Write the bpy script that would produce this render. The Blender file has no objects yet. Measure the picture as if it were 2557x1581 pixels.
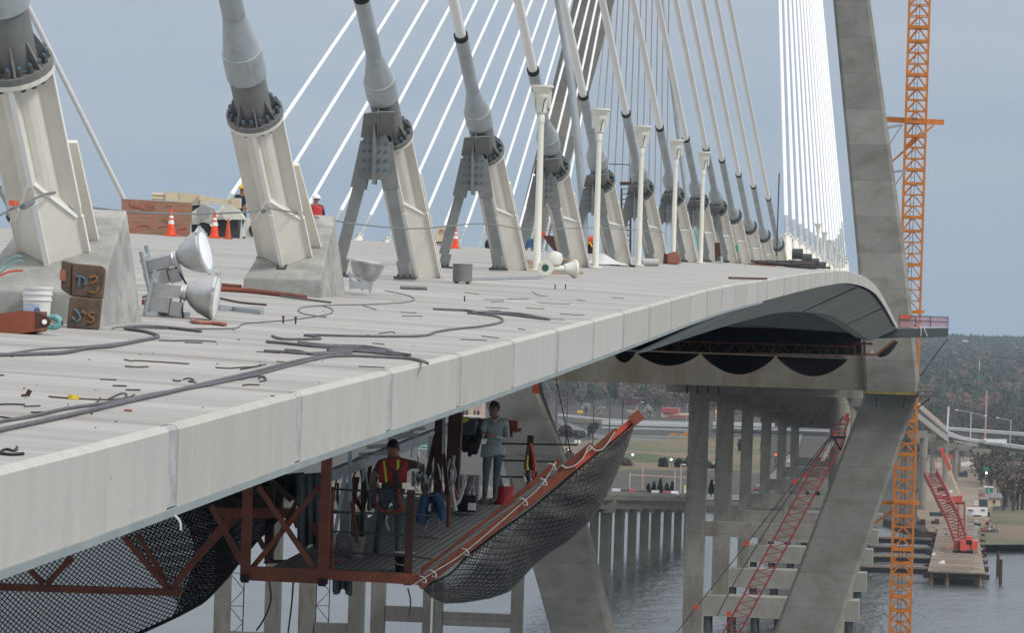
import bpy, math, random
from mathutils import Vector as V, Matrix
R = math.radians
random.seed(7)
C = bpy.context.scene.collection
SC = bpy.context.scene
ZU = V((0, 0, 1))
# ---------------- camera geometry (photo is 2557 x 1581, focal length in its pixels) ----------------
FPX = 10000.0
CX, CY = 1278.5, 790.5
TH, RHO, PIT = math.atan(.1122), R(1.8), .00055
FV = V((-math.sin(TH) * math.cos(PIT), math.cos(TH) * math.cos(PIT), math.sin(PIT)))
R0 = V((math.cos(TH), math.sin(TH), 0))
U0 = R0.cross(FV)
RV = R0 * math.cos(RHO) + U0 * math.sin(RHO)
UV = U0 * math.cos(RHO) - R0 * math.sin(RHO)
def ray(x, y): return FV + RV * ((x - CX) / FPX) + UV * ((CY - y) / FPX)
def px(x, y, d): return ray(x, y) * d                       # point at depth d
def hx(x, y, X): r = ray(x, y); return r * (X / r.x)          # on the plane X
def hy(x, y, Y): r = ray(x, y); return r * (Y / r.y)          # on the plane Y
def hz(x, y, Z): r = ray(x, y); return r * (Z / r.z)          # on the plane Z
# ---------------- bridge alignment ----------------
EDGE, CAB, WID = -4.95, -9.8, 34.7      # right deck edge, right cable plane, cable plane spacing
CROWN = CAB - WID / 2
S0 = 14.5
def bend(Y): return 0 if Y < 190 else (-.0085 * (Y - 190) ** 2 / 60 if Y < 220 else -.0085 * (Y - 205))
ZT = [(0, -1.3), (10, -1.1), (21, -.86), (30, -.61), (40, -.36), (58, .12), (84, .83), (101, 1.18), (121, 1.6), (144, 2.05), (177, 2.55), (207, 2.72), (240, 2.78), (294, 2.42), (340, 1.9), (400, 1.15), (440, .75), (472, .42), (700, -8)]
def pchip(T):
    n = len(T); h = [T[i + 1][0] - T[i][0] for i in range(n - 1)]; s = [(T[i + 1][1] - T[i][1]) / h[i] for i in range(n - 1)]
    m = [s[0]] + [0 if s[i - 1] * s[i] <= 0 else 2 * s[i - 1] * s[i] / (s[i - 1] + s[i]) for i in range(1, n - 1)] + [s[-1]]
    def f(x):
        x = min(max(x, T[0][0]), T[-1][0] - 1e-6)
        i = max(k for k in range(n - 1) if T[k][0] <= x); t = (x - T[i][0]) / h[i]
        return T[i][1] * (1 + 2 * t) * (1 - t) ** 2 + h[i] * m[i] * t * (1 - t) ** 2 + T[i + 1][1] * t * t * (3 - 2 * t) + h[i] * m[i + 1] * t * t * (t - 1)
    return f
zE = pchip(ZT)
def cross(l):                                                # height over the right edge, l metres in from it
    if l < 4.6: return .037 * l
    if l < 22.2: return .17 + .0315 * (l - 4.6)
    return .724 - .0315 * (l - 22.2)
def deckz(X, Y): return zE(Y) + cross(max(0, EDGE + bend(Y) - X))
def on(x, y, lift=0):                                        # where the sight line of a pixel meets the deck
    r = ray(x, y); prev = None; best = (9, 60)
    Y = 14.
    while Y < 440:
        P = r * (Y / r.y); g = P.z - deckz(P.x, P.y)
        if abs(g) < best[0]: best = (abs(g), Y)
        if prev is not None and g <= 0 < prev[1]:
            a, b = prev[0], Y
            for _ in range(30):
                m = (a + b) / 2; Q = r * (m / r.y)
                if Q.z - deckz(Q.x, Q.y) > 0: a = m
                else: b = m
            Q = r * (a / r.y); return V((Q.x, Q.y, deckz(Q.x, Q.y) + lift))
        prev = (Y, g); Y += 1.
    Q = r * (best[1] / r.y); return V((Q.x, Q.y, deckz(Q.x, Q.y) + lift))
WATER, LAND = -56.0, -54.0
def terr(Y): return LAND if Y < 1750 else LAND + (Y - 1750) * (42. / 4450)
def gnd(x, y, lift=0):
    r = ray(x, y); a, b = 300., 6300.
    for _ in range(50):
        m = (a + b) / 2; Q = r * (m / r.y)
        if Q.z > terr(Q.y): a = m
        else: b = m
    Q = r * (a / r.y); return V((Q.x, Q.y, terr(Q.y) + lift))
# ---------------- materials ----------------
def lin(r, g, b): return tuple((c / 255 / 12.92 if c / 255 < .04045 else ((c / 255 + .055) / 1.055) ** 2.4) for c in (r, g, b))
MT = {}
def mat(name, col, rough=.6, metal=0., var=.18, scale=2.5, stretch=(1, 1, 1), col2=None, thr=.6, soft=.12, sc2=1.5, st2=(1, 1, 1), bump=0., bsc=30, per=None, emit=None, alpha=None, fine=0, lift=None, rnd=0, spots=0):
    m = bpy.data.materials.new(name); m.use_nodes = True; nt = m.node_tree; N = nt.nodes; L = nt.links
    b = N['Principled BSDF']; b.inputs['Roughness'].default_value = rough; b.inputs['Metallic'].default_value = metal
    tc = N.new('ShaderNodeTexCoord')
    def noise(sc, st, det=5):
        mp = N.new('ShaderNodeMapping'); mp.inputs['Scale'].default_value = st; L.new(tc.outputs['Object'], mp.inputs['Vector'])
        n = N.new('ShaderNodeTexNoise'); n.inputs['Scale'].default_value = sc; n.inputs['Detail'].default_value = det; n.inputs['Roughness'].default_value = .62
        L.new(mp.outputs['Vector'], n.inputs['Vector']); return n.outputs['Fac']
    def mixc(fac, a, c, mode='MIX'):
        x = N.new('ShaderNodeMix'); x.data_type = 'RGBA'; x.blend_type = mode
        if hasattr(fac, 'links'): L.new(fac, x.inputs[0])
        else: x.inputs[0].default_value = fac
        for s, k in ((a, 6), (c, 7)):
            if hasattr(s, 'links'): L.new(s, x.inputs[k])
            else: x.inputs[k].default_value = (*s, 1)
        return x.outputs[2]
    def rng(v, a, c, o0=0, o1=1):
        x = N.new('ShaderNodeMapRange'); x.interpolation_type = 'SMOOTHSTEP'; L.new(v, x.inputs[0])
        for k, q in zip((1, 2, 3, 4), (a, c, o0, o1)): x.inputs[k].default_value = q
        return x.outputs[0]
    f = rng(noise(scale, stretch), .28, .72)
    out = mixc(f, tuple(c * (1 - var) for c in col), tuple(min(1, c * (1 + var)) for c in col))
    if fine: out = mixc(rng(noise(scale * 14, stretch), .3, .7), mixc(1, out, (1 - fine,) * 3, 'MULTIPLY'), out)
    if col2: out = mixc(rng(noise(sc2, st2), thr - soft, thr + soft), out, col2)
    if per:                                                    # dark joints every per[1] metres along axis per[0]
        for ax, step, wid, dark in per:
            sp = N.new('ShaderNodeSeparateXYZ'); L.new(tc.outputs['Object'], sp.inputs[0])
            q = N.new('ShaderNodeMath'); q.operation = 'PINGPONG'; q.inputs[1].default_value = step / 2; L.new(sp.outputs[ax], q.inputs[0])
            out = mixc(rng(q.outputs[0], wid * .35, wid, dark, 0), out, tuple(c * .35 for c in col))
    if lift:                                                    # pour lifts of differing tone
        sp = N.new('ShaderNodeSeparateXYZ'); L.new(tc.outputs['Object'], sp.inputs[0])
        q = N.new('ShaderNodeMath'); q.operation = 'DIVIDE'; q.inputs[1].default_value = lift[0]; L.new(sp.outputs[2], q.inputs[0])
        q2 = N.new('ShaderNodeMath'); q2.operation = 'FLOOR'; L.new(q.outputs[0], q2.inputs[0])
        wn = N.new('ShaderNodeTexWhiteNoise'); wn.noise_dimensions = '1D'; L.new(q2.outputs[0], wn.inputs['W'])
        out = mixc(rng(wn.outputs[0], 0, 1), mixc(1, out, (1 - lift[1],) * 3, 'MULTIPLY'), out)
    if rnd:
        oi = N.new('ShaderNodeObjectInfo'); out = mixc(oi.outputs['Random'], mixc(1, out, (1 - rnd, 1 - rnd, 1 - rnd * 1.25), 'MULTIPLY'), out)
    if spots: out = mixc(rng(noise(spots, (1, 1, .45), 2), .70, .76), out, tuple(c * .38 for c in col))
    L.new(out, b.inputs['Base Color'])
    if bump:
        bp = N.new('ShaderNodeBump'); bp.inputs['Strength'].default_value = bump; bp.inputs['Distance'].default_value = .02
        L.new(noise(bsc, stretch), bp.inputs['Height']); L.new(bp.outputs[0], b.inputs['Normal'])
    if emit: b.inputs['Emission Color'].default_value = (*emit[0], 1); b.inputs['Emission Strength'].default_value = emit[1]
    if alpha is not None: b.inputs['Alpha'].default_value = alpha
    MT[name] = m; return m
mat('deck_concrete', (.405, .396, .38), .85, var=.14, scale=.55, stretch=(.12, 1.6, 1), col2=(.29, .27, .245), thr=.61, sc2=.7, st2=(.3, 1, 1), bump=.25, bsc=14, per=[(1, 4.83, .19, .34)], fine=.22)
mat('panel_concrete', (.505, .49, .455), .8, var=.055, scale=2.2, stretch=(1, 1.3, .3), col2=(.41, .39, .355), thr=.67, soft=.1, sc2=2.6, st2=(1, 1, .16), bump=.12, bsc=40, fine=.05, rnd=.10, spots=17)
mat('grout', (.40, .395, .395), .9, var=.2, scale=6)
mat('block_concrete', (.36, .36, .335), .85, var=.2, scale=2.2, col2=(.25, .25, .235), thr=.55, sc2=3, bump=.2, bsc=25, fine=.12)
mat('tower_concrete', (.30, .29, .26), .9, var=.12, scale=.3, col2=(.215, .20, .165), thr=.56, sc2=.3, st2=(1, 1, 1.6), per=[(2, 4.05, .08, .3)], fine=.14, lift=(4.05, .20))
mat('pier_concrete', (.30, .285, .245), .9, var=.16, scale=.35, stretch=(1, 1, .35), col2=(.20, .165, .12), thr=.60, sc2=.5, st2=(1, 1, .35), per=[(2, 7.3, .12, .3)], fine=.16, lift=(7.3, .15))
mat('pale_concrete', (.31, .295, .255), .9, var=.14, scale=.3)
mat('galvanised', (.40, .435, .45), .5, .3, var=.13, scale=2.6, stretch=(1, 1, .5), col2=(.26, .285, .295), thr=.66, sc2=4, fine=.1)
mat('shaded_beam_concrete', (.21, .195, .16), .9, var=.16, scale=.3, col2=(.15, .125, .09), thr=.54, sc2=.25, st2=(1, 1, .5), fine=.16)  # concrete darkened for the shade on the cross beam, plus brown stains
mat('grey_paint', (.185, .193, .185), .55, var=.12, scale=4, fine=.1)
mat('bolt_grey', (.085, .09, .09), .5, var=.2, scale=8)
mat('bolt_cap', (.075, .14, .21), .5, var=.2, scale=8)
mat('cream_steel', (.74, .71, .63), .5, var=.07, scale=1.6, col2=(.33, .25, .17), thr=.735, soft=.03, sc2=3.4, fine=.05)
mat('white_pipe', (.85, .84, .815), .42, var=.05, scale=.9, stretch=(1, 1, .2))
mat('far_pipe', (.9, .9, .9), .4, var=.04, scale=.4)
mat('lamp_cream', (.73, .72, .63), .45, var=.05, scale=2)
mat('lamp_glass', (.86, .87, .86), .15, var=.06, scale=3)
mat('spun_metal', (.52, .52, .51), .36, .75, var=.1, scale=6)
mat('bright_metal', (.68, .68, .67), .3, .8, var=.08, scale=6)
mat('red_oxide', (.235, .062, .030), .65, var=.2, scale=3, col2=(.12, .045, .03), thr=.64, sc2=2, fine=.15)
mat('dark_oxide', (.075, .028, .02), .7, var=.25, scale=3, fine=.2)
mat('bright_red', (.62, .09, .045), .55, var=.12, scale=2)
mat('rusty_steel', (.10, .070, .052), .8, var=.3, scale=7, col2=(.15, .075, .04), thr=.60, sc2=9, bump=.2)
mat('blue_mark', (.085, .135, .165), .8, var=.35, scale=20)
mat('orange_mark', (.23, .11, .04), .8, var=.35, scale=20)
mat('red_mark', (.42, .12, .10), .8, var=.35, scale=20)
mat('crane_orange', (.70, .238, .032), .5, var=.14, scale=1.2, fine=.12)
mat('crane_red', (.30, .04, .036), .55, var=.2, scale=1.5)
mat('crane_body', (.66, .085, .045), .45, var=.1, scale=1)
mat('hose', (.10, .105, .112), .6, var=.2, scale=10)
mat('dark_wire', (.045, .042, .042), .7, var=.3, scale=10)
mat('wire_rope', (.2, .205, .205), .5, .4, var=.2, scale=20)
mat('rust_bar', (.085, .045, .032), .75, var=.3, scale=8)
mat('copper_bar', (.30, .115, .07), .6, var=.2, scale=8)
mat('teal_paint', (.16, .37, .36), .5, var=.15, scale=10)
mat('tape_yellow', (.62, .47, .04), .5, var=.1, scale=20)
mat('plywood', (.33, .19, .115), .8, var=.2, scale=3, stretch=(.5, 1, 4), col2=(.40, .12, .10), thr=.60, sc2=3.2, fine=.15)
mat('timber', (.40, .27, .17), .8, var=.25, scale=4, fine=.2)
mat('beige', (.60, .52, .36), .5, var=.1, scale=3)
mat('machine_white', (.68, .66, .60), .45, var=.12, scale=3, fine=.1)
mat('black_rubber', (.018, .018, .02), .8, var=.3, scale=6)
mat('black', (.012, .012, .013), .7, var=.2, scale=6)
mat('dark_steel', (.05, .055, .057), .6, var=.2, scale=4)
mat('cone_orange', (.85, .085, .02), .45, var=.08, scale=6)
mat('cone_faded', (.55, .10, .035), .6, var=.15, scale=6)
mat('white_band', (.82, .82, .8), .5, var=.05, scale=6)
mat('plastic_white', (.76, .76, .74), .4, var=.08, scale=4)
mat('label_blue', (.42, .52, .68), .5, var=.08, scale=14)
mat('mark_navy', (.06, .12, .28), .5, var=.1, scale=10)
mat('bucket_red', (.34, .02, .022), .4, var=.1, scale=4)
mat('bucket_grey', (.33, .31, .28), .6, var=.25, scale=8, fine=.2)
mat('skin', (.40, .19, .125), .55, var=.08, scale=8)
mat('skin_brown', (.31, .15, .10), .55, var=.08, scale=8)
mat('hair', (.012, .009, .008), .6, var=.3, scale=20)
mat('shirt_pale', (.37, .405, .39), .85, var=.12, scale=7, bump=.5, bsc=9, fine=.12)
mat('shirt_brown', (.12, .07, .055), .85, var=.15, scale=7, bump=.4, bsc=9)
mat('cuff_grey', (.25, .25, .25), .85, var=.12, scale=7)
mat('jeans', (.105, .135, .155), .9, var=.2, scale=6, bump=.5, bsc=9, fine=.15)
mat('jeans_lit', (.15, .19, .23), .9, var=.2, scale=6, bump=.5, bsc=9, fine=.15)
mat('boot', (.08, .06, .045), .8, var=.2, scale=10)
mat('vest_red', (.55, .04, .04), .7, var=.1, scale=8, bump=.3, bsc=9)
mat('hi_yellow', (.85, .88, .05), .5, var=.05, scale=8)
mat('harness', (.55, .10, .05), .7, var=.15, scale=14)
mat('harness_dark', (.12, .06, .06), .7, var=.15, scale=14)
mat('denim_blue', (.05, .105, .21), .9, var=.2, scale=7, bump=.5, bsc=9)
mat('helmet_white', (.85, .85, .84), .35, var=.04, scale=4)
mat('helmet_yellow', (.80, .48, .02), .35, var=.04, scale=4)
mat('navy_cloth', (.022, .03, .06), .9, var=.2, scale=8)
mat('green_cloth', (.04, .12, .09), .9, var=.2, scale=8)
mat('teal_plastic', (.02, .45, .40), .45, var=.1, scale=2)
mat('green_plastic', (.02, .25, .14), .5, var=.1, scale=2)
mat('sheet_plastic', (.62, .61, .60), .5, var=.15, scale=3, bump=.5, bsc=6)
mat('grate', (.29, .30, .305), .55, .3, var=.2, scale=5, per=[(0, .12, .035, .75)])
mat('soffit', (.60, .59, .55), .9, var=.36, scale=.5, stretch=(.05, .55, .05), per=[(1, 9.66, .5, .45)], fine=.3)
mat('girder_grey', (.36, .37, .35), .7, var=.12, scale=.5, stretch=(1, .3, 1))
mat('lip_steel', (.27, .31, .31), .55, var=.12, scale=1.5)
mat('pale_steel', (.48, .47, .42), .7, var=.08, scale=1)
mat('beam_steel', (.075, .09, .088), .6, var=.15, scale=.8)
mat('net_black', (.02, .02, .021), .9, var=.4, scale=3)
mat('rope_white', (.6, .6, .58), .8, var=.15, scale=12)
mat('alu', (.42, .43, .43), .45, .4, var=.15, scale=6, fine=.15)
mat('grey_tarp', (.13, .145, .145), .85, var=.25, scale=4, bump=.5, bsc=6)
mat('yellow_net', (.33, .23, .05), .8, var=.25, scale=3)
mat('scaffold', (.16, .15, .125), .8, var=.2, scale=2)
mat('asphalt', (.14, .145, .15), .9, var=.12, scale=.05, fine=.15)
mat('old_bridge', (.27, .255, .215), .9, var=.18, scale=.25, col2=(.16, .145, .115), thr=.60, sc2=.3, fine=.15)
mat('guard_steel', (.45, .46, .46), .5, .3, var=.1, scale=1)
mat('grass_land', (.115, .118, .055), 1, var=.25, scale=.03, col2=(.185, .125, .085), thr=.52, sc2=.012, fine=.25)
mat('green_grass', (.075, .095, .035), 1, var=.3, scale=.08, fine=.3)
mat('brown_earth', (.20, .125, .085), 1, var=.2, scale=.05, col2=(.13, .11, .06), thr=.56, sc2=.04, fine=.25)
mat('sand_lot', (.26, .20, .145), 1, var=.2, scale=.06, stretch=(1, .35, 1), col2=(.19, .16, .12), thr=.56, sc2=.05, fine=.2)
mat('scrub', (.075, .068, .05), 1, var=.3, scale=.08, fine=.3)
mat('dark_water_edge', (.10, .085, .05), 1, var=.3, scale=.1)
mat('forest_floor', (.045, .04, .032), 1, var=.3, scale=.04)
mat('pine', (.038, .052, .034), 1, var=.4, scale=.15)
mat('bare_twigs', (.12, .09, .07), 1, var=.3, scale=.12)
mat('russet', (.125, .068, .045), 1, var=.3, scale=.12)
mat('grey_twigs', (.095, .086, .066)
, 1, var=.3, scale=.12)
mat('thicket', (.20, .165, .13), 1, var=.3, scale=.12)
mat('bark', (.06, .05, .042), 1, var=.3, scale=.5)
mat('blossom', (.42, .40, .36), 1, var=.2, scale=.4)
mat('evergreen', (.024, .036, .02), 1, var=.4, scale=.4)
mat('house_white', (.80, .80, .79), .6, var=.04, scale=.3)
mat('brick', (.17, .06, .045), .9, var=.2, scale=.5)
mat('roof_pink', (.34, .085, .085), .7, var=.12, scale=.4)
mat('roof_grey', (.16, .165, .17), .7, var=.12, scale=.4)
mat('wall_cream', (.58, .47, .33), .8, var=.08, scale=.4)
mat('wall_pink', (.50, .34, .27), .8, var=.08, scale=.4)
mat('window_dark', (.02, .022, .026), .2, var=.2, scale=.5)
mat('machine_yellow', (.62, .27, .02), .6, var=.2, scale=.6)
mat('sign_green', (.0, .25, .16), .5, var=.05, scale=1)
mat('sign_orange', (.80, .27, .06), .5, var=.08, scale=.5)
mat('sign_white', (.85, .83, .80), .5, var=.04, scale=1)
mat('sign_yellow', (.78, .48, .02), .5, var=.06, scale=1)
mat('red_lamp', (.8, .02, .02), .4, emit=((1, .04, .03), 3.5))
mat('white_lamp', (.9, .9, .8), .4, emit=((1, .97, .82), 4))
mat('pole_grey', (.42, .43, .43), .6, var=.1, scale=1)
mat('pole_dark', (.03, .028, .026), .8, var=.2, scale=1)
mat('pole_pale', (.70, .70, .69), .6, var=.05, scale=1)
mat('pole_pink', (.55, .36, .32), .6, var=.05, scale=.2)
mat('barrier_pink', (.42, .34, .29), .9, var=.15, scale=.2)
mat('car_silver', (.42, .43, .44), .35, .3, var=.05)
mat('car_white', (.8, .8, .8), .35, var=.03)
mat('car_dark', (.03, .032, .038), .35, var=.1)
mat('car_red', (.26, .03, .03), .35, var=.1)
mat('deck_timber', (.30, .245, .19), .9, var=.3, scale=.25, stretch=(.2, 1.6, 1), col2=(.17, .13, .10), thr=.57, sc2=.4, st2=(.3, 2, 1), fine=.3)
mat('pile_rust', (.07, .035, .03), .85, var=.3, scale=.5)
mat('pile_light', (.26, .16, .11), .85, var=.25, scale=.5)
mat('boom_cream', (.62, .52, .34), .6, var=.1, scale=.5)
mat('box_navy', (.04, .055, .075), .6, var=.15, scale=.5)
mat('pink_mesh', (.62, .30, .33), .8, var=.1, scale=2, alpha=.42)
mat('stain_glass', (.03, .09, .06), .2, var=.1)
# water: rippled, reflects the sky
m = mat('water', (.07, .08, .08), .2, var=.2, scale=.02)
nt = m.node_tree; b = nt.nodes['Principled BSDF']; tc = nt.nodes.new('ShaderNodeTexCoord')
def wav(sc, st, dist, src=None):
    mp = nt.nodes.new('ShaderNodeMapping'); mp.inputs['Scale'].default_value = st; nt.links.new(tc.outputs['Object'], mp.inputs[0])
    n = nt.nodes.new('ShaderNodeTexNoise'); n.inputs['Scale'].default_value = sc; n.inputs['Detail'].default_value = 6; nt.links.new(mp.outputs[0], n.inputs[0])
    bp = nt.nodes.new('ShaderNodeBump'); bp.inputs['Strength'].default_value = 1; bp.inputs['Distance'].default_value = dist
    nt.links.new(n.outputs[0], bp.inputs['Height'])
    if src: nt.links.new(src, bp.inputs['Normal'])
    return bp.outputs[0]
nt.links.new(wav(.9, (1, .45, 1), .4, wav(.16, (1, .5, 1), 1.1)), b.inputs['Normal'])
# nets: diamond mesh of cords with holes, by UV (in metres)
def netmat(name, cell, cord, col, fill=0.):
    m = bpy.data.materials.new(name); m.use_nodes = True; nt = m.node_tree; N = nt.nodes; L = nt.links; b = N['Principled BSDF']
    b.inputs['Base Color'].default_value = (*col, 1); b.inputs['Roughness'].default_value = .9
    uv = N.new('ShaderNodeUVMap'); sp = N.new('ShaderNodeSeparateXYZ'); L.new(uv.outputs[0], sp.inputs[0])
    def mth(op, a, c=None):
        x = N.new('ShaderNodeMath'); x.operation = op
        for k, s in enumerate((a, c)):
            if s is None: continue
            if hasattr(s, 'links'): L.new(s, x.inputs[k])
            else: x.inputs[k].default_value = s
        return x.outputs[0]
    ws = []
    for op in ('ADD', 'SUBTRACT'):
        q = mth(op, sp.outputs[0], sp.outputs[1]); ws.append(mth('LESS_THAN', mth('PINGPONG', q, cell / 2), cord))
    a = mth('MAXIMUM', ws[0], ws[1])
    if fill: a = mth('MAXIMUM', a, fill)
    L.new(a, b.inputs['Alpha']); MT[name] = m; return m
netmat('net_open', .085, .011, (.018, .018, .018), .42)
netmat('net_dense', .085, .013, (.022, .023, .023), .6)
netmat('net_big', .15, .012, (.035, .034, .032), .0)
netmat('net_liner', .075, .012, (.16, .153, .142), .55)
# ---------------- mesh builder ----------------
class MB:
    def __init__(s): s.v = []; s.f = []; s.mi = []; s.uv = {}
    def add(s, vs, fs, m=0, uvs=None):
        o = len(s.v); s.v += [V(p) for p in vs]
        for k, f in enumerate(fs):
            if uvs: s.uv[len(s.f)] = [uvs[i] for i in f]
            s.f.append([i + o for i in f]); s.mi.append(m)
        return s
    def hexa(s, p, m=0):                                       # 4 bottom (ccw from above), 4 top
        return s.add(p, [(3, 2, 1, 0), (4, 5, 6, 7), (0, 1, 5, 4), (1, 2, 6, 5), (2, 3, 7, 6), (3, 0, 4, 7)], m)
    def box(s, c, d, m=0, rz=0, mx=None):
        c = V(c); h = [q / 2 for q in d]; M = mx if mx else Matrix.Rotation(rz, 3, 'Z')
        return s.hexa([c + M @ V((x * h[0], y * h[1], z * h[2])) for z in (-1, 1) for x, y in ((-1, -1), (1, -1), (1, 1), (-1, 1))], m)
    def bar(s, p, q, w, h=None, up=ZU, m=0):
        p, q, h = V(p), V(q), h or w; a = (q - p).normalized()
        x = a.cross(up)
        if x.length < 1e-4: x = a.cross(V((0, 1, 0)))
        x.normalize(); y = x.cross(a)
        P = [o + x * (i * w / 2) + y * (j * h / 2) for o in (p, q) for i, j in ((-1, -1), (1, -1), (1, 1), (-1, 1))]
        return s.hexa(P, m)
    def tube(s, pts, r, n=8, m=0, cap=True):
        pts = [V(p) for p in pts]; rs = r if isinstance(r, (list, tuple)) else [r] * len(pts); ref = None; rings = []
        for i, p in enumerate(pts):
            a = (pts[min(i + 1, len(pts) - 1)] - pts[max(i - 1, 0)])
            if a.length < 1e-9: a = V((0, 0, 1))
            a.normalize()
            if ref is None: ref = a.orthogonal().normalized()
            x = (ref - a * ref.dot(a))
            x = x.normalized() if x.length > 1e-6 else a.orthogonal().normalized()
            ref = x; y = a.cross(x)
            rings.append([p + (x * math.cos(t) + y * math.sin(t)) * rs[i] for t in (2 * math.pi * k / n for k in range(n))])
        vs = [q for g in rings for q in g]; fs = []
        for i in range(len(pts) - 1):
            for k in range(n): k2 = (k + 1) % n; fs.append((i * n + k, i * n + k2, (i + 1) * n + k2, (i + 1) * n + k))
        if cap: fs += [tuple(range(n))[::-1], tuple((len(pts) - 1) * n + k for k in range(n))]
        return s.add(vs, fs, m)
    def cyl(s, p, q, r, r2=None, n=14, m=0): return s.tube([p, q], [r, r if r2 is None else r2], n, m)
    def lathe(s, o, ax, prof, n=20, m=0):                       # prof: (distance along axis, radius)
        o, a = V(o), V(ax).normalized(); x = a.orthogonal().normalized(); y = a.cross(x)
        vs = [o + a * d + (x * math.cos(t) + y * math.sin(t)) * r for d, r in prof for t in (2 * math.pi * k / n for k in range(n))]
        fs = [(i * n + k, i * n + (k + 1) % n, (i + 1) * n + (k + 1) % n, (i + 1) * n + k) for i in range(len(prof) - 1) for k in range(n)]
        if prof[0][1] > 1e-4: fs.append(tuple(range(n))[::-1])
        if prof[-1][1] > 1e-4: fs.append(tuple((len(prof) - 1) * n + k for k in range(n)))
        return s.add(vs, fs, m)
    def plate(s, poly, t, m=0):                                 # polygon extruded by vector t
        P = [V(p) for p in poly]; n = len(P); t = V(t)
        return s.add(P + [p + t for p in P], [tuple(range(n))[::-1], tuple(range(n, 2 * n))] + [(k, (k + 1) % n, n + (k + 1) % n, n + k) for k in range(n)], m)
    def grid(s, fn, nu, nv, m=0, uv=None, ring=False):
        vs = [fn(i / nu, j / nv) for i in range(nu + 1) for j in range(nv + 1)]; w = nv + 1
        us = [uv(i / nu, j / nv) for i in range(nu + 1) for j in range(nv + 1)] if uv else None
        return s.add(vs, [(i * w + j, (i + 1) * w + j, (i + 1) * w + j + 1, i * w + j + 1) for i in range(nu) for j in range(nv)], m, us)
    def ball(s, c, r, n=10, m=0, sc=(1, 1, 1)):
        c = V(c); k = n // 2; vs = []; fs = []
        for i in range(k + 1):
            for j in range(n): t = math.pi * i / k; u = 2 * math.pi * j / n; vs.append(c + V((math.sin(t) * math.cos(u) * sc[0], math.sin(t) * math.sin(u) * sc[1], math.cos(t) * sc[2])) * r)
        for i in range(k):
            for j in range(n): fs.append((i * n + j, (i + 1) * n + j, (i + 1) * n + (j + 1) % n, i * n + (j + 1) % n))
        return s.add(vs, fs, m)
    def build(s, name, mats, parent=None, smooth=False, label=None):
        me = bpy.data.meshes.new(name)
        if parent is None:
            if not s.v: return None
            o = V((sum(p.x for p in s.v) / len(s.v), sum(p.y for p in s.v) / len(s.v), min(p.z for p in s.v))); Mi = Matrix.Translation(-o)
        else: Mi = wm(parent).inverted()
        me.from_pydata([tuple(Mi @ p) for p in s.v], [], s.f)
        for q in ([mats] if isinstance(mats, str) else mats): me.materials.append(MT[q])
        if any(s.mi): me.polygons.foreach_set('material_index', s.mi)
        if s.uv:
            ul = me.uv_layers.new(name='UVMap')
            for fi, us in s.uv.items():
                for li, u in zip(me.polygons[fi].loop_indices, us): ul.data[li].uv = u
        if smooth:
            me.polygons.foreach_set('use_smooth', [True] * len(me.polygons)); me.update()
            try: me.set_sharp_from_angle(angle=R(38))
            except Exception: pass
        me.update()
        ob = bpy.data.objects.new(name, me); C.objects.link(ob)
        if parent is None: ob.location = o
        else: ob.parent = parent
        if label: ob['label'] = label
        return ob
def wm(o):
    M = o.matrix_basis.copy()
    while o.parent: o = o.parent; M = o.matrix_basis @ M
    return M
def tag(o, label, cat, group=None, kind=None):
    if label: o['label'] = label
    if cat: o['category'] = cat
    if group: o['group'] = group
    if kind: o['kind'] = kind
    return o
def thing(name, label, cat, loc, group=None, M3=None):
    o = bpy.data.objects.new(name, None); C.objects.link(o); o.empty_display_size = .2
    o.matrix_basis = Matrix.Translation(V(loc)) @ (M3.to_4x4() if M3 else Matrix.Identity(4))
    return tag(o, label, cat, group)
def struct(o): o['kind'] = 'structure'; return o
def dup(root, loc, label=None, rz=None):                        # copy of a thing with copies of its parts and sub-parts
    c = root.copy(); C.objects.link(c); c.location = loc
    if rz is not None: c.rotation_euler = (0, 0, rz)
    if label: c['label'] = label
    for ch in root.children:
        k = ch.copy(); C.objects.link(k); k.parent = c
        for g in ch.children: j = g.copy(); C.objects.link(j); j.parent = k
    return c
def crom(P, k=5):
    P = [V(p) for p in P]
    if len(P) < 3: return P
    out = []
    for i in range(len(P) - 1):
        a, b, c, d = P[max(i - 1, 0)], P[i], P[i + 1], P[min(i + 2, len(P) - 1)]
        for q in range(k):
            t = q / k; out.append(.5 * ((2 * b) + (c - a) * t + (2 * a - 5 * b + 4 * c - d) * t * t + (3 * b - a - 3 * c + d) * t ** 3))
    return out + [P[-1]]
def text_mesh(body, size, name):                                # flat lettering as a mesh in the XY plane
    cu = bpy.data.curves.new(name, 'FONT'); cu.body = body; cu.size = size; cu.extrude = size * .02; cu.align_x = 'CENTER'; cu.align_y = 'CENTER'
    ob = bpy.data.objects.new(name, cu); C.objects.link(ob)
    me = bpy.data.meshes.new_from_object(ob.evaluated_get(bpy.context.evaluated_depsgraph_get()))
    bpy.data.objects.remove(ob); return me
def text(body, size, name, m, parent, P, xdir, ydir, squeeze=1):
    me = text_mesh(body, size, name); x, y = V(xdir).normalized(), V(ydir).normalized(); z = x.cross(y); Mi = wm(parent).inverted()
    for v in me.vertices: v.co = Mi @ (V(P) + x * v.co.x * squeeze + y * v.co.y + z * v.co.z)
    me.materials.clear(); me.materials.append(MT[m]); o = bpy.data.objects.new(name, me); C.objects.link(o); o.parent = parent; return o
ORD = ['first', 'second', 'third', 'fourth', 'fifth', 'sixth', 'seventh', 'eighth', 'ninth', 'tenth', 'eleventh', 'twelfth', 'thirteenth', 'fourteenth', 'fifteenth', 'sixteenth', 'seventeenth', 'eighteenth']
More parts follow.
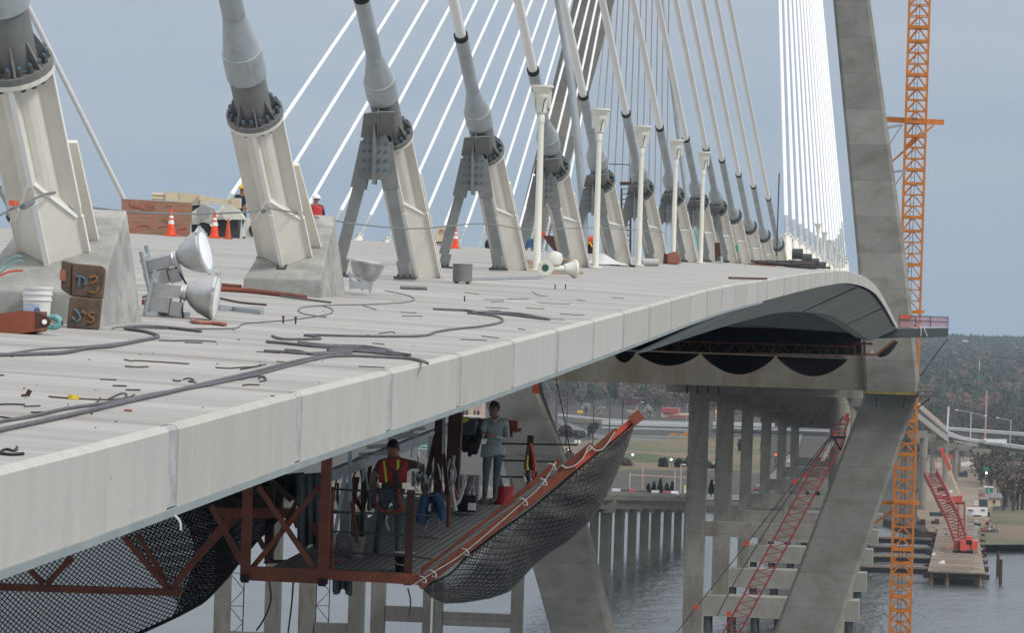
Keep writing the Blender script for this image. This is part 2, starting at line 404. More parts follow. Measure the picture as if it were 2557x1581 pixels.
# ================= bridge deck =================
JY, STEP = 25.06, 4.83
def bp(l, Y, dz=0): return V((EDGE + bend(Y) - l, Y, zE(Y) + cross(max(0, l)) + dz))   # l metres in from the right edge
NP = 88
Y0, Y1 = JY - 3 * STEP, JY + (NP - 3) * STEP                  # 10.6 .. 435
YE = 449.
deck = thing('bridge_deck', 'long pale concrete bridge deck rising to a crest and dropping to the far tower', 'bridge deck', (EDGE, JY, 0))
YS = [Y0 + k * STEP / 2 for k in range(int((YE - Y0) / (STEP / 2)) + 1)] + [YE]
def sweep(b, ls, ys=YS, m=0):                                  # ls: list of (l, dz) around the section, closed
    n = len(ls); vs = [bp(l, Y, dz) for Y in ys for l, dz in ls]
    fs = [(i * n + k, i * n + (k + 1) % n, (i + 1) * n + (k + 1) % n, (i + 1) * n + k) for i in range(len(ys) - 1) for k in range(n)]
    fs += [tuple(range(n))[::-1], tuple((len(ys) - 1) * n + k for k in range(n))]
    return b.add(vs, [f[::-1] for f in fs], m)
b = MB(); sweep(b, [(.07, 0), (4.6, 0), (13, 0), (22.2, 0), (32, 0), (41.5, 0), (41.5, -.3), (22.2, -.3), (4.6, -.3), (.07, -.3)]); b.build('deck_slab', 'deck_concrete', deck)
PH = .527
for k in range(NP):
    a, c = Y0 + k * STEP + .15, Y0 + (k + 1) * STEP - .15
    j = random.uniform(-.006, .006)
    b = MB(); vs = []
    for Y in (a, (a + c) / 2, c): vs += [bp(.07, Y, 0), bp(.035 + j, Y, 0), bp(j, Y, -.03), bp(j, Y, -PH), bp(.07, Y, -PH)]
    b.add(vs, [(i * 5 + q, i * 5 + (q + 1) % 5, i * 5 + 5 + (q + 1) % 5, i * 5 + 5 + q) for i in (0, 1) for q in range(5)] + [(4, 3, 2, 1, 0), (10, 11, 12, 13, 14)])
    b.build('edge_panel', 'panel_concrete', deck)
b = MB(); sweep(b, [(.066, -.006), (.03, -.006), (.008, -.03), (.008, -PH + .01), (.066, -PH + .01)]); b.build('joint_grout', 'grout', deck)
b = MB(); sweep(b, [(.3, -PH - .001), (-.012, -PH - .001), (-.012, -PH - .05), (.3, -PH - .05)], [y for y in YS if y < 100]); b.build('edge_lip', 'lip_steel', deck)
FL, FZ = 2.9, -PH - 1.4
b = MB(); sweep(b, [(.3, -PH - .004), (.3, -PH - .06), (FL, FZ - .06), (FL, FZ)], [y for y in YS if y > 97]); b.build('soffit_fairing', 'soffit', deck)
for Y in (200., 310.):
    b = MB(); sweep(b, [(.25, -PH - .066), (.25, -PH - .075), (FL, FZ - .075), (FL, FZ - .066)], [Y, Y + 1.4]); b.build('fairing_joint', 'black', deck)
for l0, ys in ((4.55, [y for y in YS if y < 99]), (FL + .02, [y for y in YS if y > 98]), (36.5, YS)):
    b = MB(); sweep(b, [(l0 + .45, -.304), (l0 + .45, FZ + .02), (l0 + .49, FZ + .02), (l0 + .49, -.304)], ys)
    sweep(b, [(l0, FZ - .04), (l0, FZ - .08), (l0 + .95, FZ - .08), (l0 + .95, FZ - .04)], ys)
    b.build('edge_girder', 'girder_grey', deck)
for k in range(88):
    Y = Y0 + 2.4 + k * STEP
    b = MB(); L0, L1 = (FL + .55 if Y > 99 else 5.1), 36.4
    for zt, zb, w in ((-.304, -1.5, .03), (-1.5, -1.54, .42)):
        P = []
        for dz in (zb, zt): P += [bp(L1, Y - w / 2, dz), bp(L0, Y - w / 2, dz), bp(L0, Y + w / 2, dz), bp(L1, Y + w / 2, dz)]
        # crown in the middle
        M0 = [bp(22.2, Y - w / 2, dz) for dz in (zb, zt)]; M1 = [bp(22.2, Y + w / 2, dz) for dz in (zb, zt)]
        b.hexa([M0[0], P[1], P[2], M1[0], M0[1], P[5], P[6], M1[1]]); b.hexa([P[0], M0[0], M1[0], P[3], P[4], M0[1], M1[1], P[7]])
    b.build('floor_beam', 'girder_grey', deck)
# ================= far tower =================
YT = 454.
def legpoly(L): return [(hy(a, y, YT), hy(c, y, YT)) for a, c, y in L]
def up(sec, z):                                                # extend the last two sections of a leg to height z
    (a0, c0), (a1, c1) = sec; t = (z - a0.z) / (a1.z - a0.z); return (a0.lerp(a1, t) if 0 <= t <= 1 else a0 + (a1 - a0) * t, c0 + (c1 - c0) * t)
tower = thing('bridge_tower', 'tall concrete diamond tower of two kinked legs joined by a cross beam', 'bridge tower', (CROWN - 2.2, YT, WATER))
LEGS = {}
for nm, L in (('right', [(1932, 2089, 1581), (2057, 2202, 1250), (2158, 2292, 985), (2157, 2294, 950), (2141, 2262, 650), (2080, 2172, 0)]), ('left', [(1375, 1523, 1581), (1283, 1439, 1250), (1206, 1344, 985), (1206, 1338, 950), (1285, 1357, 600), (1431, 1524, 0)])):
    S = legpoly(L); S = [up(S[0:2], WATER - .5)] + S + [up(S[-2:], 108.)]; b = MB(); LEGS[nm] = S
    n = len(S); dep = [7.2, 6.8, 6.4, 6.2, 6.2, 5.6, 4.8, 3.6]; vs = []
    for (a, c), d in zip(S, dep):
        s = .35; vs += [a + V((s, 0, 0)), c - V((s, 0, 0)), c + V((0, s, 0)), c + V((0, d - s, 0)), c + V((-s, d, 0)), a + V((s, d, 0)), a + V((0, d - s, 0)), a + V((0, s, 0))]
    b.add(vs, [(i * 8 + k, i * 8 + (k + 1) % 8, i * 8 + 8 + (k + 1) % 8, i * 8 + 8 + k) for i in range(n - 1) for k in range(8)] + [tuple(range(8))[::-1], tuple((n - 1) * 8 + k for k in range(8))])
    b.build('tower_leg', 'tower_concrete', tower)
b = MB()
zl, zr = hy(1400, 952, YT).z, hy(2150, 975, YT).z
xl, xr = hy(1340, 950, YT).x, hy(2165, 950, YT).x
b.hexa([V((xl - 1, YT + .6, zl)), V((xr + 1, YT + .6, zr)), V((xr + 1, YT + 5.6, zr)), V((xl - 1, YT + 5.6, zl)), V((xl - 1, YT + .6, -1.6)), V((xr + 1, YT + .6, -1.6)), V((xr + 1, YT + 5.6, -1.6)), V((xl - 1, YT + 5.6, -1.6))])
b.build('cross_beam', 'shaded_beam_concrete', tower)
# ---- end beam of the deck at the tower with its railed landing ----
lg = thing('landing_beam', 'dark steel box beam sticking out past the deck edge beside the tower', 'steel beam', hy(2262, 830, 447))
b = MB(); q = [hy(2157, 822, 447), hy(2369, 819, 447), hy(2366, 842, 447), hy(2157, 846, 447)]; b.plate([q[3], q[2], q[1], q[0]], (0, 1.6, 0)); b.build('beam', 'beam_steel', lg)
b = MB(); q = [hy(2125, 806, 446.9), hy(2156, 822, 446.9), hy(2156, 840, 446.9), hy(2128, 812, 446.9)]; b.plate(q[::-1], (0, .05, 0)); b.build('end_plate', 'pale_steel', lg)  # girder web end, light falling on it painted in as a paler tone
for sx in (2296, 2306):
    b = MB(); b.tube(crom([hy(sx, 812, 446.8), hy(sx + 4, 826, 446.75), hy(sx + 3 + (sx - 2296) * .7, 840, 446.8)]), .05, 6); b.build('hanging_strap', 'rope_white', lg)
rl = thing('guard_rail', 'pink mesh guard rail along the top of the dark landing beam', 'railing', hy(2300, 818, 447.6))
b = MB()
for x in (2245, 2286, 2323, 2367): b.bar(hy(x, 817.5, 447.6), hy(x + 1, 786 + (x - 2245) * .045, 447.6), .07)
for dy in (0, 12): b.bar(hy(2245, 787 + dy, 447.6), hy(2368, 792 + dy, 447.6), .06)
b.build('rail_frame', 'dark_oxide', rl)
b = MB(); b.plate([hy(2246, 816, 447.66), hy(2367, 817, 447.66), hy(2368, 793, 447.66), hy(2246, 788, 447.66)], (0, .02, 0)); b.build('safety_mesh', 'pink_mesh', rl)
b = MB(); b.plate([hy(2247, 795, 447.55), hy(2276, 796, 447.55), hy(2276, 787.5, 447.55), hy(2247, 786.5, 447.55)], (0, .03, 0)); b.build('orange_panel', 'bright_red', rl)
b = MB(); b.tube([hy(2366, 846, 447.5), hy(2330, 895, 450), hy(2297, 942, 452.5)], .05, 5); tag(b.build('stay_wire', 'dark_wire'), 'thin dark wire slanting from the landing beam to the tower leg', 'wire')
# ---- scaffold walkway round the right leg ----
sw = thing('scaffold_walkway', 'scaffold walkway with yellow edge netting wrapped round the right tower leg', 'scaffold', hy(2230, 985, 452))
b = MB()
for x in (2159, 2190, 2242, 2293): b.bar(hy(x, 988, 452.2), hy(x + 1, 953, 452.2), .08)
for y in (956, 966, 976): b.bar(hy(2160, y - 1, 452.2), hy(2294, y + 4, 452.2), .05)
b.build('rail_frame', 'scaffold', sw)
b = MB(); b.plate([hy(2158, 983, 452.1), hy(2293, 987.5, 452.1), hy(2293, 981.5, 452.1), hy(2160, 977, 452.1)], (0, .06, 0)); b.build('edge_netting', 'yellow_net', sw)
b = MB(); b.plate([hy(2158, 988, 452.2), hy(2293, 992, 452.2), hy(2293, 988, 452.2), hy(2158, 984, 452.2)], (0, 1.7, 0)); b.build('walkway_floor', 'dark_steel', sw)
b = MB()
for y in (975, 988): b.plate([hy(2296, y + 4, 451), hy(2336, y + 5, 451), hy(2336, y, 451), hy(2296, y, 451)], (0, 4, 0))
for x in (2298, 2311, 2323, 2336): b.bar(hy(x, 995, 451), hy(x, 958, 451), .08); b.bar(hy(x, 995, 455), hy(x, 958, 455), .08)
for y in (958, 966): b.bar(hy(2298, y, 451), hy(2336, y + 2, 451), .05)
b.build('side_bay', 'scaffold', sw)
for x0, y0, x1, y1 in ((2290, 1020, 2322, 995), (2188, 992, 2189, 1018), (2259, 992, 2255, 1020)):
    b = MB(); b.bar(hy(x0, y0, 452.5), hy(x1, y1, 452.5), .16); b.build('support_strut', 'dark_oxide', sw)
# ---- small work basket hung on the leg beside the crane boom tip ----
wb = thing('hanging_basket', 'small dark steel work basket bracketed to the tower leg by the red boom tip', 'work basket', hy(2095, 1092, 452))
b = MB(); b.plate([hy(2074, 1096, 451), hy(2111, 1096, 451), hy(2111, 1090, 451), hy(2074, 1090, 451)], (0, 1.6, 0), m=1)
for y in (1061, 1071, 1082): b.bar(hy(2076, y, 451), hy(2112, y + 1, 451), .09); b.bar(hy(2076, y, 452.6), hy(2112, y + 1, 452.6), .09)
for x in (2077, 2094, 2111): b.bar(hy(x, 1061, 451), hy(x, 1093, 451), .08)
b.build('basket', ['dark_steel', 'black'], wb)
b = MB(); b.bar(hy(2084, 1096, 452), hy(2098, 1124, 453.5), .14); b.bar(hy(2112, 1088, 452), hy(2099, 1125, 453.5), .12); b.build('basket_bracket', 'black', wb)
# ================= stays =================
def ltop(side, yr, tw):                                        # anchor on a tower leg at height yr
    S = LEGS[side][4:]
    for (a, c), (a2, c2) in zip(S, S[1:]):
        if a.z <= yr <= a2.z + 1e-3:
            t = (yr - a.z) / (a2.z - a.z); p = (a.lerp(a2, t) + c.lerp(c2, t)) / 2; return V((p.x, YT + 2.2, yr))
def stay(P0, T, kind, label, group, r_pipe=.108, sl_end=7.2, mats=('white_pipe',), SF=3.5):
    a = (T - P0).normalized(); y = (V((0, 1, 0)) - a * a.y).normalized()
    if y.z < 0 and kind != 'far': y = -y
    x = y.cross(a); M3 = Matrix((x, y, a)).transposed()
    st = thing('stay_cable', label, 'stay cable', P0, group, M3)
    W = lambda u, v, s: P0 + x * u + y * v + a * s
    far = kind in ('far', 'backstay')
    h = .34 if kind == 'block' else .31 if not far else .27
    n = 10 if far else 20
    if kind != 'backstay':
        b = MB()                                               # welded anchor arm: diamond box below, cruciform fins above
        ring = lambda s, ss: [W(0, -h, s), W(h, 0, ss), W(0, h, s), W(-h, 0, ss)]
        Lb = SF * .62; r0, r1 = ring(-.3, -.3), ring(Lb, Lb - .6); b.add(r0 + r1, [(0, 1, 5, 4), (1, 2, 6, 5), (2, 3, 7, 6), (3, 0, 4, 7), (4, 5, 6), (4, 6, 7), (3, 2, 1, 0)])
        for u, v in ((1, 0), (0, 1), (-1, 0), (0, -1)):
            p, q = W(u * .12, v * .12, 1.4), W(u * .12, v * .12, SF); p2, q2 = W(u * (h + .03), v * (h + .03), 1.4), W(u * (h + .03), v * (h + .03), SF)
            o = (x * v + y * u) * .022; b.hexa([p - o, p2 - o, p2 + o, p + o, q - o, q2 - o, q2 + o, q + o])
            if not far:
                e = (x * v + y * u) * .02; b.hexa([W(u * .3, v * .3, -.3) - e, W(u * (h + .035), v * (h + .035), -.3) - e, W(u * (h + .035), v * (h + .035), -.3) + e, W(u * .3, v * .3, -.3) + e, W(u * .3, v * .3, Lb - .2) - e, W(u * (h + .035), v * (h + .035), Lb - .2) - e, W(u * (h + .035), v * (h + .035), Lb - .2) + e, W(u * .3, v * .3, Lb - .2) + e])
        if not far:                                            # white strips painting the light that the plate edges catch
            for u, v in ((1, 0), (0, -1), (-1, 0)):
                e = (x * v + y * u) * .028; f_ = (x * u + y * v)
                for s0_, s1_, hh in ((Lb - .5 if u else Lb, SF, h + .03), (-.3, Lb - (.2 if not u else .6), h + .036)):
                    q0, q1 = W(u * hh, v * hh, s0_), W(u * hh, v * hh, s1_); b.hexa([q0 - e, q0 + e, q0 + e + f_ * .012, q0 - e + f_ * .012, q1 - e, q1 + e, q1 + e + f_ * .012, q1 - e + f_ * .012], 1)
            for sg in (-1, 1): b.bar(W(.02 * sg, -h * .96, Lb + .01), W(sg * h * .94, -.02, Lb - .6), .035, .035, m=1)
        if not far: b.hexa([W(p, q, s) for s, w in ((-.4, (.52 if P0.y > 50 else .44) if kind == 'block' else .33), (Lb + .1, .40 if kind == 'block' else .33)) for p, q in ((.16, .34), (w, .30), (w, .36), (.16, .40))])
        b.cyl(W(0, 0, 1.5), W(0, 0, SF), .2, n=n); b.build('anchor_arm', ['cream_steel', 'white_pipe'], st)
        b = MB(); b.cyl(W(0, 0, SF), W(0, 0, SF + .055), .40, n=n + 4); b.build('base_flange', 'cream_steel' if not far else 'far_pipe', st)
        b = MB(); b.cyl(W(0, 0, SF + .057), W(0, 0, SF + .13), .40, n=n + 4, m=2); k = 8 if far else 18
        for i in range(k):
            t = 2 * math.pi * (i + .5) / k; u, v = math.cos(t) * .335, math.sin(t) * .335
            b.cyl(W(u, v, SF + .13), W(u, v, SF + .215), .036, .033, n=6, m=0); b.cyl(W(u, v, SF - .05), W(u, v, SF), .03, n=6, m=0)
            if not far: b.cyl(W(u, v, SF + .215), W(u, v, SF + .235), .024, .016, n=6, m=1)
        b.build('pipe_flange', ['black' if far else 'bolt_grey', 'bolt_cap', 'grey_paint'], st)
    if far:
        s0 = SF + .13 if kind == 'far' else 0
        b = MB(); b.cyl(W(0, 0, s0), W(0, 0, sl_end), .15, n=8); b.build('steel_sleeve', 'galvanised', st, True)
        b = MB(); b.cyl(W(0, 0, sl_end - .05), T, r_pipe, n=8)
        for s in (random.uniform(12, 20), random.uniform(30, 40)): b.cyl(W(0, 0, s), W(0, 0, s + .5), r_pipe * 1.1, n=8)
        b.build('cable_pipe', mats[0], st, True); return st
    if kind != 'plain':
        L1 = SF + (.76 if kind == 'block' else 1.0)
        b = MB(); b.cyl(W(0, 0, SF + .13), W(0, 0, L1 + .1), .25, n=n)
        for i in range(8):
            t = 2 * math.pi * i / 8 + .2; u, v = math.cos(t), math.sin(t); o = (x * -v + y * u) * .012
            b.plate([W(u * .25, v * .25, SF + .13) - o, W(u * .385, v * .385, SF + .13) - o, W(u * .25, v * .25, SF + .42) - o], o * 2)
        b.build('guide_pipe', 'grey_paint', st, True)
    else: L1 = SF + .15
    rs = .16 if kind == 'block' else .137
    b = MB(); b.lathe(P0, a, [(L1, .272), (L1 + .004, .278), (L1 + .44, .278), (L1 + .445, .258), (L1 + .98, rs + .012), (L1 + 1.02, rs)], n); b.build('bell_reducer', 'galvanised', st, True)
    b = MB(); b.lathe(P0, a, [(L1 + 1.0, rs), (sl_end - .5, rs), (sl_end - .1, rs + .002)], n); b.build('steel_sleeve', 'galvanised', st, True)
    b = MB(); b.cyl(W(0, 0, sl_end - .12), W(0, 0, sl_end), rs + .008, n=n); b.build('rubber_boot', 'black', st)
    b = MB(); b.cyl(W(0, 0, sl_end - .02), T, r_pipe, n=12); b.build('cable_pipe', mats[0], st, True)
    if kind == 'frame':                                        # damper bracket on two legs in front of the anchor arm
        sa = L1 - .7; A = W(-.2, -.34, sa); yz = A.y - .02; zd = deckz(A.x, yz); hA = A.z - zd
        for sg in (-1, 1):
            foot = V((A.x + sg * .58, yz, zd)); topp = V((A.x + sg * .14, yz, zd + hA - .05)); mid = foot.lerp(topp, .66)
            b = MB(); b.bar(foot + V((0, 0, .3)), mid, .19, .15, V((0, 1, 0))); b.bar(mid, topp, .27, .16, V((0, 1, 0))); b.bar(foot + V((0, 0, .02)), foot + (topp - foot) * .14, .195, .155, V((0, 1, 0)))
            lo = b.build('leg', 'grey_paint', st)
            b = MB(); b.box(foot + V((0, 0, .025)), (.36, .36, .05))
            for i in (-.11, 0, .11): b.cyl(foot + V((i, -.13, -.0)), foot + V((i, -.13, .09)), .022, n=6)
            b.build('foot_plate', 'dark_steel', lo)
        b = MB(); z = zd + hA - .48; q = [(-.30, 0), (-.17, -.22), (.17, -.22), (.30, 0), (.27, .4), (.14, .62), (-.14, .62), (-.27, .4)]
        b.plate([V((A.x + u, yz - .10, z + v)) for u, v in q], (0, .03, 0))
        b.plate([V((A.x - .02, yz - .26, z - .3)), V((A.x + .02, yz - .26, z - .3)), V((A.x + .02, yz - .34, z + .75)), V((A.x - .02, yz - .34, z + .75))], (0, .36, 0))
        for u in (-.2, -.1, .08, .19):
            for v in (-.04, .12, .28, .42): b.cyl(V((A.x + u, yz - .12, z + v)), V((A.x + u, yz - .09, z + v)), .026, n=6, m=1)
        b.build('gusset_plate', ['grey_paint', 'bolt_cap'], st)
        b = MB()
        for sg in (-1, 1): b.plate([W(sg * .02 - .2, -.38, L1 - .66), W(sg * .27 - .2, -.33, L1 - .62), W(sg * .27 - .06, -.33, L1 - .06), W(sg * .02 - .06, -.38, L1 + .02)], y * .025)
        b.plate([W(-.216, -.46, L1 - .75), W(-.184, -.46, L1 - .75), W(-.046, -.42, L1 + .02), W(-.074, -.42, L1 + .02)], y * .2); b.build('damper_wing', 'grey_paint', st)
        b = MB(); b.plate([W(-.18, -.36, -.25), W(.2, -.30, -.25), W(.06, -.38, .45)], y * .02); b.build('base_cover', 'white_pipe', st)
    return st
NEARTOP = lambda i: V((-6.4 - 17.2 * (48 + i * 2.0) / 112, 6.5, 48 + i * 2.0))
NEAR = {}
NIDX = [(2.95, 'block', 3.0), (3.99, 'block', 3.25), (4.99, 'frame', 3.7), (5.99, 'frame', 4.05), (6.99, 'frame', 4.3), (7.99, 'frame', 4.5), (9, 'frame', 4.8), (10, 'frame', 5.1), (10.95, 'frame', 5.4), (11.8, 'frame', 5.6), (12.55, 'plain', 5.5), (13.42, 'plain', 5.1), (14.34, 'plain', 4.9), (15.4, 'plain', 4.6)]
for k, (i, kind, SFk) in enumerate(NIDX):
    Y = {0: 41.7, 1: 56.95}.get(k, i * S0); XC = {0: -9.42, 1: -9.57}.get(k, CAB - (.0 if k < 5 else .12)); P0 = V((XC, Y, deckz(XC, Y)))
    lab = {0: 'thick grey stay rising from the nearest concrete block at the left edge', 1: 'thick grey stay rising from the second concrete block, behind the two floodlights'}.get(k)
    if kind == 'frame': lab = f'white stay on a grey two legged damper frame, {ORD[k - 2]} of the row from the left'
    if kind == 'plain': lab = f'white stay with galvanised sleeve and no damper frame, {ORD[k - 10]} of four from the left'
    NEAR[k + 3] = stay(P0, NEARTOP(i), kind, lab, 'near stays along the deck edge', r_pipe=.13 if kind == 'block' else .108, sl_end=8.2 if kind == 'block' else SFk + 3.5 + .35 * (i - 5), SF=SFk)
for i in (13, 14, 15):
    Y = i * S0 - .2; P0 = V((CAB - WID, Y, deckz(CAB - WID, Y))); T = NEARTOP(i); T.x = -53.6 + (-8.6 - T.x) * 1.0
    stay(P0, T, 'plain', 'grey white stay standing alone against the sky above the plywood board' if i == 15 else 'thin white stay seen just behind the thick stay at the left edge', 'stays on the far edge of the near half', r_pipe=.13)
# stays of the far tower
for i in range(16, 31):
    Y = 232 + (i - 16) * 14.1; P0 = V((CAB + bend(Y) - .02, Y, deckz(CAB, Y)))
    T = ltop('right', 76 - (i - 16) * 1.9, 1); T.x -= 4.8 - (i - 16) * .12
    stay(P0, T, 'far', f'bright white stay in the dense fan beside the right tower leg, {ORD[i - 16]} from left', 'white stays beside the right tower leg', SF=7.5, r_pipe=.125, sl_end=12.2, mats=('far_pipe',))
for i in range(16, 31):
    Y = 228 + (i - 16) * 14.3; P0 = V((CAB - WID + .0, Y, deckz(CAB - WID, Y)))
    T = ltop('left', 84 - (i - 16) * 2.3, 1); T.x -= 6.5 * (1 - (i - 16) / 14)
    stay(P0, T, 'far', f'white stay slanting up rightwards behind the damper frames, {ORD[i - 16]} of its fan', 'white stays slanting up to the left tower leg', r_pipe=.13, SF=7.5, sl_end=12, mats=('far_pipe',))
for k in range(12):
    Y = 478 + k * 14.5; P0 = V((CAB - WID - 1.2 - k * .1, Y, zE(470) - .04 * (Y - 470) + .3)); T = ltop('left', 46 + k * 2.3, 1)
    stay(P0, T, 'backstay', f'thin grey stay beyond the left tower leg, {ORD[k]} of its fan', 'thin stays beyond the tower', r_pipe=.085, sl_end=6, mats=('white_pipe',))
# ---- sloped anchor blocks ----
for i, lab in ((3, 'large sloped concrete anchor block at the left edge behind the rusty steel'), (4, 'sloped concrete anchor block behind the two floodlights lying on the deck')):
    st = NEAR[i]; Y = i * S0; Xr = -8.95 if i == 4 else -8.75; wdt = 1.16 if i == 4 else 1.4
    f = hx(805 if i == 4 else 252, 741 if i == 4 else 798, Xr).y
    bk = f + (2.25 if i == 4 else 2.15); zf, zb = deckz(Xr, f), deckz(Xr, bk)
    h0, h1 = (.26, 1.17) if i == 4 else (.34, 1.2); xl = Xr - wdt; ch = .04
    ab = thing('anchor_block', lab, 'concrete block', (Xr - wdt / 2, f, zf), 'anchor blocks')
    b = MB(); sh = .10
    P = [(xl - .0, f, zf - .1), (Xr, f, zf - .1), (Xr, bk, zb - .1), (xl, bk, zb - .1), (xl + .03, f + .02, zf + h0), (Xr - .03, f + .02, zf + h0), (Xr - sh * 2.0, bk - .1, zb + h1), (xl + sh * 2.0, bk - .1, zb + h1)]
    b.hexa(P); o = b.build('block', 'block_concrete', ab)
    bv = o.modifiers.new('b', 'BEVEL'); bv.width = .025; bv.segments = 2
    # dark pockets where the steel enters the concrete
    b = MB(); T = NEARTOP(NIDX[i - 3][0]); P0 = NEAR[i].matrix_basis.translation; a = (T - P0).normalized(); yv = (V((0, 1, 0)) - a * a.y).normalized(); xv = yv.cross(a)
    n = (V((0, bk - f, zb + h1 - zf - h0)).cross(V((-1, 0, 0)))).normalized(); n = -n if n.z < 0 else n
    o0 = V((xl, f + .02, zf + h0))
    for u, v in ((0, -.34), (.34, 0), (-.34, 0)):
        q = P0 + xv * u + yv * v; t = (o0 - q).dot(n) / a.dot(n); c = q + a * t; e = V((1, 0, 0)); g = n.cross(e)
        ww, hh = (.07, .12) if u == 0 else (.2, .055); c = c + (e * (-.13 if u > 0 else .13) if u else V((0, 0, 0)))
        b.plate([c - e * ww - g * hh, c + e * ww - g * hh, c + e * ww + g * hh, c - e * ww + g * hh], n * .012)
    b.build('grout_pocket', 'dark_steel', ab)
# ---- wire rope strung along the stays ----
PW = [(0, 537), (60, 508), (140, 480), (215, 516), (430, 534), (600, 530), (660, 523), (700, 524), (866, 556), (985, 569), (1064, 570), (1210, 558), (1330, 575), (1450, 569), (1560, 572), (1660, 580)]
b = MB(); b.tube(crom([hx(x, y, CAB + .42) for x, y in PW], 3), .012, 6)
for x, y in ((68, 510), (664, 523)): P = hx(x, y, CAB + .42); b.tube([P + V((.0, -.2, -.03)), P + V((0, .2, .03))], .035, 6)
b.build('lifeline', 'wire_rope'); tag(bpy.data.objects['lifeline'], 'grey wire rope lifeline strung from stay to stay above the deck', 'wire rope')
b = MB(); b.box(hx(35, 507, CAB + .45), (.05, .22, .05)); tag(b.build('turnbuckle', 'bright_red'), 'small red turnbuckle on the lifeline at the left edge', 'turnbuckle')

for k, (L, m) in enumerate([([(-8, 682), (12, 655), (40, 640), (54, 641)], 'teal_paint'), ([(-8, 688), (20, 665), (45, 652), (58, 654)], 'teal_paint'), ([(-8, 692), (18, 680), (40, 676), (58, 675)], 'bright_red')]):
    b = MB(); b.tube(crom([px(x, y, 40.2) for x, y in L], 5), .010, 6); tag(b.build('thin_hose', m, None, True), ['teal hose looping over the nearest concrete block, uppermost of three', 'teal hose looping over the nearest concrete block, just above the red one', 'thin red hose looping over the nearest concrete block'][k], 'hose')
# ================= things on the deck =================
def frame_at(P): return V(P)
# ---- uplight poles on the walkway ----
def lamp_pole(x, y, top_y, label):
    P = hx(x, y, -9.25); Y = P.y; P = V((P.x, Y, deckz(P.x, Y))); H = (hy(x, top_y, Y).z - P.z)
    lp = thing('lamp_pole', label, 'lamp post', P, 'uplight poles along the walkway')
    b = MB(); b.lathe(P, ZU, [(0, .17), (.03, .17), (.031, .10), (.06, .085), (H * .45, .075), (H - .8, .062)], 14)
    for k in range(6): t = k * math.pi / 3; b.cyl(P + V((.135 * math.cos(t), .135 * math.sin(t), .02)), P + V((.135 * math.cos(t), .135 * math.sin(t), .06)), .018, n=6)
    b.build('pole', 'lamp_cream', lp, True)
    b = MB(); b.lathe(P, ZU, [(H - .82, .075), (H - .62, .075), (H - .6, .06)], 12); b.build('pole_socket', 'lamp_cream', lp, True)
    b = MB(); b.lathe(P, ZU, [(H - .60, .11), (H - .3, .13), (H - .27, .15), (H - .2, .155)], 14)
    for s in (-1, 1): b.bar(P + V((s * .17, 0, H - .5)), P + V((s * .19, 0, H - .12)), .03, .05)
    b.build('lamp_housing', 'lamp_cream', lp, True)
    b = MB(); b.lathe(P, ZU, [(H - .2, .12), (H - .12, .19), (H - .05, .235), (H - .045, .255), (H, .255), (H, .232), (H - .03, .225), (H - .07, .20), (H - .17, .10), (H - .17, 0)], 22); b.build('reflector', 'lamp_cream', lp, True)
    b = MB(); b.lathe(P, ZU, [(H - .025, .226), (H - .02, .22), (H - .005, .12), (H, 0)], 22); b.build('lens', 'lamp_glass', lp, True)
    b = MB(); b.tube(crom([P + V((.1, -.12, H - .28)), P + V((.06, -.17, H - .4)), P + V((.03, -.13, H - .58))], 4), .012, 5); b.build('lamp_cable', 'dark_wire', lp)
for k, (x, y, ty) in enumerate([(1340, 675, 212), (1487, 660, 270), (1594, 662, 313), (1680, 659, 348), (1749, 658, 378)]):
    lamp_pole(x, y, ty, f'cream uplight pole with a bowl lamp facing the sky, {ORD[k]} from the left')
for k in range(5):
    Y = 262 + k * 17; P = V((-9.0 + bend(Y), Y, 0)); P.z = deckz(P.x, Y)
    lp = thing('lamp_pole', f'small distant cream lamp pole past the crest beside the white fan, {ORD[k]} nearest', 'lamp post', P, 'distant lamp poles past the crest')
    b = MB(); b.lathe(P, ZU, [(0, .12), (.04, .08), (3.4, .06)], 8); b.build('pole', 'lamp_cream', lp)
    b = MB(); b.lathe(P, ZU, [(3.4, .12), (3.75, .14), (3.95, .26), (4.0, .26), (4.0, 0)], 12); b.build('lamp_bowl', 'lamp_cream', lp, True)
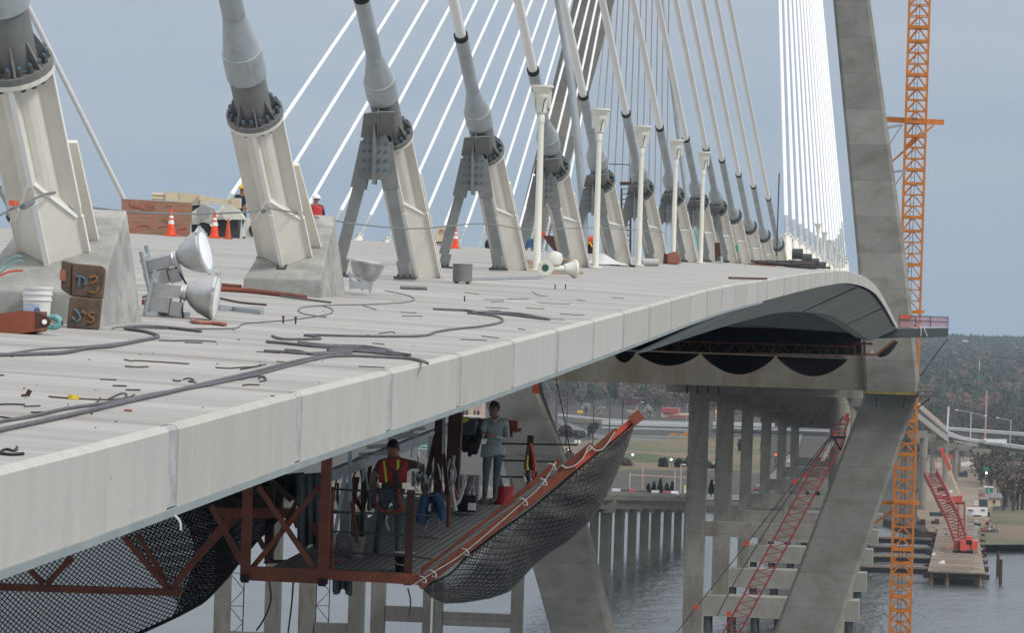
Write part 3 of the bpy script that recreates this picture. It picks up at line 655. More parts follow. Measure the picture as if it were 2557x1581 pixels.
# ---- floodlights lying about ----
def floodlight(label, P, ax, roll, mat_='spun_metal', sc=.93, stand=True, box=True):
    ax = V(ax).normalized(); sd = ax.cross(ZU).normalized(); u = sd.cross(ax); M3 = Matrix.Rotation(roll, 3, ax)
    sd, u = M3 @ sd, M3 @ u
    fl = thing('floodlight', label, 'floodlight', P, 'spun metal floodlights lying on the deck')
    Q = lambda d, s, h: V(P) + (ax * d + sd * s + u * h) * sc
    b = MB(); b.lathe(V(P), ax, [(.17 * sc, .07 * sc), (.20 * sc, .10 * sc), (.24 * sc, .15 * sc), (.33 * sc, .215 * sc), (.45 * sc, .265 * sc), (.52 * sc, .282 * sc)], 26); b.build('reflector', mat_, fl, True)
    b = MB(); b.lathe(V(P), ax, [(.515 * sc, .28 * sc), (.515 * sc, .305 * sc), (.545 * sc, .305 * sc), (.545 * sc, .275 * sc)], 26)
    for k in range(8):
        t = k * math.pi / 4 + .3; c = Q(.53, math.cos(t) * .31, math.sin(t) * .31); b.box(c, (.035 * sc,) * 3)
    b.build('rim', 'bright_metal', fl, True)
    b = MB(); b.lathe(V(P), ax, [(.54 * sc, .276 * sc), (.552 * sc, .2 * sc), (.556 * sc, 0)], 26); b.build('lens', 'lamp_glass', fl, True)
    b = MB(); b.lathe(V(P), ax, [(.10 * sc, .085 * sc), (.12 * sc, .10 * sc), (.14 * sc, .085 * sc), (.155 * sc, .105 * sc), (.175 * sc, .105 * sc), (.18 * sc, .08 * sc)], 18); b.build('neck_ring', 'bright_metal', fl, True)
    if box: b = MB(); b.hexa([Q(d, s, h) for h in (-.075, .075) for d, s in ((-.24, -.1), (.11, -.085), (.11, .085), (-.24, .1))]); b.hexa([Q(d, s, h) for h in (-.27, -.085) for d, s in ((-.30, -.1), (.0, -.1), (.0, .1), (-.30, .1))]); b.hexa([Q(d, s, h) for h in (-.29, -.12) for d, s in ((.01, -.08), (.15, -.08), (.15, .08), (.01, .08))]); b.build('ballast_box', 'alu', fl)
    if stand:
        b = MB()
        for s in (-.15, .15): b.bar(Q(-.27, s, -.34), Q(-.22, s, .22), .05 * sc, .03 * sc)
        b.bar(Q(-.27, -.16, -.30), Q(-.27, .16, -.30), .05 * sc); b.bar(Q(-.24, -.16, .10), Q(-.24, .16, .10), .05 * sc); b.build('bracket', 'galvanised', fl)
    if box: b = MB(); b.tube(crom([Q(.12, .05, -.1), Q(.17, .07, -.25), Q(.2, .08, -.36)], 4), .012, 5); b.build('power_cord', 'black', fl)
    return fl
# two at the left between the blocks: lens plane at the right end of each
Pf = px(430, 727, 45.0); floodlight('upright spun metal floodlight on its bracket, lens to the right, in front of the other', Pf, (1, .05, -.10), 0)
Pb = px(412, 651, 46.8); floodlight('spun metal floodlight lying tilted upward behind another floodlight on the deck', Pb, (1, -.09, .27), .3)
Pc = px(906, 737, 59.6); floodlight('upturned floodlight bowl facing the sky against the second concrete block', Pc, (.12, -.02, 1), .6, stand=False, box=False)
b = MB()
for q in [((868, 684), (932, 712)), ((872, 700), (930, 722)), ((925, 705), (924, 731)), ((872, 680), (878, 716)), ((900, 692), (905, 725))]: b.bar(px(*q[0], 58.9), px(*q[1], 58.9), .05, .03)
b.hexa([px(x, y, d) for y in (722, 704) for x, y0, d in ((872, 0, 58.8), (920, 0, 58.8), (920, 0, 59.1), (872, 0, 59.1))]); tag(b.build('lamp_bracket', 'galvanised'), 'bent galvanised lamp bracket below the upturned bowl beside the second concrete block', 'bracket')
# fallen pole lamp near the first uplight pole
P = on(1362, 690) + V((0, 0, .17)); fp = thing('fallen_lamp', 'cream pole lamp lying on its side by the first uplight pole, round base flange showing', 'floodlight', P)
ax = V((1, .55, 0)).normalized()
b = MB(); b.lathe(P, V((-.15, -1, .05)), [(-.02, .165), (.03, .165)], 18)
for k in range(8): t = k * math.pi / 4; b.ball(P + V((math.cos(t) * .13, -.035, math.sin(t) * .13)), .018, 6)
b.build('base_flange', 'lamp_cream', fp, True)
b = MB(); b.lathe(P, V((-.15, -1, .05)), [(.031, .075), (.04, .07), (.042, 0)], 14); b.build('socket_hole', 'stain_glass', fp)
b = MB(); b.cyl(P + ax * .05, P + ax * .55, .065, n=12); b.lathe(P + ax * .4, ax, [(0, .09), (.2, .16), (.22, .19), (.26, .19), (.26, 0)], 16); b.lathe(P + V((.15, .1, .12)), V((.35, 0, 1)), [(0, .15), (.12, .16), (.22, .10), (.23, 0)], 14); b.build('lamp_housing', 'lamp_cream', fp, True)
# ---- bucket, rusty steel, shackle at the left ----
def bucket(nm, label, P, r, h, m, grp=None, rings=True, handle=True, empty=None):
    bk = thing(nm, label, 'bucket', P, grp)
    pr = [(0, r * .86), (h * .55, r * .94), (h * .60, r * .95), (h * .61, r * 1.03), (h * .64, r * 1.03), (h * .65, r * .96), (h * .76, r * .97), (h * .77, r * 1.05), (h * .81, r * 1.05), (h * .82, r * .98), (h * .92, r), (h * .925, r * 1.06), (h, r * 1.06), (h, r * .98), (h * .9, r * .95), (h * .88, 0)]
    b = MB(); b.lathe(P, ZU, pr, 24); b.build('pail', m, bk, True)
    if handle:
        b = MB(); b.tube(crom([V(P) + V((-r * 1.03, 0, h * .8)), V(P) + V((-r * .6, -r * .9, h * .45)), V(P) + V((r * .6, -r * .9, h * .42)), V(P) + V((r * 1.03, 0, h * .8))], 5), .006, 5); b.build('handle', 'rope_white', bk)
    return bk
Pk = hy(92, 790, 40.1); Pk.z = deckz(Pk.x, Pk.y)
bk = bucket('bucket', 'white plastic pail with a blue printed label against the nearest concrete block', Pk, .15, .37, 'plastic_white', handle=False)
b = MB(); r = .146
def arc(r0, a0, a1, z0, z1, P): return b.grid(lambda u, v: V(P) + V((math.cos(a0 + (a1 - a0) * u) * r0, math.sin(a0 + (a1 - a0) * u) * r0, z0 + (z1 - z0) * v)), 10, 1)
arc(.1425, R(200), R(292), .06, .19, Pk); b.build('label_panel', 'label_blue', bk)
b = MB(); arc(.1435, R(206), R(262), .155, .165, Pk); arc(.1435, R(212), R(258), .135, .143, Pk); b.build('label_lines', 'plastic_white', bk)
b = MB(); t0 = R(283)
for k in range(10): a = k * math.pi / 5; c = Pk + V((math.cos(t0) * .1445, math.sin(t0) * .1445, .125)); e = V((-math.sin(t0), math.cos(t0), 0)); b.bar(c + e * .028 * math.cos(a) + ZU * .028 * math.sin(a), c + e * .028 * math.cos(a + .63) + ZU * .028 * math.sin(a + .63), .007)
b.bar(c - e * .018 + ZU * .01, c + e * .018 + ZU * .0, .016, .012); b.bar(c + e * .005 + ZU * .01, c - e * .01 - ZU * .018, .012, .01); b.build('label_emblem', 'mark_navy', bk)
Pr = on(205, 822); d = Pr.dot(FV)
rs_ = thing('rusty_steel_block', 'lower of two stacked rusty steel boxes marked in blue and orange chalk', 'steel block', Pr, 'rusty steel boxes')
b = MB(); q = [px(166, 818, d), px(246, 826, d), px(254, 746, d), px(174, 741, d)]; b.plate(q, V((-.06, .32, .0))); o = b.build('box', 'rusty_steel', rs_)
o.modifiers.new('b', 'BEVEL').width = .012
def chalk(par, L, m, d, w=.022):
    b = MB()
    for l in L: b.tube(crom([px(x, y, d - .012) for x, y in l], 4), w, 5)
    return b.build('chalk_mark', m, par)
chalk(rs_, [[(186, 772), (196, 782), (200, 796), (190, 805)], [(204, 778), (207, 781)], [(180, 792), (188, 800)]], 'blue_mark', d, .013)
chalk(rs_, [[(236, 782), (226, 781), (222, 788), (233, 796), (230, 805), (219, 804)], [(206, 776), (214, 786)]], 'orange_mark', d, .012)
d2 = d + .03; r2 = thing('rusty_steel_block', 'upper of two stacked rusty steel boxes, its flange turned to the left', 'steel block', px(205, 744, d2), 'rusty steel boxes')
b = MB(); q = [px(178, 740, d2), px(255, 747, d2), px(262, 672, d2), px(254, 664, d2), px(180, 657, d2)]; b.plate(q, V((-.06, .34, .0)))
b.plate([px(152, 722, d2 + .02), px(178, 740, d2 + .02), px(180, 657, d2 + .02), px(153, 650, d2 + .02)], V((-.03, .3, 0))); o = b.build('box', 'rusty_steel', r2)
o.modifiers.new('b', 'BEVEL').width = .012
b = MB(); b.plate([px(149, 700, d2 - .05), px(161, 702, d2 - .05), px(162, 675, d2 - .05), px(150, 673, d2 - .05)], V((0, .08, 0))); b.build('flange_tab', 'copper_bar', r2)
chalk(r2, [[(190, 690), (206, 692), (213, 700), (211, 712)], [(199, 692), (196, 716)], [(216, 694), (214, 710)]], 'blue_mark', d2, .014)
chalk(r2, [[(224, 694), (238, 690), (242, 700), (228, 708)], [(246, 716), (238, 730), (222, 728)]], 'orange_mark', d2, .013)
d = on(60, 835).dot(FV); lgb = thing('steel_spreader', 'rusty box girder end with a pierced lug at the left edge', 'steel girder', on(40, 836))
b = MB(); b.plate([px(-40, 846, d), px(87, 828, d), px(88, 778, d), px(52, 776, d), px(-40, 788, d)], V((0, .5, .0)), 0); b.build('girder', 'red_oxide', lgb)
b = MB(); P = [px(86, 820, d), px(112, 819, d), px(122, 812, d), px(124, 800, d), px(117, 790, d), px(98, 782, d), px(87, 779, d)]; b.plate(P, V((0, .05, 0))); b.build('lug', 'dark_oxide', lgb)
b = MB(); b.cyl(px(111, 804, d - .02), px(111, 804, d + .03), .024, n=14); b.build('lug_hole', 'lamp_glass', lgb)
b = MB(); d += .12; c = px(122, 806, d)
b.tube(crom([px(116, 793, d), px(134, 792, d), px(148, 800, d), px(146, 812, d), px(130, 818, d), px(116, 817, d)], 5), [.022] * 6 + [.032] * 14 + [.022] * 6, 10); sh = b.build('shackle', 'teal_paint', None, True); tag(sh, 'teal painted shackle through the lug of the rusty girder end', 'shackle')
b = MB(); b.cyl(px(146, 806, d), px(157, 805, d), .028, n=8); b.build('shackle_bolt', 'dark_oxide', sh)
# ---- bars, pipes, struts on the deck ----
def rod(nm, label, cat, pts, r, m, n=6, grp=None, k=4, lift=None):
    P = [on(x, y) + V((0, 0, r if lift is None else lift)) for x, y in pts]; b = MB(); b.tube(crom(P, k), r, n); return tag(b.build(nm, m, None, True), label, cat, grp)
rod('steel_pipe', 'long red brown pipe lying in front of the second concrete block', 'pipe', [(548, 728), (640, 734), (762, 749)], .035, 'red_oxide', 8)
rod('steel_pipe', 'red brown pipe just right of the floodlights, half hidden behind them', 'pipe', [(545, 716), (600, 721)], .03, 'red_oxide', 8)
rod('copper_rod', 'bent copper coloured bar on the deck under the front floodlight', 'bar', [(482, 802), (480, 806), (490, 810), (530, 812), (563, 816)], .022, 'copper_bar', 8)
rod('steel_angle', 'red brown steel channel between the left block and the floodlights', 'channel', [(357, 764), (415, 766)], .045, 'red_oxide', 4)
rod('rebar', 'thin dark bar running back from the left block to the floodlight bracket', 'bar', [(357, 745), (400, 728), (440, 724)], .014, 'dark_wire')
rod('rebar', 'thin rust brown bar crossing the deck right of the front floodlight', 'bar', [(545, 746), (600, 758), (665, 764)], .014, 'rust_bar')
rod('rebar', 'grey bar with a bent tip below the long red brown pipe', 'bar', [(700, 742), (780, 752), (826, 758)], .014, 'hose')
for k, (p, q) in enumerate([((545, 772), (655, 786)), ((360, 790), (470, 792)), ((546, 776), (655, 778))]):
    A, B = on(*p) + V((0, 0, .03)), on(*q) + V((0, 0, .03)); b = MB(); b.bar(A, B, .05, .05)
    tag(b.build('steel_strut', 'galvanised'), ['perforated galvanised strut lying right of the front floodlight', 'flat galvanised strut at the foot of the floodlight bracket', 'galvanised strut lying behind the perforated one'][k], 'strut')
P = on(1030, 724); b = MB(); b.tube([P + V((-.2, 0, .035)), P + V((.22, .1, .035))], .03, 8); tag(b.build('conduit_stub', 'grey_paint'), 'short dark grey conduit stub on the deck in front of the first damper frame', 'conduit')
P = on(1154, 708); dr = thing('steel_drum', 'squat dark grey open drum on the deck between the first two damper frames', 'drum', P)
b = MB(); b.lathe(P, ZU, [(.03, .17), (.33, .175), (.335, .18), (.345, .18), (.345, .165), (.1, .16), (.1, 0)], 24); b.build('shell', 'grey_paint', dr, True)
for sx in (-.1, .1): b = MB(); b.box(P + V((sx, -.02, .015)), (.05, .2, .03)); b.build('foot_block', 'black', dr)
for k, (x, y) in enumerate([(1386, 722), (1412, 722), (1160, 753), (707, 808), (738, 810)]):
    P = on(x, y); b = MB(); b.cyl(P, P + V((0, 0, .07)), .011, n=6); b.cyl(P + V((0, 0, .07)), P + V((0, 0, .085)), .02 if k > 2 else .011, n=6)
    tag(b.build('anchor_stud', 'dark_oxide'), ['left of two upright studs in the open deck', 'right of two upright studs in the open deck', 'single upright stud left of the coiled hose', 'left of two headed studs by the thin cable loop', 'right of two headed studs by the thin cable loop'][k], 'stud')
P = on(183, 998); b = MB(); b.lathe(P, ZU, [(0, .038), (.032, .038), (.032, .022), (.03, 0)], 16); tag(b.build('tape_roll', 'tape_yellow', None, True), 'yellow roll of tape lying on the near deck', 'tape roll')
P = on(64, 992); b = MB(); b.bar(P + V((-.03, 0, .01)), P + V((.02, .02, .015)), .03, .015); b.bar(P + V((.01, 0, .01)), P + V((.03, 0, .05)), .02, .03); tag(b.build('scrap', 'dark_oxide'), 'dark rusty scrap of steel left of the yellow tape roll', 'scrap')
P = on(320, 1028); b = MB(); b.ball(P + V((0, 0, .008)), .02, 8, sc=(1.6, 1, .5)); tag(b.build('pebble', 'copper_bar'), 'small tan lump on the near deck right of the two hoses', 'pebble')
P = on(742, 725); b = MB(); b.box(P + V((0, -.05, .05)), (.16, .04, .10)); tag(b.build('clamp_piece', 'red_oxide'), 'small red brown clamp standing against the second concrete block', 'clamp')
# ---- hoses ----
Z4 = lambda L: [(x / 2.038, 700 + y / 2.038) for x, y in L]
HS = [('thick grey hose running from the bottom left corner to the deck edge', .016, [(-60, 800), (0, 776), (220, 728), (450, 676), (640, 632), (850, 583), (1110, 522), (1300, 476), (1500, 424), (1620, 402), (1760, 392), (1900, 396), (2050, 404), (2130, 415), (2172, 432)]),
      ('thinner grey hose lying just left of the thick one', .012, [(-60, 748), (0, 730), (170, 700), (330, 664), (500, 640), (640, 618), (760, 592), (850, 576), (1000, 552), (1110, 530), (1300, 488), (1480, 440), (1600, 410), (1730, 385)]),
      ('grey hose bent in a sharp hairpin in front of the stacked rusty steel boxes', .017, [(-60, 392), (0, 390), (180, 385), (320, 378), (450, 354), (560, 346), (700, 318), (795, 300), (798, 288), (740, 270), (645, 254), (660, 246), (760, 243), (900, 254), (1025, 268)]),
      ('thin grey wire following the hairpin hose from the left edge', .008, [(-60, 390), (0, 384), (200, 356), (380, 345), (560, 330), (760, 298), (790, 290)]),
      ('dark hose sweeping right from the coil towards the deck middle', .014, [(1384, 290), (1440, 306), (1560, 306), (1632, 304), (1600, 292), (1548, 286), (1620, 285), (1800, 290), (2050, 292), (2170, 286), (2220, 268), (2330, 252), (2450, 240), (2540, 222), (2560, 205), (2530, 190), (2460, 180), (2380, 172)]),
      ('black hose in the bundle, uppermost at its left end', .017, [(1356, 321), (1460, 330), (1600, 344), (1740, 352), (1900, 364), (2000, 378), (2084, 390)]),
      ('black hose doubled back in the bundle', .018, [(1520, 326), (1640, 340), (1740, 344), (1860, 348), (1990, 370), (1900, 374), (1760, 366), (1670, 366)]),
      ('black hose in the bundle lowest at its left end', .014, [(1346, 366), (1440, 372), (1560, 380), (1700, 374), (1810, 368), (1930, 378), (2040, 388)]),
      ('short black hose tail poking out of the bundle', .012, [(1450, 360), (1530, 368), (1590, 384), (1680, 380), (1790, 376)]),
      ('grey cable thinly looping from the copper bar past the two headed studs', .007, [(570, 250), (620, 242), (820, 250), (1000, 250), (1190, 248), (1240, 225), (1340, 216), (1480, 205), (1590, 190), (1680, 172), (1690, 150), (1640, 132)]),
      ('thin cable loop left of the conduit stub', .007, [(1660, 190), (1580, 180), (1530, 168), (1520, 150), (1560, 138), (1660, 130), (1800, 128), (1960, 122), (2080, 112), (2106, 95), (2060, 75), (1960, 55)]),
      ('black hose ending in the second coil near the fascia', .016, [(2208, 152), (2300, 156), (2380, 160), (2460, 172), (2560, 178), (2660, 190), (2790, 205), (2760, 198), (2640, 176), (2500, 168), (2400, 170)])]
for lab, r, L in HS:
    w = .006 if r > .012 else 0; P = [on(x, y) + V((random.uniform(-w, w), 0, r)) for x, y in Z4(L)]; b = MB(); b.tube(crom(P, 6), r, 7); tag(b.build('hose', 'hose', None, True), lab, 'hose')
rod('cable_tail', 'black curled cable end at the left edge of the near deck', 'cable', [(-6, 1136), (8, 1128), (20, 1126), (32, 1130), (40, 1127), (42, 1120)], .008, 'black')
rod('cable_tail', 'black cable end lying straight at the left edge of the near deck', 'cable', [(-6, 1134), (6, 1138), (30, 1140), (58, 1138)], .010, 'black')
# ---- wires and offcuts scattered over the deck (read as litter) ----
WR = [((310, 900), (330, 904), (345, 903), (472, 911)), ((312, 917), (340, 919), (370, 918)), ((538, 920), (570, 922), (600, 920), (640, 917), (650, 912)), ((600, 925), (640, 918), (664, 912)), ((432, 950), (440, 954), (452, 953)), ((458, 950), (470, 947), (484, 951), (470, 955), (490, 958)), ((282, 966), (300, 966), (316, 967)), ((122, 993), (150, 996), (250, 1001), (296, 1001)), ((270, 1000), (300, 986), (316, 987), (310, 997), (280, 1000)), ((296, 1001), (320, 996), (336, 988)), ((232, 1016), (246, 1003), (250, 996)), ((0, 1013), (20, 1012), (62, 1013)), ((0, 939), (10, 940)), ((645, 948), (656, 943), (664, 952), (648, 955)), ((606, 965), (620, 963), (648, 964)), ((560, 951), (600, 950), (620, 945), (656, 942), (664, 948)), ((314, 976), (350, 977)), ((0, 1044), (36, 1048)), ((78, 1033), (110, 1032)), ((396, 852), (440, 853), (480, 852), (540, 855)), ((462, 857), (505, 858)), ((1000, 781), (1040, 783)), ((1004, 791), (1055, 791)), ((930, 859), (960, 862)), ((945, 835), (980, 830), (985, 834)), ((760, 851), (790, 849)), ((740, 903), (790, 902)), ((895, 917), (960, 920)), ((1208, 749), (1260, 750)), ((1226, 755), (1258, 754)), ((1266, 748), (1320, 747)), ((1342, 756), (1376, 759), (1424, 761)), ((1330, 729), (1345, 739), (1366, 741)), ((1212, 769), (1270, 772)), ((1312, 770), (1360, 773)), ((1398, 785), (1460, 789)), ((1202, 841), (1246, 846)), ((1150, 849), (1216, 852)), ((1526, 744), (1558, 746)), ((1440, 750), (1462, 752)), ((1220, 776), (1250, 778)), ((1160, 731), (1196, 736)), ((1358, 797), (1410, 800)), ((1294, 823), (1312, 825)), ((905, 764), (940, 775)), ((60, 1018), (100, 1016)), ((250, 950), (290, 951)), ((690, 905), (720, 907)), ((820, 870), (850, 868)), ((640, 880), (700, 884))]
for k, L in enumerate(WR):
    P = [on(x, y) + V((0, 0, .007)) for x, y in L]; b = MB(); b.tube(crom(P, 3), .005 if k > 20 else .0062, 5)
    tag(b.build('tie_wire', 'dark_wire' if k % 7 else 'rust_bar'), 'dark offcut of tie wire littering the open deck', 'wire', 'tie wire offcuts scattered on the deck')
b = MB()
for k in range(110):
    x, y = random.uniform(0, 1600), random.uniform(700, 1080)
    if y > 1210 - x * .31 or (x < 420 and y < 850) or (x < 850 and y < 760): continue
    P = on(x, y); s = random.uniform(.004, .011); b.box(P + V((0, 0, s * .4)), (s * random.uniform(1, 3), s, s * .8), random.choice((0, 0, 0, 0, 1)), random.uniform(0, 3))
tag(b.build('grit', ['dark_wire', 'rust_bar']), 'dark specks of grit and crumbs on the open deck', 'grit', None, 'stuff')
for k, (p, q, m, lab) in enumerate([((1823, 697), (1912, 699), 'rust_bar', 'single brown timber lying across the bare deck near the crest'), ((1366, 684), (1452, 685), 'timber', 'thin tan board beside the fallen cream lamp'), ((1170, 700), (1350, 696), 'galvanised', 'long pale batten on the deck right of the grey drum')]):
    b = MB(); b.bar(on(*p) + V((0, 0, .03)), on(*q) + V((0, 0, .03)), .09, .05); tag(b.build('board', m), lab, 'board')
# ---- plywood sheet, light tower, compressor, cones ----
D = 121.5; pw = thing('plywood_sheet', 'weathered plywood sheet with faded red spray paint, stood on edge on the deck', 'plywood', px(400, 592, D))
b = MB(); b.plate([px(306, 584, D), px(473, 592, D), px(481, 506, D), px(303, 496, D)], V((0, .03, 0))); b.build('sheet', 'plywood', pw)
b = MB()
for L in ([(324, 502), (326, 514), (340, 514)], [(336, 505), (332, 517), (350, 517)], [(350, 508), (348, 519), (362, 520), (366, 510)], [(372, 509), (370, 520), (384, 512), (386, 521)], [(352, 525), (386, 523)], [(345, 565), (368, 562), (372, 568)], [(404, 548), (430, 559)], [(395, 566), (430, 564)], [(444, 572), (466, 570)], [(415, 514), (430, 514)]):
    b.tube([px(x, y, D - .015) for x, y in L], .012, 4)
b.build('spray_marks', 'red_mark', pw)
def cone(x, y, h, m, label, grp='orange traffic cones', bands=True):
    P = on(x, y); P.y -= 0 if y == 588 else 4; P.z = deckz(P.x, P.y); s = h / .9; cn = thing('traffic_cone', label, 'traffic cone', P, grp)
    b = MB(); b.box(P + V((0, 0, .025 * s)), (.40 * s, .40 * s, .05 * s)); b.build('base', m, cn)
    rr = lambda t: (.15 - .115 * t) * s
    b = MB(); b.lathe(P, ZU, [(.05 * s, rr(0)), (.9 * s, rr(1)), (.9 * s, 0)], 16); b.build('cone_body', m, cn, True)
    if bands:
        for a, c in ((.46, .60), (.68, .77)): b = MB(); b.lathe(P, ZU, [(.9 * s * a, rr(a) + .004), (.9 * s * c, rr(c) + .004)], 16); b.build('reflective_band', 'white_band', cn, True)
cone(490, 591, .80, 'cone_orange', 'orange cone with white bands next to the plywood sheet')
cone(594, 596, .82, 'cone_orange', 'orange cone with white bands between the machine and the faded cone')
cone(627, 598, .62, 'cone_faded', 'faded dull orange cone touching the thick stay', bands=False)
cone(519, 588, .36, 'cone_orange', 'short orange cone half hidden by the machine wheel')
cone(1153, 621, .93, 'cone_orange', 'tall slim orange cone leaning on a stand beside the beige machine')
cone(1171, 621, .75, 'cone_orange', 'orange cone with white bands, right of the tall slim cone')
cone(1330, 637, .9, 'cone_faded', 'orange and white marker just left of the first uplight pole')
D = 127.; lt = thing('light_tower', 'beige trailer light tower with its mast folded flat and lamp heads hanging', 'light tower', px(540, 595, D))
def slab(b, L, t=.5, m=0, d=D): return b.plate([px(x, y, d) for x, y in L], V((0, t, 0)), m)
b = MB(); slab(b, [(414, 500), (496, 512), (498, 485), (412, 477)], .5); slab(b, [(447, 497), (449, 497), (449, 480), (447, 480)], .02, d=D - .02); b.build('mast_cabinet', 'beige', lt)
b = MB()
for y in (485, 494): b.tube([px(380, y, D + .1), px(414, y + 2, D + .1)], .06, 10)
b.build('mast_tube', 'beige', lt, True)
b = MB(); b.bar(px(496, 494, D), px(588, 505, D), .10, .13); b.bar(px(500, 504, D - .1), px(592, 514, D - .1), .06, .06); b.box(px(590, 507, D), (.28, .3, .32)); b.box(px(503, 493, D), (.12, .3, .2)); b.build('boom', 'beige', lt)
for x, y, xx, yy in ((511, 527, -.1, -.9), (556, 528, .5, -.6)):
    b = MB(); b.lathe(px(x, y, D - .3) + V((0, .3, .02)), V((xx, yy, -.2)), [(0, .06), (.12, .16), (.3, .235), (.32, .235), (.32, 0)], 16); b.build('lamp_head', 'machine_white' if x > 520 else 'pole_grey', lt, True)
b = MB(); slab(b, [(540, 548), (552, 519), (590, 516), (612, 548)], .35, d=D - .15); slab(b, [(480, 560), (528, 560), (532, 520), (508, 508), (478, 530)], .3); b.build('hood', 'machine_white', lt)
b = MB(); slab(b, [(528, 592), (590, 595), (594, 545), (530, 540)], .6, d=D + .1); slab(b, [(478, 586), (500, 586), (508, 512), (478, 512)], .3, d=D + .25); b.build('engine_body', 'dark_steel', lt)
for x in (508, 640): b = MB(); c = px(x, 574, D - .1); b.cyl(c, c + V((0, .2, 0)), .24, n=16); b.build('wheel', 'black_rubber', lt)
b = MB(); slab(b, [(600, 590), (642, 594), (640, 552), (612, 545)], .3); b.build('fender', 'machine_white', lt)
b = MB(); slab(b, [(528, 562), (546, 564), (538, 534), (533, 534)], .04, d=D - .2); b.build('folded_bag', 'label_blue', lt)
b = MB(); b.bar(px(562, 592, D - .3), px(567, 575, D - .3), .03); b.bar(px(572, 592, D - .3), px(566, 575, D - .3), .03); b.bar(px(569, 590, D - .3), px(569, 546, D - .3), .025); b.build('jack_stand', 'tape_yellow', lt)
D = 200.; cp = thing('air_compressor', 'beige air compressor with a red oval badge left of the tall slim cone', 'compressor', px(1105, 618, D))
b = MB(); slab(b, [(1086, 605), (1122, 605), (1124, 572), (1120, 568), (1090, 569), (1088, 584), (1085, 590)], 1.2, d=D); b.build('housing', 'beige', cp)
b = MB()
for y0, y1 in ((603.5, 606.5), (611, 618)): slab(b, [(1086, y1), (1118, y1), (1118, y0), (1086, y0)], .9, d=D - .02)
slab(b, [(1085, 597), (1088, 597), (1088, 592), (1085, 592)], .02, d=D - .03); b.build('dark_vents', 'window_dark', cp)
b = MB(); slab(b, [(1086, 610.5), (1119, 610.5), (1119, 607), (1086, 607)], 1.2, d=D + .01); b.build('sill', 'boom_cream', cp)
b = MB(); c = px(1103.5, 578, D - .03)
for k in range(16):
    if k in (3, 11): continue
    a0, a1 = k * math.pi / 8, (k + 1) * math.pi / 8; b.bar(c + V((math.cos(a0) * .16, 0, math.sin(a0) * .115 + math.cos(a0) * .02)), c + V((math.cos(a1) * .16, 0, math.sin(a1) * .115 + math.cos(a1) * .02)), .022)
b.build('badge_ring', 'red_mark', cp); text('IR', .19, 'badge_letters', 'red_mark', cp, c, (1, 0, .05), (0, 0, 1), .95)
# ---- machinery half hidden behind the frames ----
D = 190.
def lump(nm, label, cat, parts, base, d):
    t = thing(nm, label, cat, px(*base, d))
    for pn, m, L, th in parts:
        b = MB(); slab(b, L, th, d=d); b.build(pn, m, t)
    return t
t = thing('trailer_wheel', 'fat black tyre standing left of the second damper frame leg', 'tyre', px(1222, 625, 165)); b = MB(); c = px(1224, 612, 165); b.lathe(c, V((1, -.5, 0)), [(-.12, .12), (-.14, .2), (-.1, .25), (.1, .25), (.14, .2), (.12, .12)], 18); b.build('tyre', 'black_rubber', t, True); b = MB(); b.cyl(c - V((.1, -.05, 0)), c + V((.1, -.05, 0)), .12, n=10); b.build('rim', 'dark_steel', t)
lump('generator', 'green and blue generator behind the third damper frame', 'generator', [('green_hood', 'green_plastic', [(1288, 596), (1316, 594), (1312, 566), (1300, 572), (1290, 578)], .8), ('blue_body', 'denim_blue', [(1288, 618), (1330, 618), (1332, 596), (1288, 598)], .7), ('red_panel', 'bright_red', [(1350, 592), (1362, 590), (1360, 578), (1351, 577)], .2)], (1305, 622), 170.)
lump('skip_hopper', 'dark brown tapered steel hopper behind the third damper frame', 'hopper', [('tub', 'dark_oxide', [(1384, 628), (1400, 628), (1392, 589), (1355, 588), (1362, 600)], 1.0), ('strap', 'tape_yellow', [(1385, 612), (1392, 608), (1394, 612), (1386, 616)], .02)], (1380, 630), 160.)
t = thing('cable_reel', 'red steel spool wound with orange hose between the third and fourth frames', 'spool', px(1474, 645, 150)); b = MB(); c = px(1474, 613, 150)
for k in range(4): b.cyl(c + V((-.2 + k * .13, 0, -.3)), c + V((-.2 + k * .13, .02, .34)), .09, n=8)
b.build('drum', 'dark_oxide', t)
for s in (-.05, .05): b = MB(); b.cyl(c + V((s - .02, -.12, .18)), c + V((s + .2, -.12, .22)), .17, n=12); b.build('hose_coil', 'bright_red', t)
b = MB(); b.tube(crom([c + V((-.3, -.25, .05)), c + V((.0, -.28, .1)), c + V((.1, -.28, -.05)), c + V((.3, -.26, .08))], 4), .03, 5); b.build('loose_hose', 'tape_yellow', t)
t = thing('timber_stack', 'stack of rough tan boards at the foot of the second damper frame', 'timber', on(1318, 674))
for k, (L, m) in enumerate([([(1298, 668), (1330, 672), (1332, 666), (1298, 658)], 'timber'), ([(1300, 660), (1325, 660), (1322, 650), (1302, 645)], 'timber'), ([(1330, 668), (1346, 670), (1344, 650), (1336, 640)], 'rust_bar'), ([(1385, 640), (1422, 655), (1420, 650), (1388, 636)], 'timber')]): b = MB(); slab(b, L, .5, d=91 + k * .3); b.build('board', m, t)
b = MB(); c = on(1505, 662); g = lambda u, v: c + V(((u - .5) * 2.0 * (1 - .25 * v), (v - .2) * 1.6, .02 + .22 * math.sin(math.pi * min(1, u * 1.15)) * math.sin(math.pi * v) * (1 + .35 * math.sin(11 * u + 5 * v)) + .05 * math.sin(17 * u) * v)); b.grid(g, 22, 12); tag(b.build('plastic_sheet', 'sheet_plastic', None, True), 'crumpled white plastic sheeting heaped at the foot of the second uplight pole', 'plastic sheet')
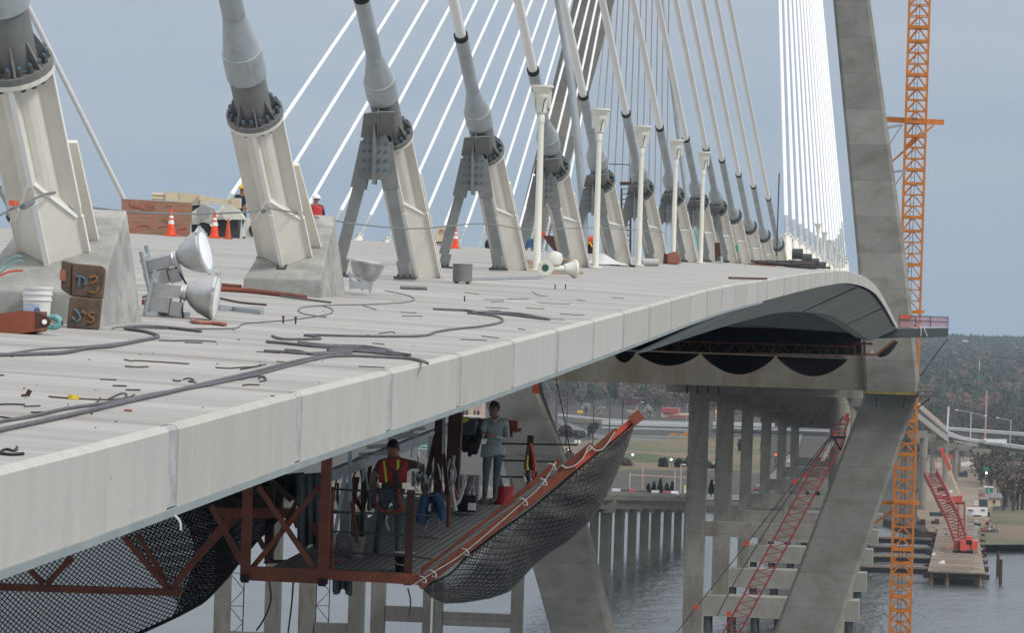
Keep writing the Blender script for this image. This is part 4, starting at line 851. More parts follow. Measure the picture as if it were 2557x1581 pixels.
P = on(1612, 664); b = MB(); b.lathe(P + V((-.12, 0, .11)), V((1, .35, 0)), [(0, .11), (.5, .11), (.5, .09), (0, .09), (0, .11)], 14); tag(b.build('pipe_offcut', 'pole_grey', None, True), 'short grey pipe offcut beside the third uplight pole', 'pipe')
lump('engine_unit', 'rusty orange engine unit behind the fourth uplight pole', 'engine', [('block', 'copper_bar', [(1668, 658), (1698, 658), (1696, 634), (1684, 628), (1666, 634)], .5), ('side_tank', 'dark_oxide', [(1655, 660), (1668, 660), (1668, 636), (1658, 632)], .5)], (1680, 660), 128.)
D = 170.; tc_ = thing('teal_canopy', 'bright teal tarpaulin cabin with a yellow oval emblem behind the frames', 'canopy', px(1733, 634, D))
b = MB(); slab(b, [(1720, 590), (1742, 634), (1746, 590), (1740, 584), (1732, 566), (1722, 572), (1716, 584)], .9, d=D); b.build('tarpaulin', 'teal_plastic', tc_)
b = MB(); c = px(1728, 606, D - .02); b.cyl(c, c + V((0, .03, 0)), .12, n=14); me = b.build('emblem', 'tape_yellow', tc_); me.scale = (1, 1, 1.5); me.location.z = -.5 * (c - px(1733, 634, D)).z
b = MB(); b.ball(px(1731, 561, D), .1, 8); b.build('cap', 'white_pipe', tc_)
b = MB(); slab(b, [(1778, 600), (1784, 598), (1790, 540), (1776, 538)], .1, d=168.); tag(b.build('teal_banner', 'teal_plastic'), 'narrow teal strip of tarpaulin hanging behind the fifth uplight pole', 'tarpaulin')
lump('steel_crate', 'brown crate on the deck behind the last damper frame', 'crate', [('crate', 'dark_oxide', [(1786, 652), (1800, 652), (1796, 606), (1784, 606)], .6), ('bag', 'pole_grey', [(1788, 658), (1804, 658), (1802, 640), (1792, 640)], .5)], (1795, 656), 150.)
b = MB(); slab(b, [(1832, 632), (1843, 630), (1842, 612), (1832, 612)], .4, d=175.); tag(b.build('green_tank', 'green_plastic'), 'small green tank glimpsed between the last damper frame and the plain stays', 'tank')
# rebar and timber pile near the crest, with grey drums past it
t = thing('rebar_pile', 'heap of dark reinforcing bars and timbers in front of the plain stays', 'rebar pile', on(1960, 668))
for k in range(26):
    x = random.uniform(1870, 1980); y = random.uniform(650, 668); l = random.uniform(50, 95); d = random.uniform(150, 175)
    b = MB(); b.tube([px(x, y, d), px(x + l, y + random.uniform(2, 13), d + random.uniform(-6, 3))], random.uniform(.025, .06), 5); b.build('bar', random.choice(['dark_oxide', 'dark_steel', 'black', 'dark_wire']), t)
for k, (x, y, l) in enumerate([(1860, 662, 60), (1895, 660, 40), (1940, 672, 74)]): b = MB(); b.bar(px(x, y, 158), px(x + l, y + 4, 157), .14, .08); b.build('timber', 'copper_bar', t)
for k, (x, y) in enumerate([(1978, 634), (2002, 645), (2022, 655), (2040, 662)]):
    P = px(x, y, 205 + k * 14); b = MB(); b.cyl(P, P + V((.55, 0, 0)), .28 - k * .02, n=14); tag(b.build('steel_cylinder', 'dark_steel', None, True), f'dark grey steel cylinder lying under the white anchor arms, {ORD[k]} from left', 'cylinder', 'grey cylinders under the far anchors')
# thin mast, galvanised ducts, ladder tower
b = MB(); b.tube([px(1939, 640, 215), px(1946, 432, 215)], .035, 5); tag(b.build('whip_mast', 'dark_wire'), 'thin dark mast against the sky between the two groups of stays', 'mast')
for L, r, d, lab in (([(1456, 660), (1458, 560), (1450, 440), (1437, 300), (1420, 160), (1398, 20), (1385, -60)], .115, 113, 'spiral galvanised duct curving up past the left tower leg, the thicker one'), ([(1742, 655), (1722, 540), (1706, 430), (1692, 320), (1672, 150), (1655, 30), (1640, -60)], .10, 165, 'slimmer galvanised duct curving up behind the fourth uplight pole')):
    P = [px(x, y, d) for x, y in L]; b = MB(); b.tube(crom(P, 8), r, 10); dk = b.build('hanging_duct', 'galvanised', None, True); tag(dk, lab, 'duct')
t = thing('ladder_tower', 'thin black scaffold tower with a ladder behind the fifth damper frame', 'scaffold tower', px(1568, 650, 190)); d = 190.
b = MB()
for x in (1551, 1574): b.bar(px(x, 650, d), px(x + 1, 410 if x > 1560 else 470, d), .09)
b.bar(px(1520, 409, d), px(1575, 411, d), .04)
for k in range(15): b.bar(px(1551, 640 - k * 13, d), px(1574, 640 - k * 13, d), .04)
b.bar(px(1548, 458, d), px(1576, 458, d), .14, .16); b.build('frame', 'dark_oxide', t)
# ================= work platform hung under the deck =================
def zz(x0, y0, s): return lambda x, y: (x0 + x / s, y0 + y / s)
zA, zB, zC, zD, zN, zG, zH = zz(550, 950, 2.397), zz(800, 1020, 3.4375), zz(1120, 980, 4.725), zz(0, 1050, 2.847), zz(1000, 950, 2.397), zz(1300, 1000, 5.04), zz(350, 1200, 3.9686)
DF = 55.7
def zfl(Y): return -3.5 + .03 * (Y - 63)
def fl(x, Y, up=0): p = hy(x, 1300, Y); return V((p.x, Y, zfl(Y) + up))      # on the platform floor at image column x
wp = thing('work_platform', 'red brown steel work platform hung under the deck edge, two men standing on it', 'work platform', px(820, 1455, DF))
XL, XR, YN, YF = px(620, 1440, DF).x, px(1078, 1440, DF).x - .02, 55.9, 71.2
b = MB(); b.hexa([V((XL, YN, zfl(YN) - .04)), V((XR, YN, zfl(YN) - .04)), V((XR, YF, zfl(YF) - .04)), V((XL, YF, zfl(YF) - .04)), V((XL, YN, zfl(YN))), V((XR, YN, zfl(YN))), V((XR, YF, zfl(YF))), V((XL, YF, zfl(YF)))]); b.build('floor_grating', 'grate', wp)
def fr(nm, p, q, w, h=None, d=DF, m='red_oxide', d2=None, par=None):
    b = MB(); b.bar(px(*p, d), px(*q, d2 or d), w, h, V((0, 1, 0)) if d2 is None else ZU); return b.build(nm, m, par or wp)
fr('post', zA(165, 640), zA(148, 1200), .125)
fr('post', zA(640, 440), zA(612, 1222), .135)
b = MB()
for c in (zA(147, 1190), zA(610, 1212)): b.box(px(*c, DF - .08), (.11, .02, .11))
b.build('post_socket', 'black', wp)
fr('beam', zA(175, 1148), zA(600, 1162), .15, .15, DF + .01); fr('beam', zA(178, 1187), zA(592, 1206), .06, .06, DF - .02)
fr('beam', zA(640, 1163), zA(1272, 1200), .14, .16, DF + .02)
fr('brace', zA(228, 640), zA(588, 1166), .07); fr('brace', zA(602, 630), zA(182, 1135), .07, d=DF + .09)
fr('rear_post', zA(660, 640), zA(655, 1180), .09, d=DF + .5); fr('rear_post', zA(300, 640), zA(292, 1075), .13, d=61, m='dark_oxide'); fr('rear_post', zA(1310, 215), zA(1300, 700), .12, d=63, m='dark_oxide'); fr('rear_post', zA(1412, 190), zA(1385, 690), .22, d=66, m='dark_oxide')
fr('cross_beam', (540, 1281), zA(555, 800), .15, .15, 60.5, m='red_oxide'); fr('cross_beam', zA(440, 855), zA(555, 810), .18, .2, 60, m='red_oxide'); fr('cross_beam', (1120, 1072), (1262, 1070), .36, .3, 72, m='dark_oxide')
for p, q, w, d in ((zA(0, 850), zA(130, 1100), .08, 57.5), (zA(470, 700), zA(270, 1100), .06, 60), (zA(190, 880), zA(265, 1010), .07, 60), (zA(545, 860), zA(600, 950), .08, 59), (zA(300, 600), zA(430, 720), .08, 60), (zA(820, 580), zA(790, 760), .07, 60), (zA(780, 680), zA(820, 970), .045, 58.6), (zA(900, 500), zA(850, 800), .06, 61), (zA(780, 660), zA(850, 780), .06, 61), (zA(1290, 330), zA(1230, 620), .07, 63), (zA(1335, 440), zA(1362, 680), .06, 62)):
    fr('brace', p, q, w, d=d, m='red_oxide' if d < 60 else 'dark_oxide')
fr('end_plate', zA(668, 1108), zA(738, 1068), .035, .2, DF + 1.2); fr('toe_board', zA(270, 1088), zA(590, 1085), .05, .16, 60.8, m='dark_oxide')
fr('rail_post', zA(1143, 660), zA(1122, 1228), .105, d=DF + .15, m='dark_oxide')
for y0, y1, y2 in ((650, 680, 692), (788, 805, 815), (905, 930, 946), (1030, 1050, 1078)):
    b = MB(); b.tube([px(*zA(655, y0), DF + .1), px(*zA(1135, y1), DF + .1), px(*zA(1300, y2), DF + .9)], .016, 5); b.build('rail_cable', 'dark_wire', wp)
for y0, y1 in ((379, 387), (480, 488), (578, 585)):
    b = MB(); b.tube([px(*zN(600, y0), 71), px(*zN(1060 if y0 < 400 else 930, y1), 71)], .018, 5); b.build('rail_cable', 'dark_wire', wp)
# outrigger arm with boards and rope along it
def lerp2(p, q, t): return (p[0] + (q[0] - p[0]) * t, p[1] + (q[1] - p[1]) * t)
A0, A1 = (1046, 1464), (1600, 1035)
b = MB(); b.bar(px(*lerp2(A0, A1, .0), DF - .1), px(*lerp2(A0, A1, .70), DF - .1), .13, .15, V((0, 1, 0))); b.build('outrigger_arm', 'red_oxide', wp)
b = MB(); b.bar(px(1412, 1187, DF + .0), px(1592, 1045, DF + .0), .11, .13, V((0, 1, 0))); b.build('outrigger_tip', 'bright_red', wp)
b = MB(); b.bar(px(1576, 1054, DF - .02), px(1602, 1034, DF - .02), .15, .17, V((0, 1, 0))); b.build('tip_sleeve', 'red_oxide', wp)
for L, d in (([zN(112, 1165), zN(130, 1112), zN(230, 1050), zN(560, 790), zN(940, 470), zN(965, 480), zN(940, 520)], DF + .12), ([zG(545, 800), zG(860, 542), zG(890, 540), zG(905, 575), zG(870, 600), zG(760, 740), zG(640, 820), zG(580, 835)], DF - .12), ([zG(905, 595), zG(1190, 350), zG(1222, 365), zG(1190, 410), zG(1080, 580), zG(960, 630)], DF - .12), ([zG(450, 900), zG(520, 825), zG(560, 845), zG(520, 960), zG(490, 985), zG(460, 950)], DF - .05)):
    b = MB(); P = [px(x, y, d) for x, y in L]; b.plate(P[::-1], V((0, .03, 0))); b.build('toe_board', 'red_oxide', wp)
for L in ([zN(80, 1225), zN(190, 1155), zN(385, 1030), zN(730, 735), zN(850, 620), zN(930, 490)], [zG(515, 818), zG(580, 850), zG(680, 820), zG(780, 735), zG(860, 575), zG(900, 600), zG(950, 635), zG(1030, 615), zG(1110, 520), zG(1190, 395)]):
    b = MB(); b.tube(crom([px(x, y, DF - .20) for x, y in L], 5), .008, 5); b.build('net_rope', 'rope_white', wp)
for c in (zN(385, 1030), zN(735, 730), zN(850, 610), zN(905, 520), zN(190, 1160), zN(130, 1195)):
    b = MB(); p = px(*c, DF - .22); b.tube(crom([p + V((-.04, 0, .05)), p + V((.03, -.02, .03)), p + V((.06, 0, -.04)), p + V((0, 0, -.03))], 4), .009, 5); b.build('rope_knot', 'rope_white', wp)
# left part of the same platform: trusses running inwards under the deck
fr('truss_chord', (-30, 1466), (452, 1481), .10, .115, 57.2); fr('truss_chord', (452, 1472), (436, 1487), .1, .1, 57.0)
for p, q, w, d in ((zD(215, 1070), zD(312, 1168), .075, 57.2), (zD(512, 975), zD(330, 1168), .08, 57.2), (zD(880, 830), zD(1192, 1200), .075, 57.2), (zD(975, 810), zD(1185, 1150), .06, 57.6), (zD(1630, 690), zD(1222, 1200), .085, 57.2), (zD(1690, 690), zD(1300, 1090), .06, 58), (zD(1500, 610), zD(1722, 1012), .075, 56.6)):
    fr('truss_web', p, q, w, d=d)
# nets
def polyat(L, u):
    D = [0]
    for a, c in zip(L, L[1:]): D.append(D[-1] + math.hypot(a[0] - c[0], a[1] - c[1]))
    t = u * D[-1]
    for i in range(len(L) - 1):
        if t <= D[i + 1] + 1e-6: return lerp2(L[i], L[i + 1], (t - D[i]) / max(1e-6, D[i + 1] - D[i]))
    return L[-1]
BN = [(1050, 1467), (1075, 1492), (1108, 1509), (1158, 1507), (1225, 1496), (1271, 1480), (1300, 1451), (1334, 1413), (1375, 1380), (1417, 1355), (1471, 1305), (1501, 1267), (1526, 1217), (1551, 1159), (1571, 1108), (1586, 1052)]
AN = [(1050, 1468), (1121, 1436), (1160, 1396), (1200, 1364), (1250, 1325), (1330, 1268), (1400, 1210), (1470, 1150), (1540, 1095), (1590, 1048)]
random.seed(5); FK = [random.uniform(-.07, .07) for _ in range(40)]
def FO(q): q += 6; i = int(q * 2); f = q * 2 - i; f = f * f * (3 - 2 * f); return FK[i % 40] * (1 - f) + FK[(i + 1) % 40] * f
def bag(u, v, off=0):
    a, c = polyat(AN, u), polyat(BN, u)
    if v < .6:
        t = v / .6; s = t ** .8; x, y = lerp2(a, c, s); bul = math.sin(math.pi * t) * 7 * math.sin(math.pi * min(1, u * 1.1))
        d = DF - .05 + 1.6 * t ** 2 + FO(u * 9 - t * 1.6) * math.sin(math.pi * t); return px(x + bul, y + bul * .8 - 0, d - off)
    t = (v - .6) / .4; p, q = px(*c, DF + 1.55), px(*a, DF + .0) + V((0, 9, .25)) * (1 - u) ** .7; r = p.lerp(q, t); r.z -= math.sin(math.pi * t) * .35 * (1 - u); return r + V((0, 0, -off))
sn = thing('safety_net', 'dark sagging safety net slung from the red outrigger arm', 'safety net', px(1300, 1470, DF + 1))
uvb = lambda u, v: (u * 4.4, v * 2.4)
b = MB(); b.grid(bag, 110, 40, uv=uvb); b.build('liner', 'net_liner', sn)
b = MB(); b.grid(lambda u, v: bag(u, v * .58, .04), 60, 20, uv=lambda u, v: (u * 4.4, v * 1.5)); b.build('cord_mesh', 'net_big', sn)
b = MB(); b.tube(crom([px(x, y, DF - .06) for x, y in AN], 4), .016, 5); b.build('border_rope', 'net_black', sn)
TP = [(-70, 1240), (100, 1235), (300, 1215), (500, 1190), (700, 1165)]
BT = [(-70, 1712), (100, 1668), (240, 1625), (351, 1581), (440, 1540), (509, 1503), (560, 1450), (597, 1401), (640, 1350), (672, 1318), (700, 1290)]
def big(u, v):
    a, c = polyat(TP, u), polyat(BT, u); x, y = lerp2(a, c, v); return px(x, y, 66 - 5.5 * math.sin(math.pi * .5 * v) + .12 * math.sin(19 * u + 7 * v))
ln = thing('safety_net', 'large dark net hanging in a deep sag under the left part of the deck', 'safety net', px(300, 1560, 61))
b = MB(); b.grid(big, 60, 30, uv=lambda u, v: (u * 5.2, v * 2.6)); b.build('net', 'net_open', ln)
b = MB(); b.grid(lambda u, v: big(.40 + .22 * v + (.60 - .22 * v) * u, v) + V((0, .15, 0)), 40, 20, uv=lambda u, v: (u * 2.83, v * 2.53)); b.build('doubled_net', 'net_open', ln)
b = MB(); b.grid(lambda u, v: big(.55 + .12 * math.sin(3 * v) + (.45 - .12 * math.sin(3 * v)) * u, v) + V((0, .3, 0)), 30, 20, uv=lambda u, v: (u * 2.3, v * 2.57)); b.build('doubled_net', 'net_dense', ln)
b = MB(); b.grid(lambda u, v: big(u, .0 + .12 * v) + V((0, 2.2, .0)), 40, 4, uv=lambda u, v: (u * 5, v * .6)); b.build('upper_fold', 'net_dense', ln)
b = MB(); b.tube([px(*polyat(BT, k / 40), 60.5) for k in range(41)], .03, 5); b.build('border_rope', 'net_black', ln)
# ---- dark hangings, tarps, ladders and gear under the deck ----
def sheet(nm, m, L, d, label, cat, t=.05, wav=.0):
    b = MB(); P = [px(x, y, d) for x, y in L]; b.plate(P, V((0, t, 0))); return tag(b.build(nm, m), label, cat)
def drape(nm, m, xs, top, bot, d, label, cat, amp=.06, n=7):
    f = lambda u, v: px(xs[0] + (xs[1] - xs[0]) * u, (top[0] + (top[1] - top[0]) * u) * (1 - v) + (bot[0] + (bot[1] - bot[0]) * u) * v + v * 8 * math.sin(u * 9), d + amp * math.sin(u * n * 3) * (.4 + v))
    b = MB(); b.grid(f, 28, 10); o = b.build(nm, m, None, True); o.modifiers.new('s', 'SOLIDIFY').thickness = .02; return tag(o, label, cat)
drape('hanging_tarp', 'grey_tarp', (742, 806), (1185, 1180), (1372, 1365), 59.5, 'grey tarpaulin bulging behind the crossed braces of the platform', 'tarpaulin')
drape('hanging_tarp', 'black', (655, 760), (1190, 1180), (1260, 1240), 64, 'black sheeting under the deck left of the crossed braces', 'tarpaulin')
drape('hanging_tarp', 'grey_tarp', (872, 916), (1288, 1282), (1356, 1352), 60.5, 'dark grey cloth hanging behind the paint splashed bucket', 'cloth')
drape('hanging_cloth', 'cuff_grey', (918, 944), (1205, 1205), (1270, 1264), 61, 'pale grey rag hanging to the left of the man in the red vest', 'cloth')
drape('hanging_cloth', 'grey_tarp', (830, 880), (1448, 1450), (1478, 1482), 57.5, 'dark bag hanging beneath the platform floor', 'bag', .1)
b = MB(); P0, P1 = px(*zB(90, 575), 57.2), px(*zB(1160, 150), 70)
b.bar(P0, P1, .10, .16); tag(b.build('support_rail', 'alu'), 'long grey aluminium rail running back under the deck above the man in the red vest', 'rail')
for k, (p, q, w, d, m, lab) in enumerate([(zB(255, 360), zB(252, 800), .05, 57.8, 'alu', 'upright aluminium tube right of the main red post'), (zB(222, 540), zB(100, 1205), .05, 57.2, 'alu', 'long aluminium tube leaning beside the main red post'), (zB(228, 640), zB(206, 1200), .15, 59.5, 'bucket_grey', 'stout grey brown upright behind the leaning aluminium tube'), (zB(372, 490), zB(352, 850), .035, 61, 'rope_white', 'white tube standing left of the rag'), (zB(380, 500), zB(412, 720), .03, 60, 'rope_white', 'thin white tube leaning right of another white tube'), (zB(948, 240), zB(925, 430), .05, 64, 'rope_white', 'short white tube beside the raised elbow of the man in the vest'), (zB(1066, 60), zB(1064, 420), .035, 64, 'alu', 'slim upright tube left of the brown column'), (zB(1056, 400), zB(1100, 745), .06, 63, 'black', 'black bar leaning against the brown column'), (zB(485, 640), zB(470, 1190), .045, 61.5, 'bucket_grey', 'grey pole hanging beside the man in the red vest')]):
    b = MB(); b.bar(px(*p, d), px(*q, d), w, w, V((0, 1, 0))); tag(b.build('scaffold_tube', m), lab, 'tube')
t = thing('deck_formwork', 'pale timber and metal formwork strips under the deck above the platform', 'formwork', px(*zB(500, 330), 63))
for p, q, w, d in ((zB(330, 400), zB(620, 380), .10, 61), (zB(400, 335), zB(640, 320), .09, 63), (zB(580, 270), zB(840, 225), .12, 65), (zB(620, 235), zB(800, 215), .06, 66), (zB(300, 440), zB(420, 420), .08, 60), (zB(760, 190), zB(900, 170), .06, 67)): b = MB(); b.bar(px(*p, d), px(*q, d), w, .06); b.build('strip', 'sheet_plastic', t)
t = thing('tool_cluster', 'tangle of ropes and tools hanging by the raised hand in the red vest', 'tools', px(*zB(880, 600), 59.4))
random.seed(11)
for k in range(16):
    c = zB(random.uniform(790, 1010), random.uniform(480, 620)); e = (c[0] + random.uniform(-10, 10), c[1] + random.uniform(12, 40)); b = MB(); b.tube(crom([px(*c, 59.4), px((c[0] + e[0]) / 2 + random.uniform(-8, 8), (c[1] + e[1]) / 2, 59.35), px(*e, 59.4)], 4), random.choice((.012, .018, .025)), 5); b.build('tool', random.choice(['dark_steel', 'rope_white', 'bucket_grey', 'dark_wire', 'denim_blue']), t)
b = MB(); b.ball(px(*zB(900, 660), 59.6), .1, 10, sc=(.7, .6, 1.6)); b.build('tool_bag', 'grey_tarp', t, True)
f = lambda u, v: px(1052 + 52 * u - 4 * v, 1234 + (62 + 18 * math.sin(u * 7)) * v - 6 * u, 58.6 + .05 * math.sin(u * 16 + v * 3))
jk = thing('hanging_jacket', 'blue denim jacket hung over the platform rail by the man in the red vest', 'jacket', px(1078, 1300, 58.6))
b = MB(); b.grid(f, 24, 10); o = b.build('body', 'denim_blue', jk, True); o.modifiers.new('s', 'SOLIDIFY').thickness = .02
for L in ([(1088, 1236), (1100, 1262), (1106, 1300)], [(1060, 1240), (1052, 1280), (1047, 1308)]): b = MB(); b.tube(crom([px(x, y, 58.5) for x, y in L], 4), [.06] * 8 + [.045], 8); b.build('sleeve', 'denim_blue', jk, True)
b = MB(); b.plate([px(1069, 1278, 58.48), px(1075, 1278, 58.48), px(1076, 1258, 58.48), px(1071, 1258, 58.48)], V((0, .02, 0))); b.build('pale_print', 'rope_white', jk)
bucket('bucket', 'paint splashed grey bucket standing near the main red post', fl(888, 58.9), .145, .31, 'bucket_grey', 'buckets on the platform')
bucket('bucket', 'black bucket with a white rim beside the man in the vest', fl(1012, 56.9), .14, .27, 'black', 'buckets on the platform', False)
P = fl(1012, 56.9, .272); b = MB(); b.lathe(P, ZU, [(0, .15), (.012, .15), (.012, .12), (0, .12), (0, .15)], 20); o = b.build('rim', 'plastic_white', None); o.parent = bpy.data.objects['bucket.002']; o.location = o.location - bpy.data.objects['bucket.002'].location
P = fl(1255, 70.2); bucket('bucket', 'red bucket with white plastic in its mouth, by the man in the pale shirt', P, .19, .33, 'bucket_red', 'buckets on the platform', False, False)
b = MB(); g = lambda u, v: P + V(((u - .5) * .36 * (1 - .3 * v), math.sin(u * 9) * .06, .30 + .2 * v * (1 + .5 * math.sin(u * 7 + 1)) - .1 * u * v)); b.grid(g, 16, 8); tag(b.build('plastic_bag', 'sheet_plastic', None, True), 'crumpled white plastic stuffed into the red bucket', 'plastic bag')
t = thing('welding_set', 'pale welding gear with hoses heaped beside the man in the pale shirt', 'welding gear', fl(1168, 68.5))
for k in range(12):
    x, y = random.uniform(1146, 1192), random.uniform(1182, 1215); b = MB(); b.tube(crom([px(x, y, 68.3), px(x + random.uniform(-6, 6), y + 22, 68.2), px(x + random.uniform(-9, 9), y + random.uniform(38, 58), 68.3)], 4), .02, 5); b.build('cable', random.choice(['rope_white', 'bucket_grey', 'dark_wire', 'alu']), t)
b = MB(); b.box(px(1174, 1218, 68.5), (.32, .3, .42)); b.build('case', 'bucket_grey', t); b = MB(); b.box(px(1164, 1258, 68.1), (.36, .3, .28)); b.build('black_case', 'black', t)
b = MB(); b.box(px(1178, 1266, 67.9), (.12, .1, .12)); b.build('white_box', 'plastic_white', t)
for dx in (0, 5): b = MB(); b.tube(crom([px(1100 + dx, 1248, 67), px(1115 + dx, 1264, 66.8), px(1138 + dx, 1258, 66.8), px(1152 + dx, 1225, 67.2), px(1160 + dx, 1190, 67.5)], 5), .018, 6); b.build('hose', 'rope_white', t, True)
b = MB(); b.ball(px(1124, 1243, 67.5), .17, 10, sc=(1, .8, .8)); tag(b.build('hard_hat', 'bucket_grey', None, True), 'grey dome lying under the white hoses on the platform', 'hard hat')
t = thing('generator_pack', 'dark machine with cables hanging on the brown column beside the man in the pale shirt', 'machine', px(1166, 1120, 69))
b = MB(); b.box(px(1164, 1068, 69.2), (.36, .3, .24)); b.ball(px(1160, 1050, 69.2), .09, 8, sc=(1.3, 1, .7)); b.build('engine', 'dark_steel', t); b = MB(); b.ball(px(1157, 1050, 69.1), .08, 8, sc=(1.2, 1, .7)); b.build('cap', 'tape_yellow', t, True)
for x, y0, y1, r in ((1160, 1075, 1125, .09), (1172, 1070, 1138, .06), (1184, 1080, 1130, .1), (1192, 1070, 1112, .07)): b = MB(); b.tube([px(x, y0, 69.3), px(x + 2, (y0 + y1) / 2, 69.1), px(x + 1, y1, 69.3)], [r, r * 1.1, r * .6], 8); b.build('hanging_bundle', 'black', t, True)
t = thing('channel_end', 'red steel channel with a bolted lug just behind the man in the pale shirt', 'steel channel', px(1270, 1080, 72))
for L in ([zC(640, 330), zC(812, 330), zC(812, 345), zC(690, 420)], [zC(690, 420), zC(812, 345), zC(812, 430), zC(700, 500)], [zC(720, 390), zC(755, 390), zC(755, 532), zC(720, 530)], [zC(770, 435), zC(858, 420), zC(856, 462), zC(772, 478)], [zC(680, 440), zC(705, 440), zC(705, 525), zC(680, 525)]):
    b = MB(); b.plate([px(x, y, 72) for x, y in L][::-1], V((0, .06, 0))); b.build('plate', 'red_oxide', t)
t = thing('harness_post', 'dark post with a red and black safety harness and snap hooks hung from it', 'harness', px(1322, 1216, 71))
b = MB(); b.bar(px(1325, 1088, 71), px(1322, 1216, 71), .11, .11, V((0, 1, 0))); b.build('post', 'dark_oxide', t)
for L, m, r in (([(1325, 1108), (1332, 1140), (1336, 1170), (1330, 1192)], 'harness', .035), ([(1320, 1112), (1314, 1150), (1310, 1190)], 'harness_dark', .03), ([(1317, 1138), (1315, 1160), (1318, 1175)], 'tape_yellow', .03), ([(1312, 1165), (1308, 1185), (1313, 1205)], 'rope_white', .025), ([(1330, 1168), (1338, 1182), (1334, 1198)], 'black', .03), ([(1318, 1180), (1322, 1200), (1320, 1216)], 'dark_steel', .03), ([(1326, 1175), (1325, 1195), (1330, 1208)], 'alu', .02)):
    b = MB(); b.tube(crom([px(x, y, 70.85) for x, y in L], 4), r, 6); b.build('strap', m, t, True)
for p, q, d in (((436, 1288), (452, 1325), 24.6), ((1018, 1470), (1022, 1540), 55.6)): b = MB(); b.tube(crom([px(*p, d), px((p[0] + q[0]) / 2 + 5, (p[1] + q[1]) / 2 - 4, d), px(*q, d)], 4), .012 if d > 30 else .008, 5); tag(b.build('loose_strip', 'dark_wire' if d > 30 else 'rope_white'), 'dark cord dangling below the lower end of the net' if d > 30 else 'pale strip of tape dangling from the fascia joint', 'cord' if d > 30 else 'tape')
for L, d in (([(672, 1452), (676, 1500), (660, 1545), (640, 1576)], 56.), ([(733, 1440), (728, 1510), (718, 1590)], 58.)): b = MB(); b.tube(crom([px(x, y, d) for x, y in L], 5), .014, 5); tag(b.build('hanging_cable', 'dark_wire'), 'dark cable hanging in a curve below the left post' if d < 57 else 'thin dark cable hanging straight below the platform floor', 'cable')
random.seed(31)
for k in range(34):
    x, y = random.uniform(838, 1135), random.uniform(1130, 1215); y = max(y, 1185 - (x - 826) * .36 + 12); l = random.uniform(40, 150); d = random.uniform(60.5, 65); q = [(x, y), (x + random.uniform(-10, 10), y + l * .5), (x + random.uniform(-14, 14), min(y + l, 1330))]
    b = MB(); b.tube(crom([px(a, c, d) for a, c in q], 4), random.choice((.012, .016, .022, .035)), 6); tag(b.build('hanging_rod', random.choice(['rope_white', 'alu', 'dark_oxide', 'red_oxide', 'dark_wire', 'bucket_grey', 'pole_grey', 'black', 'timber'])), 'thin rod or hose hanging among the props behind the man in the red vest', 'rod', 'rods and hoses under the deck')
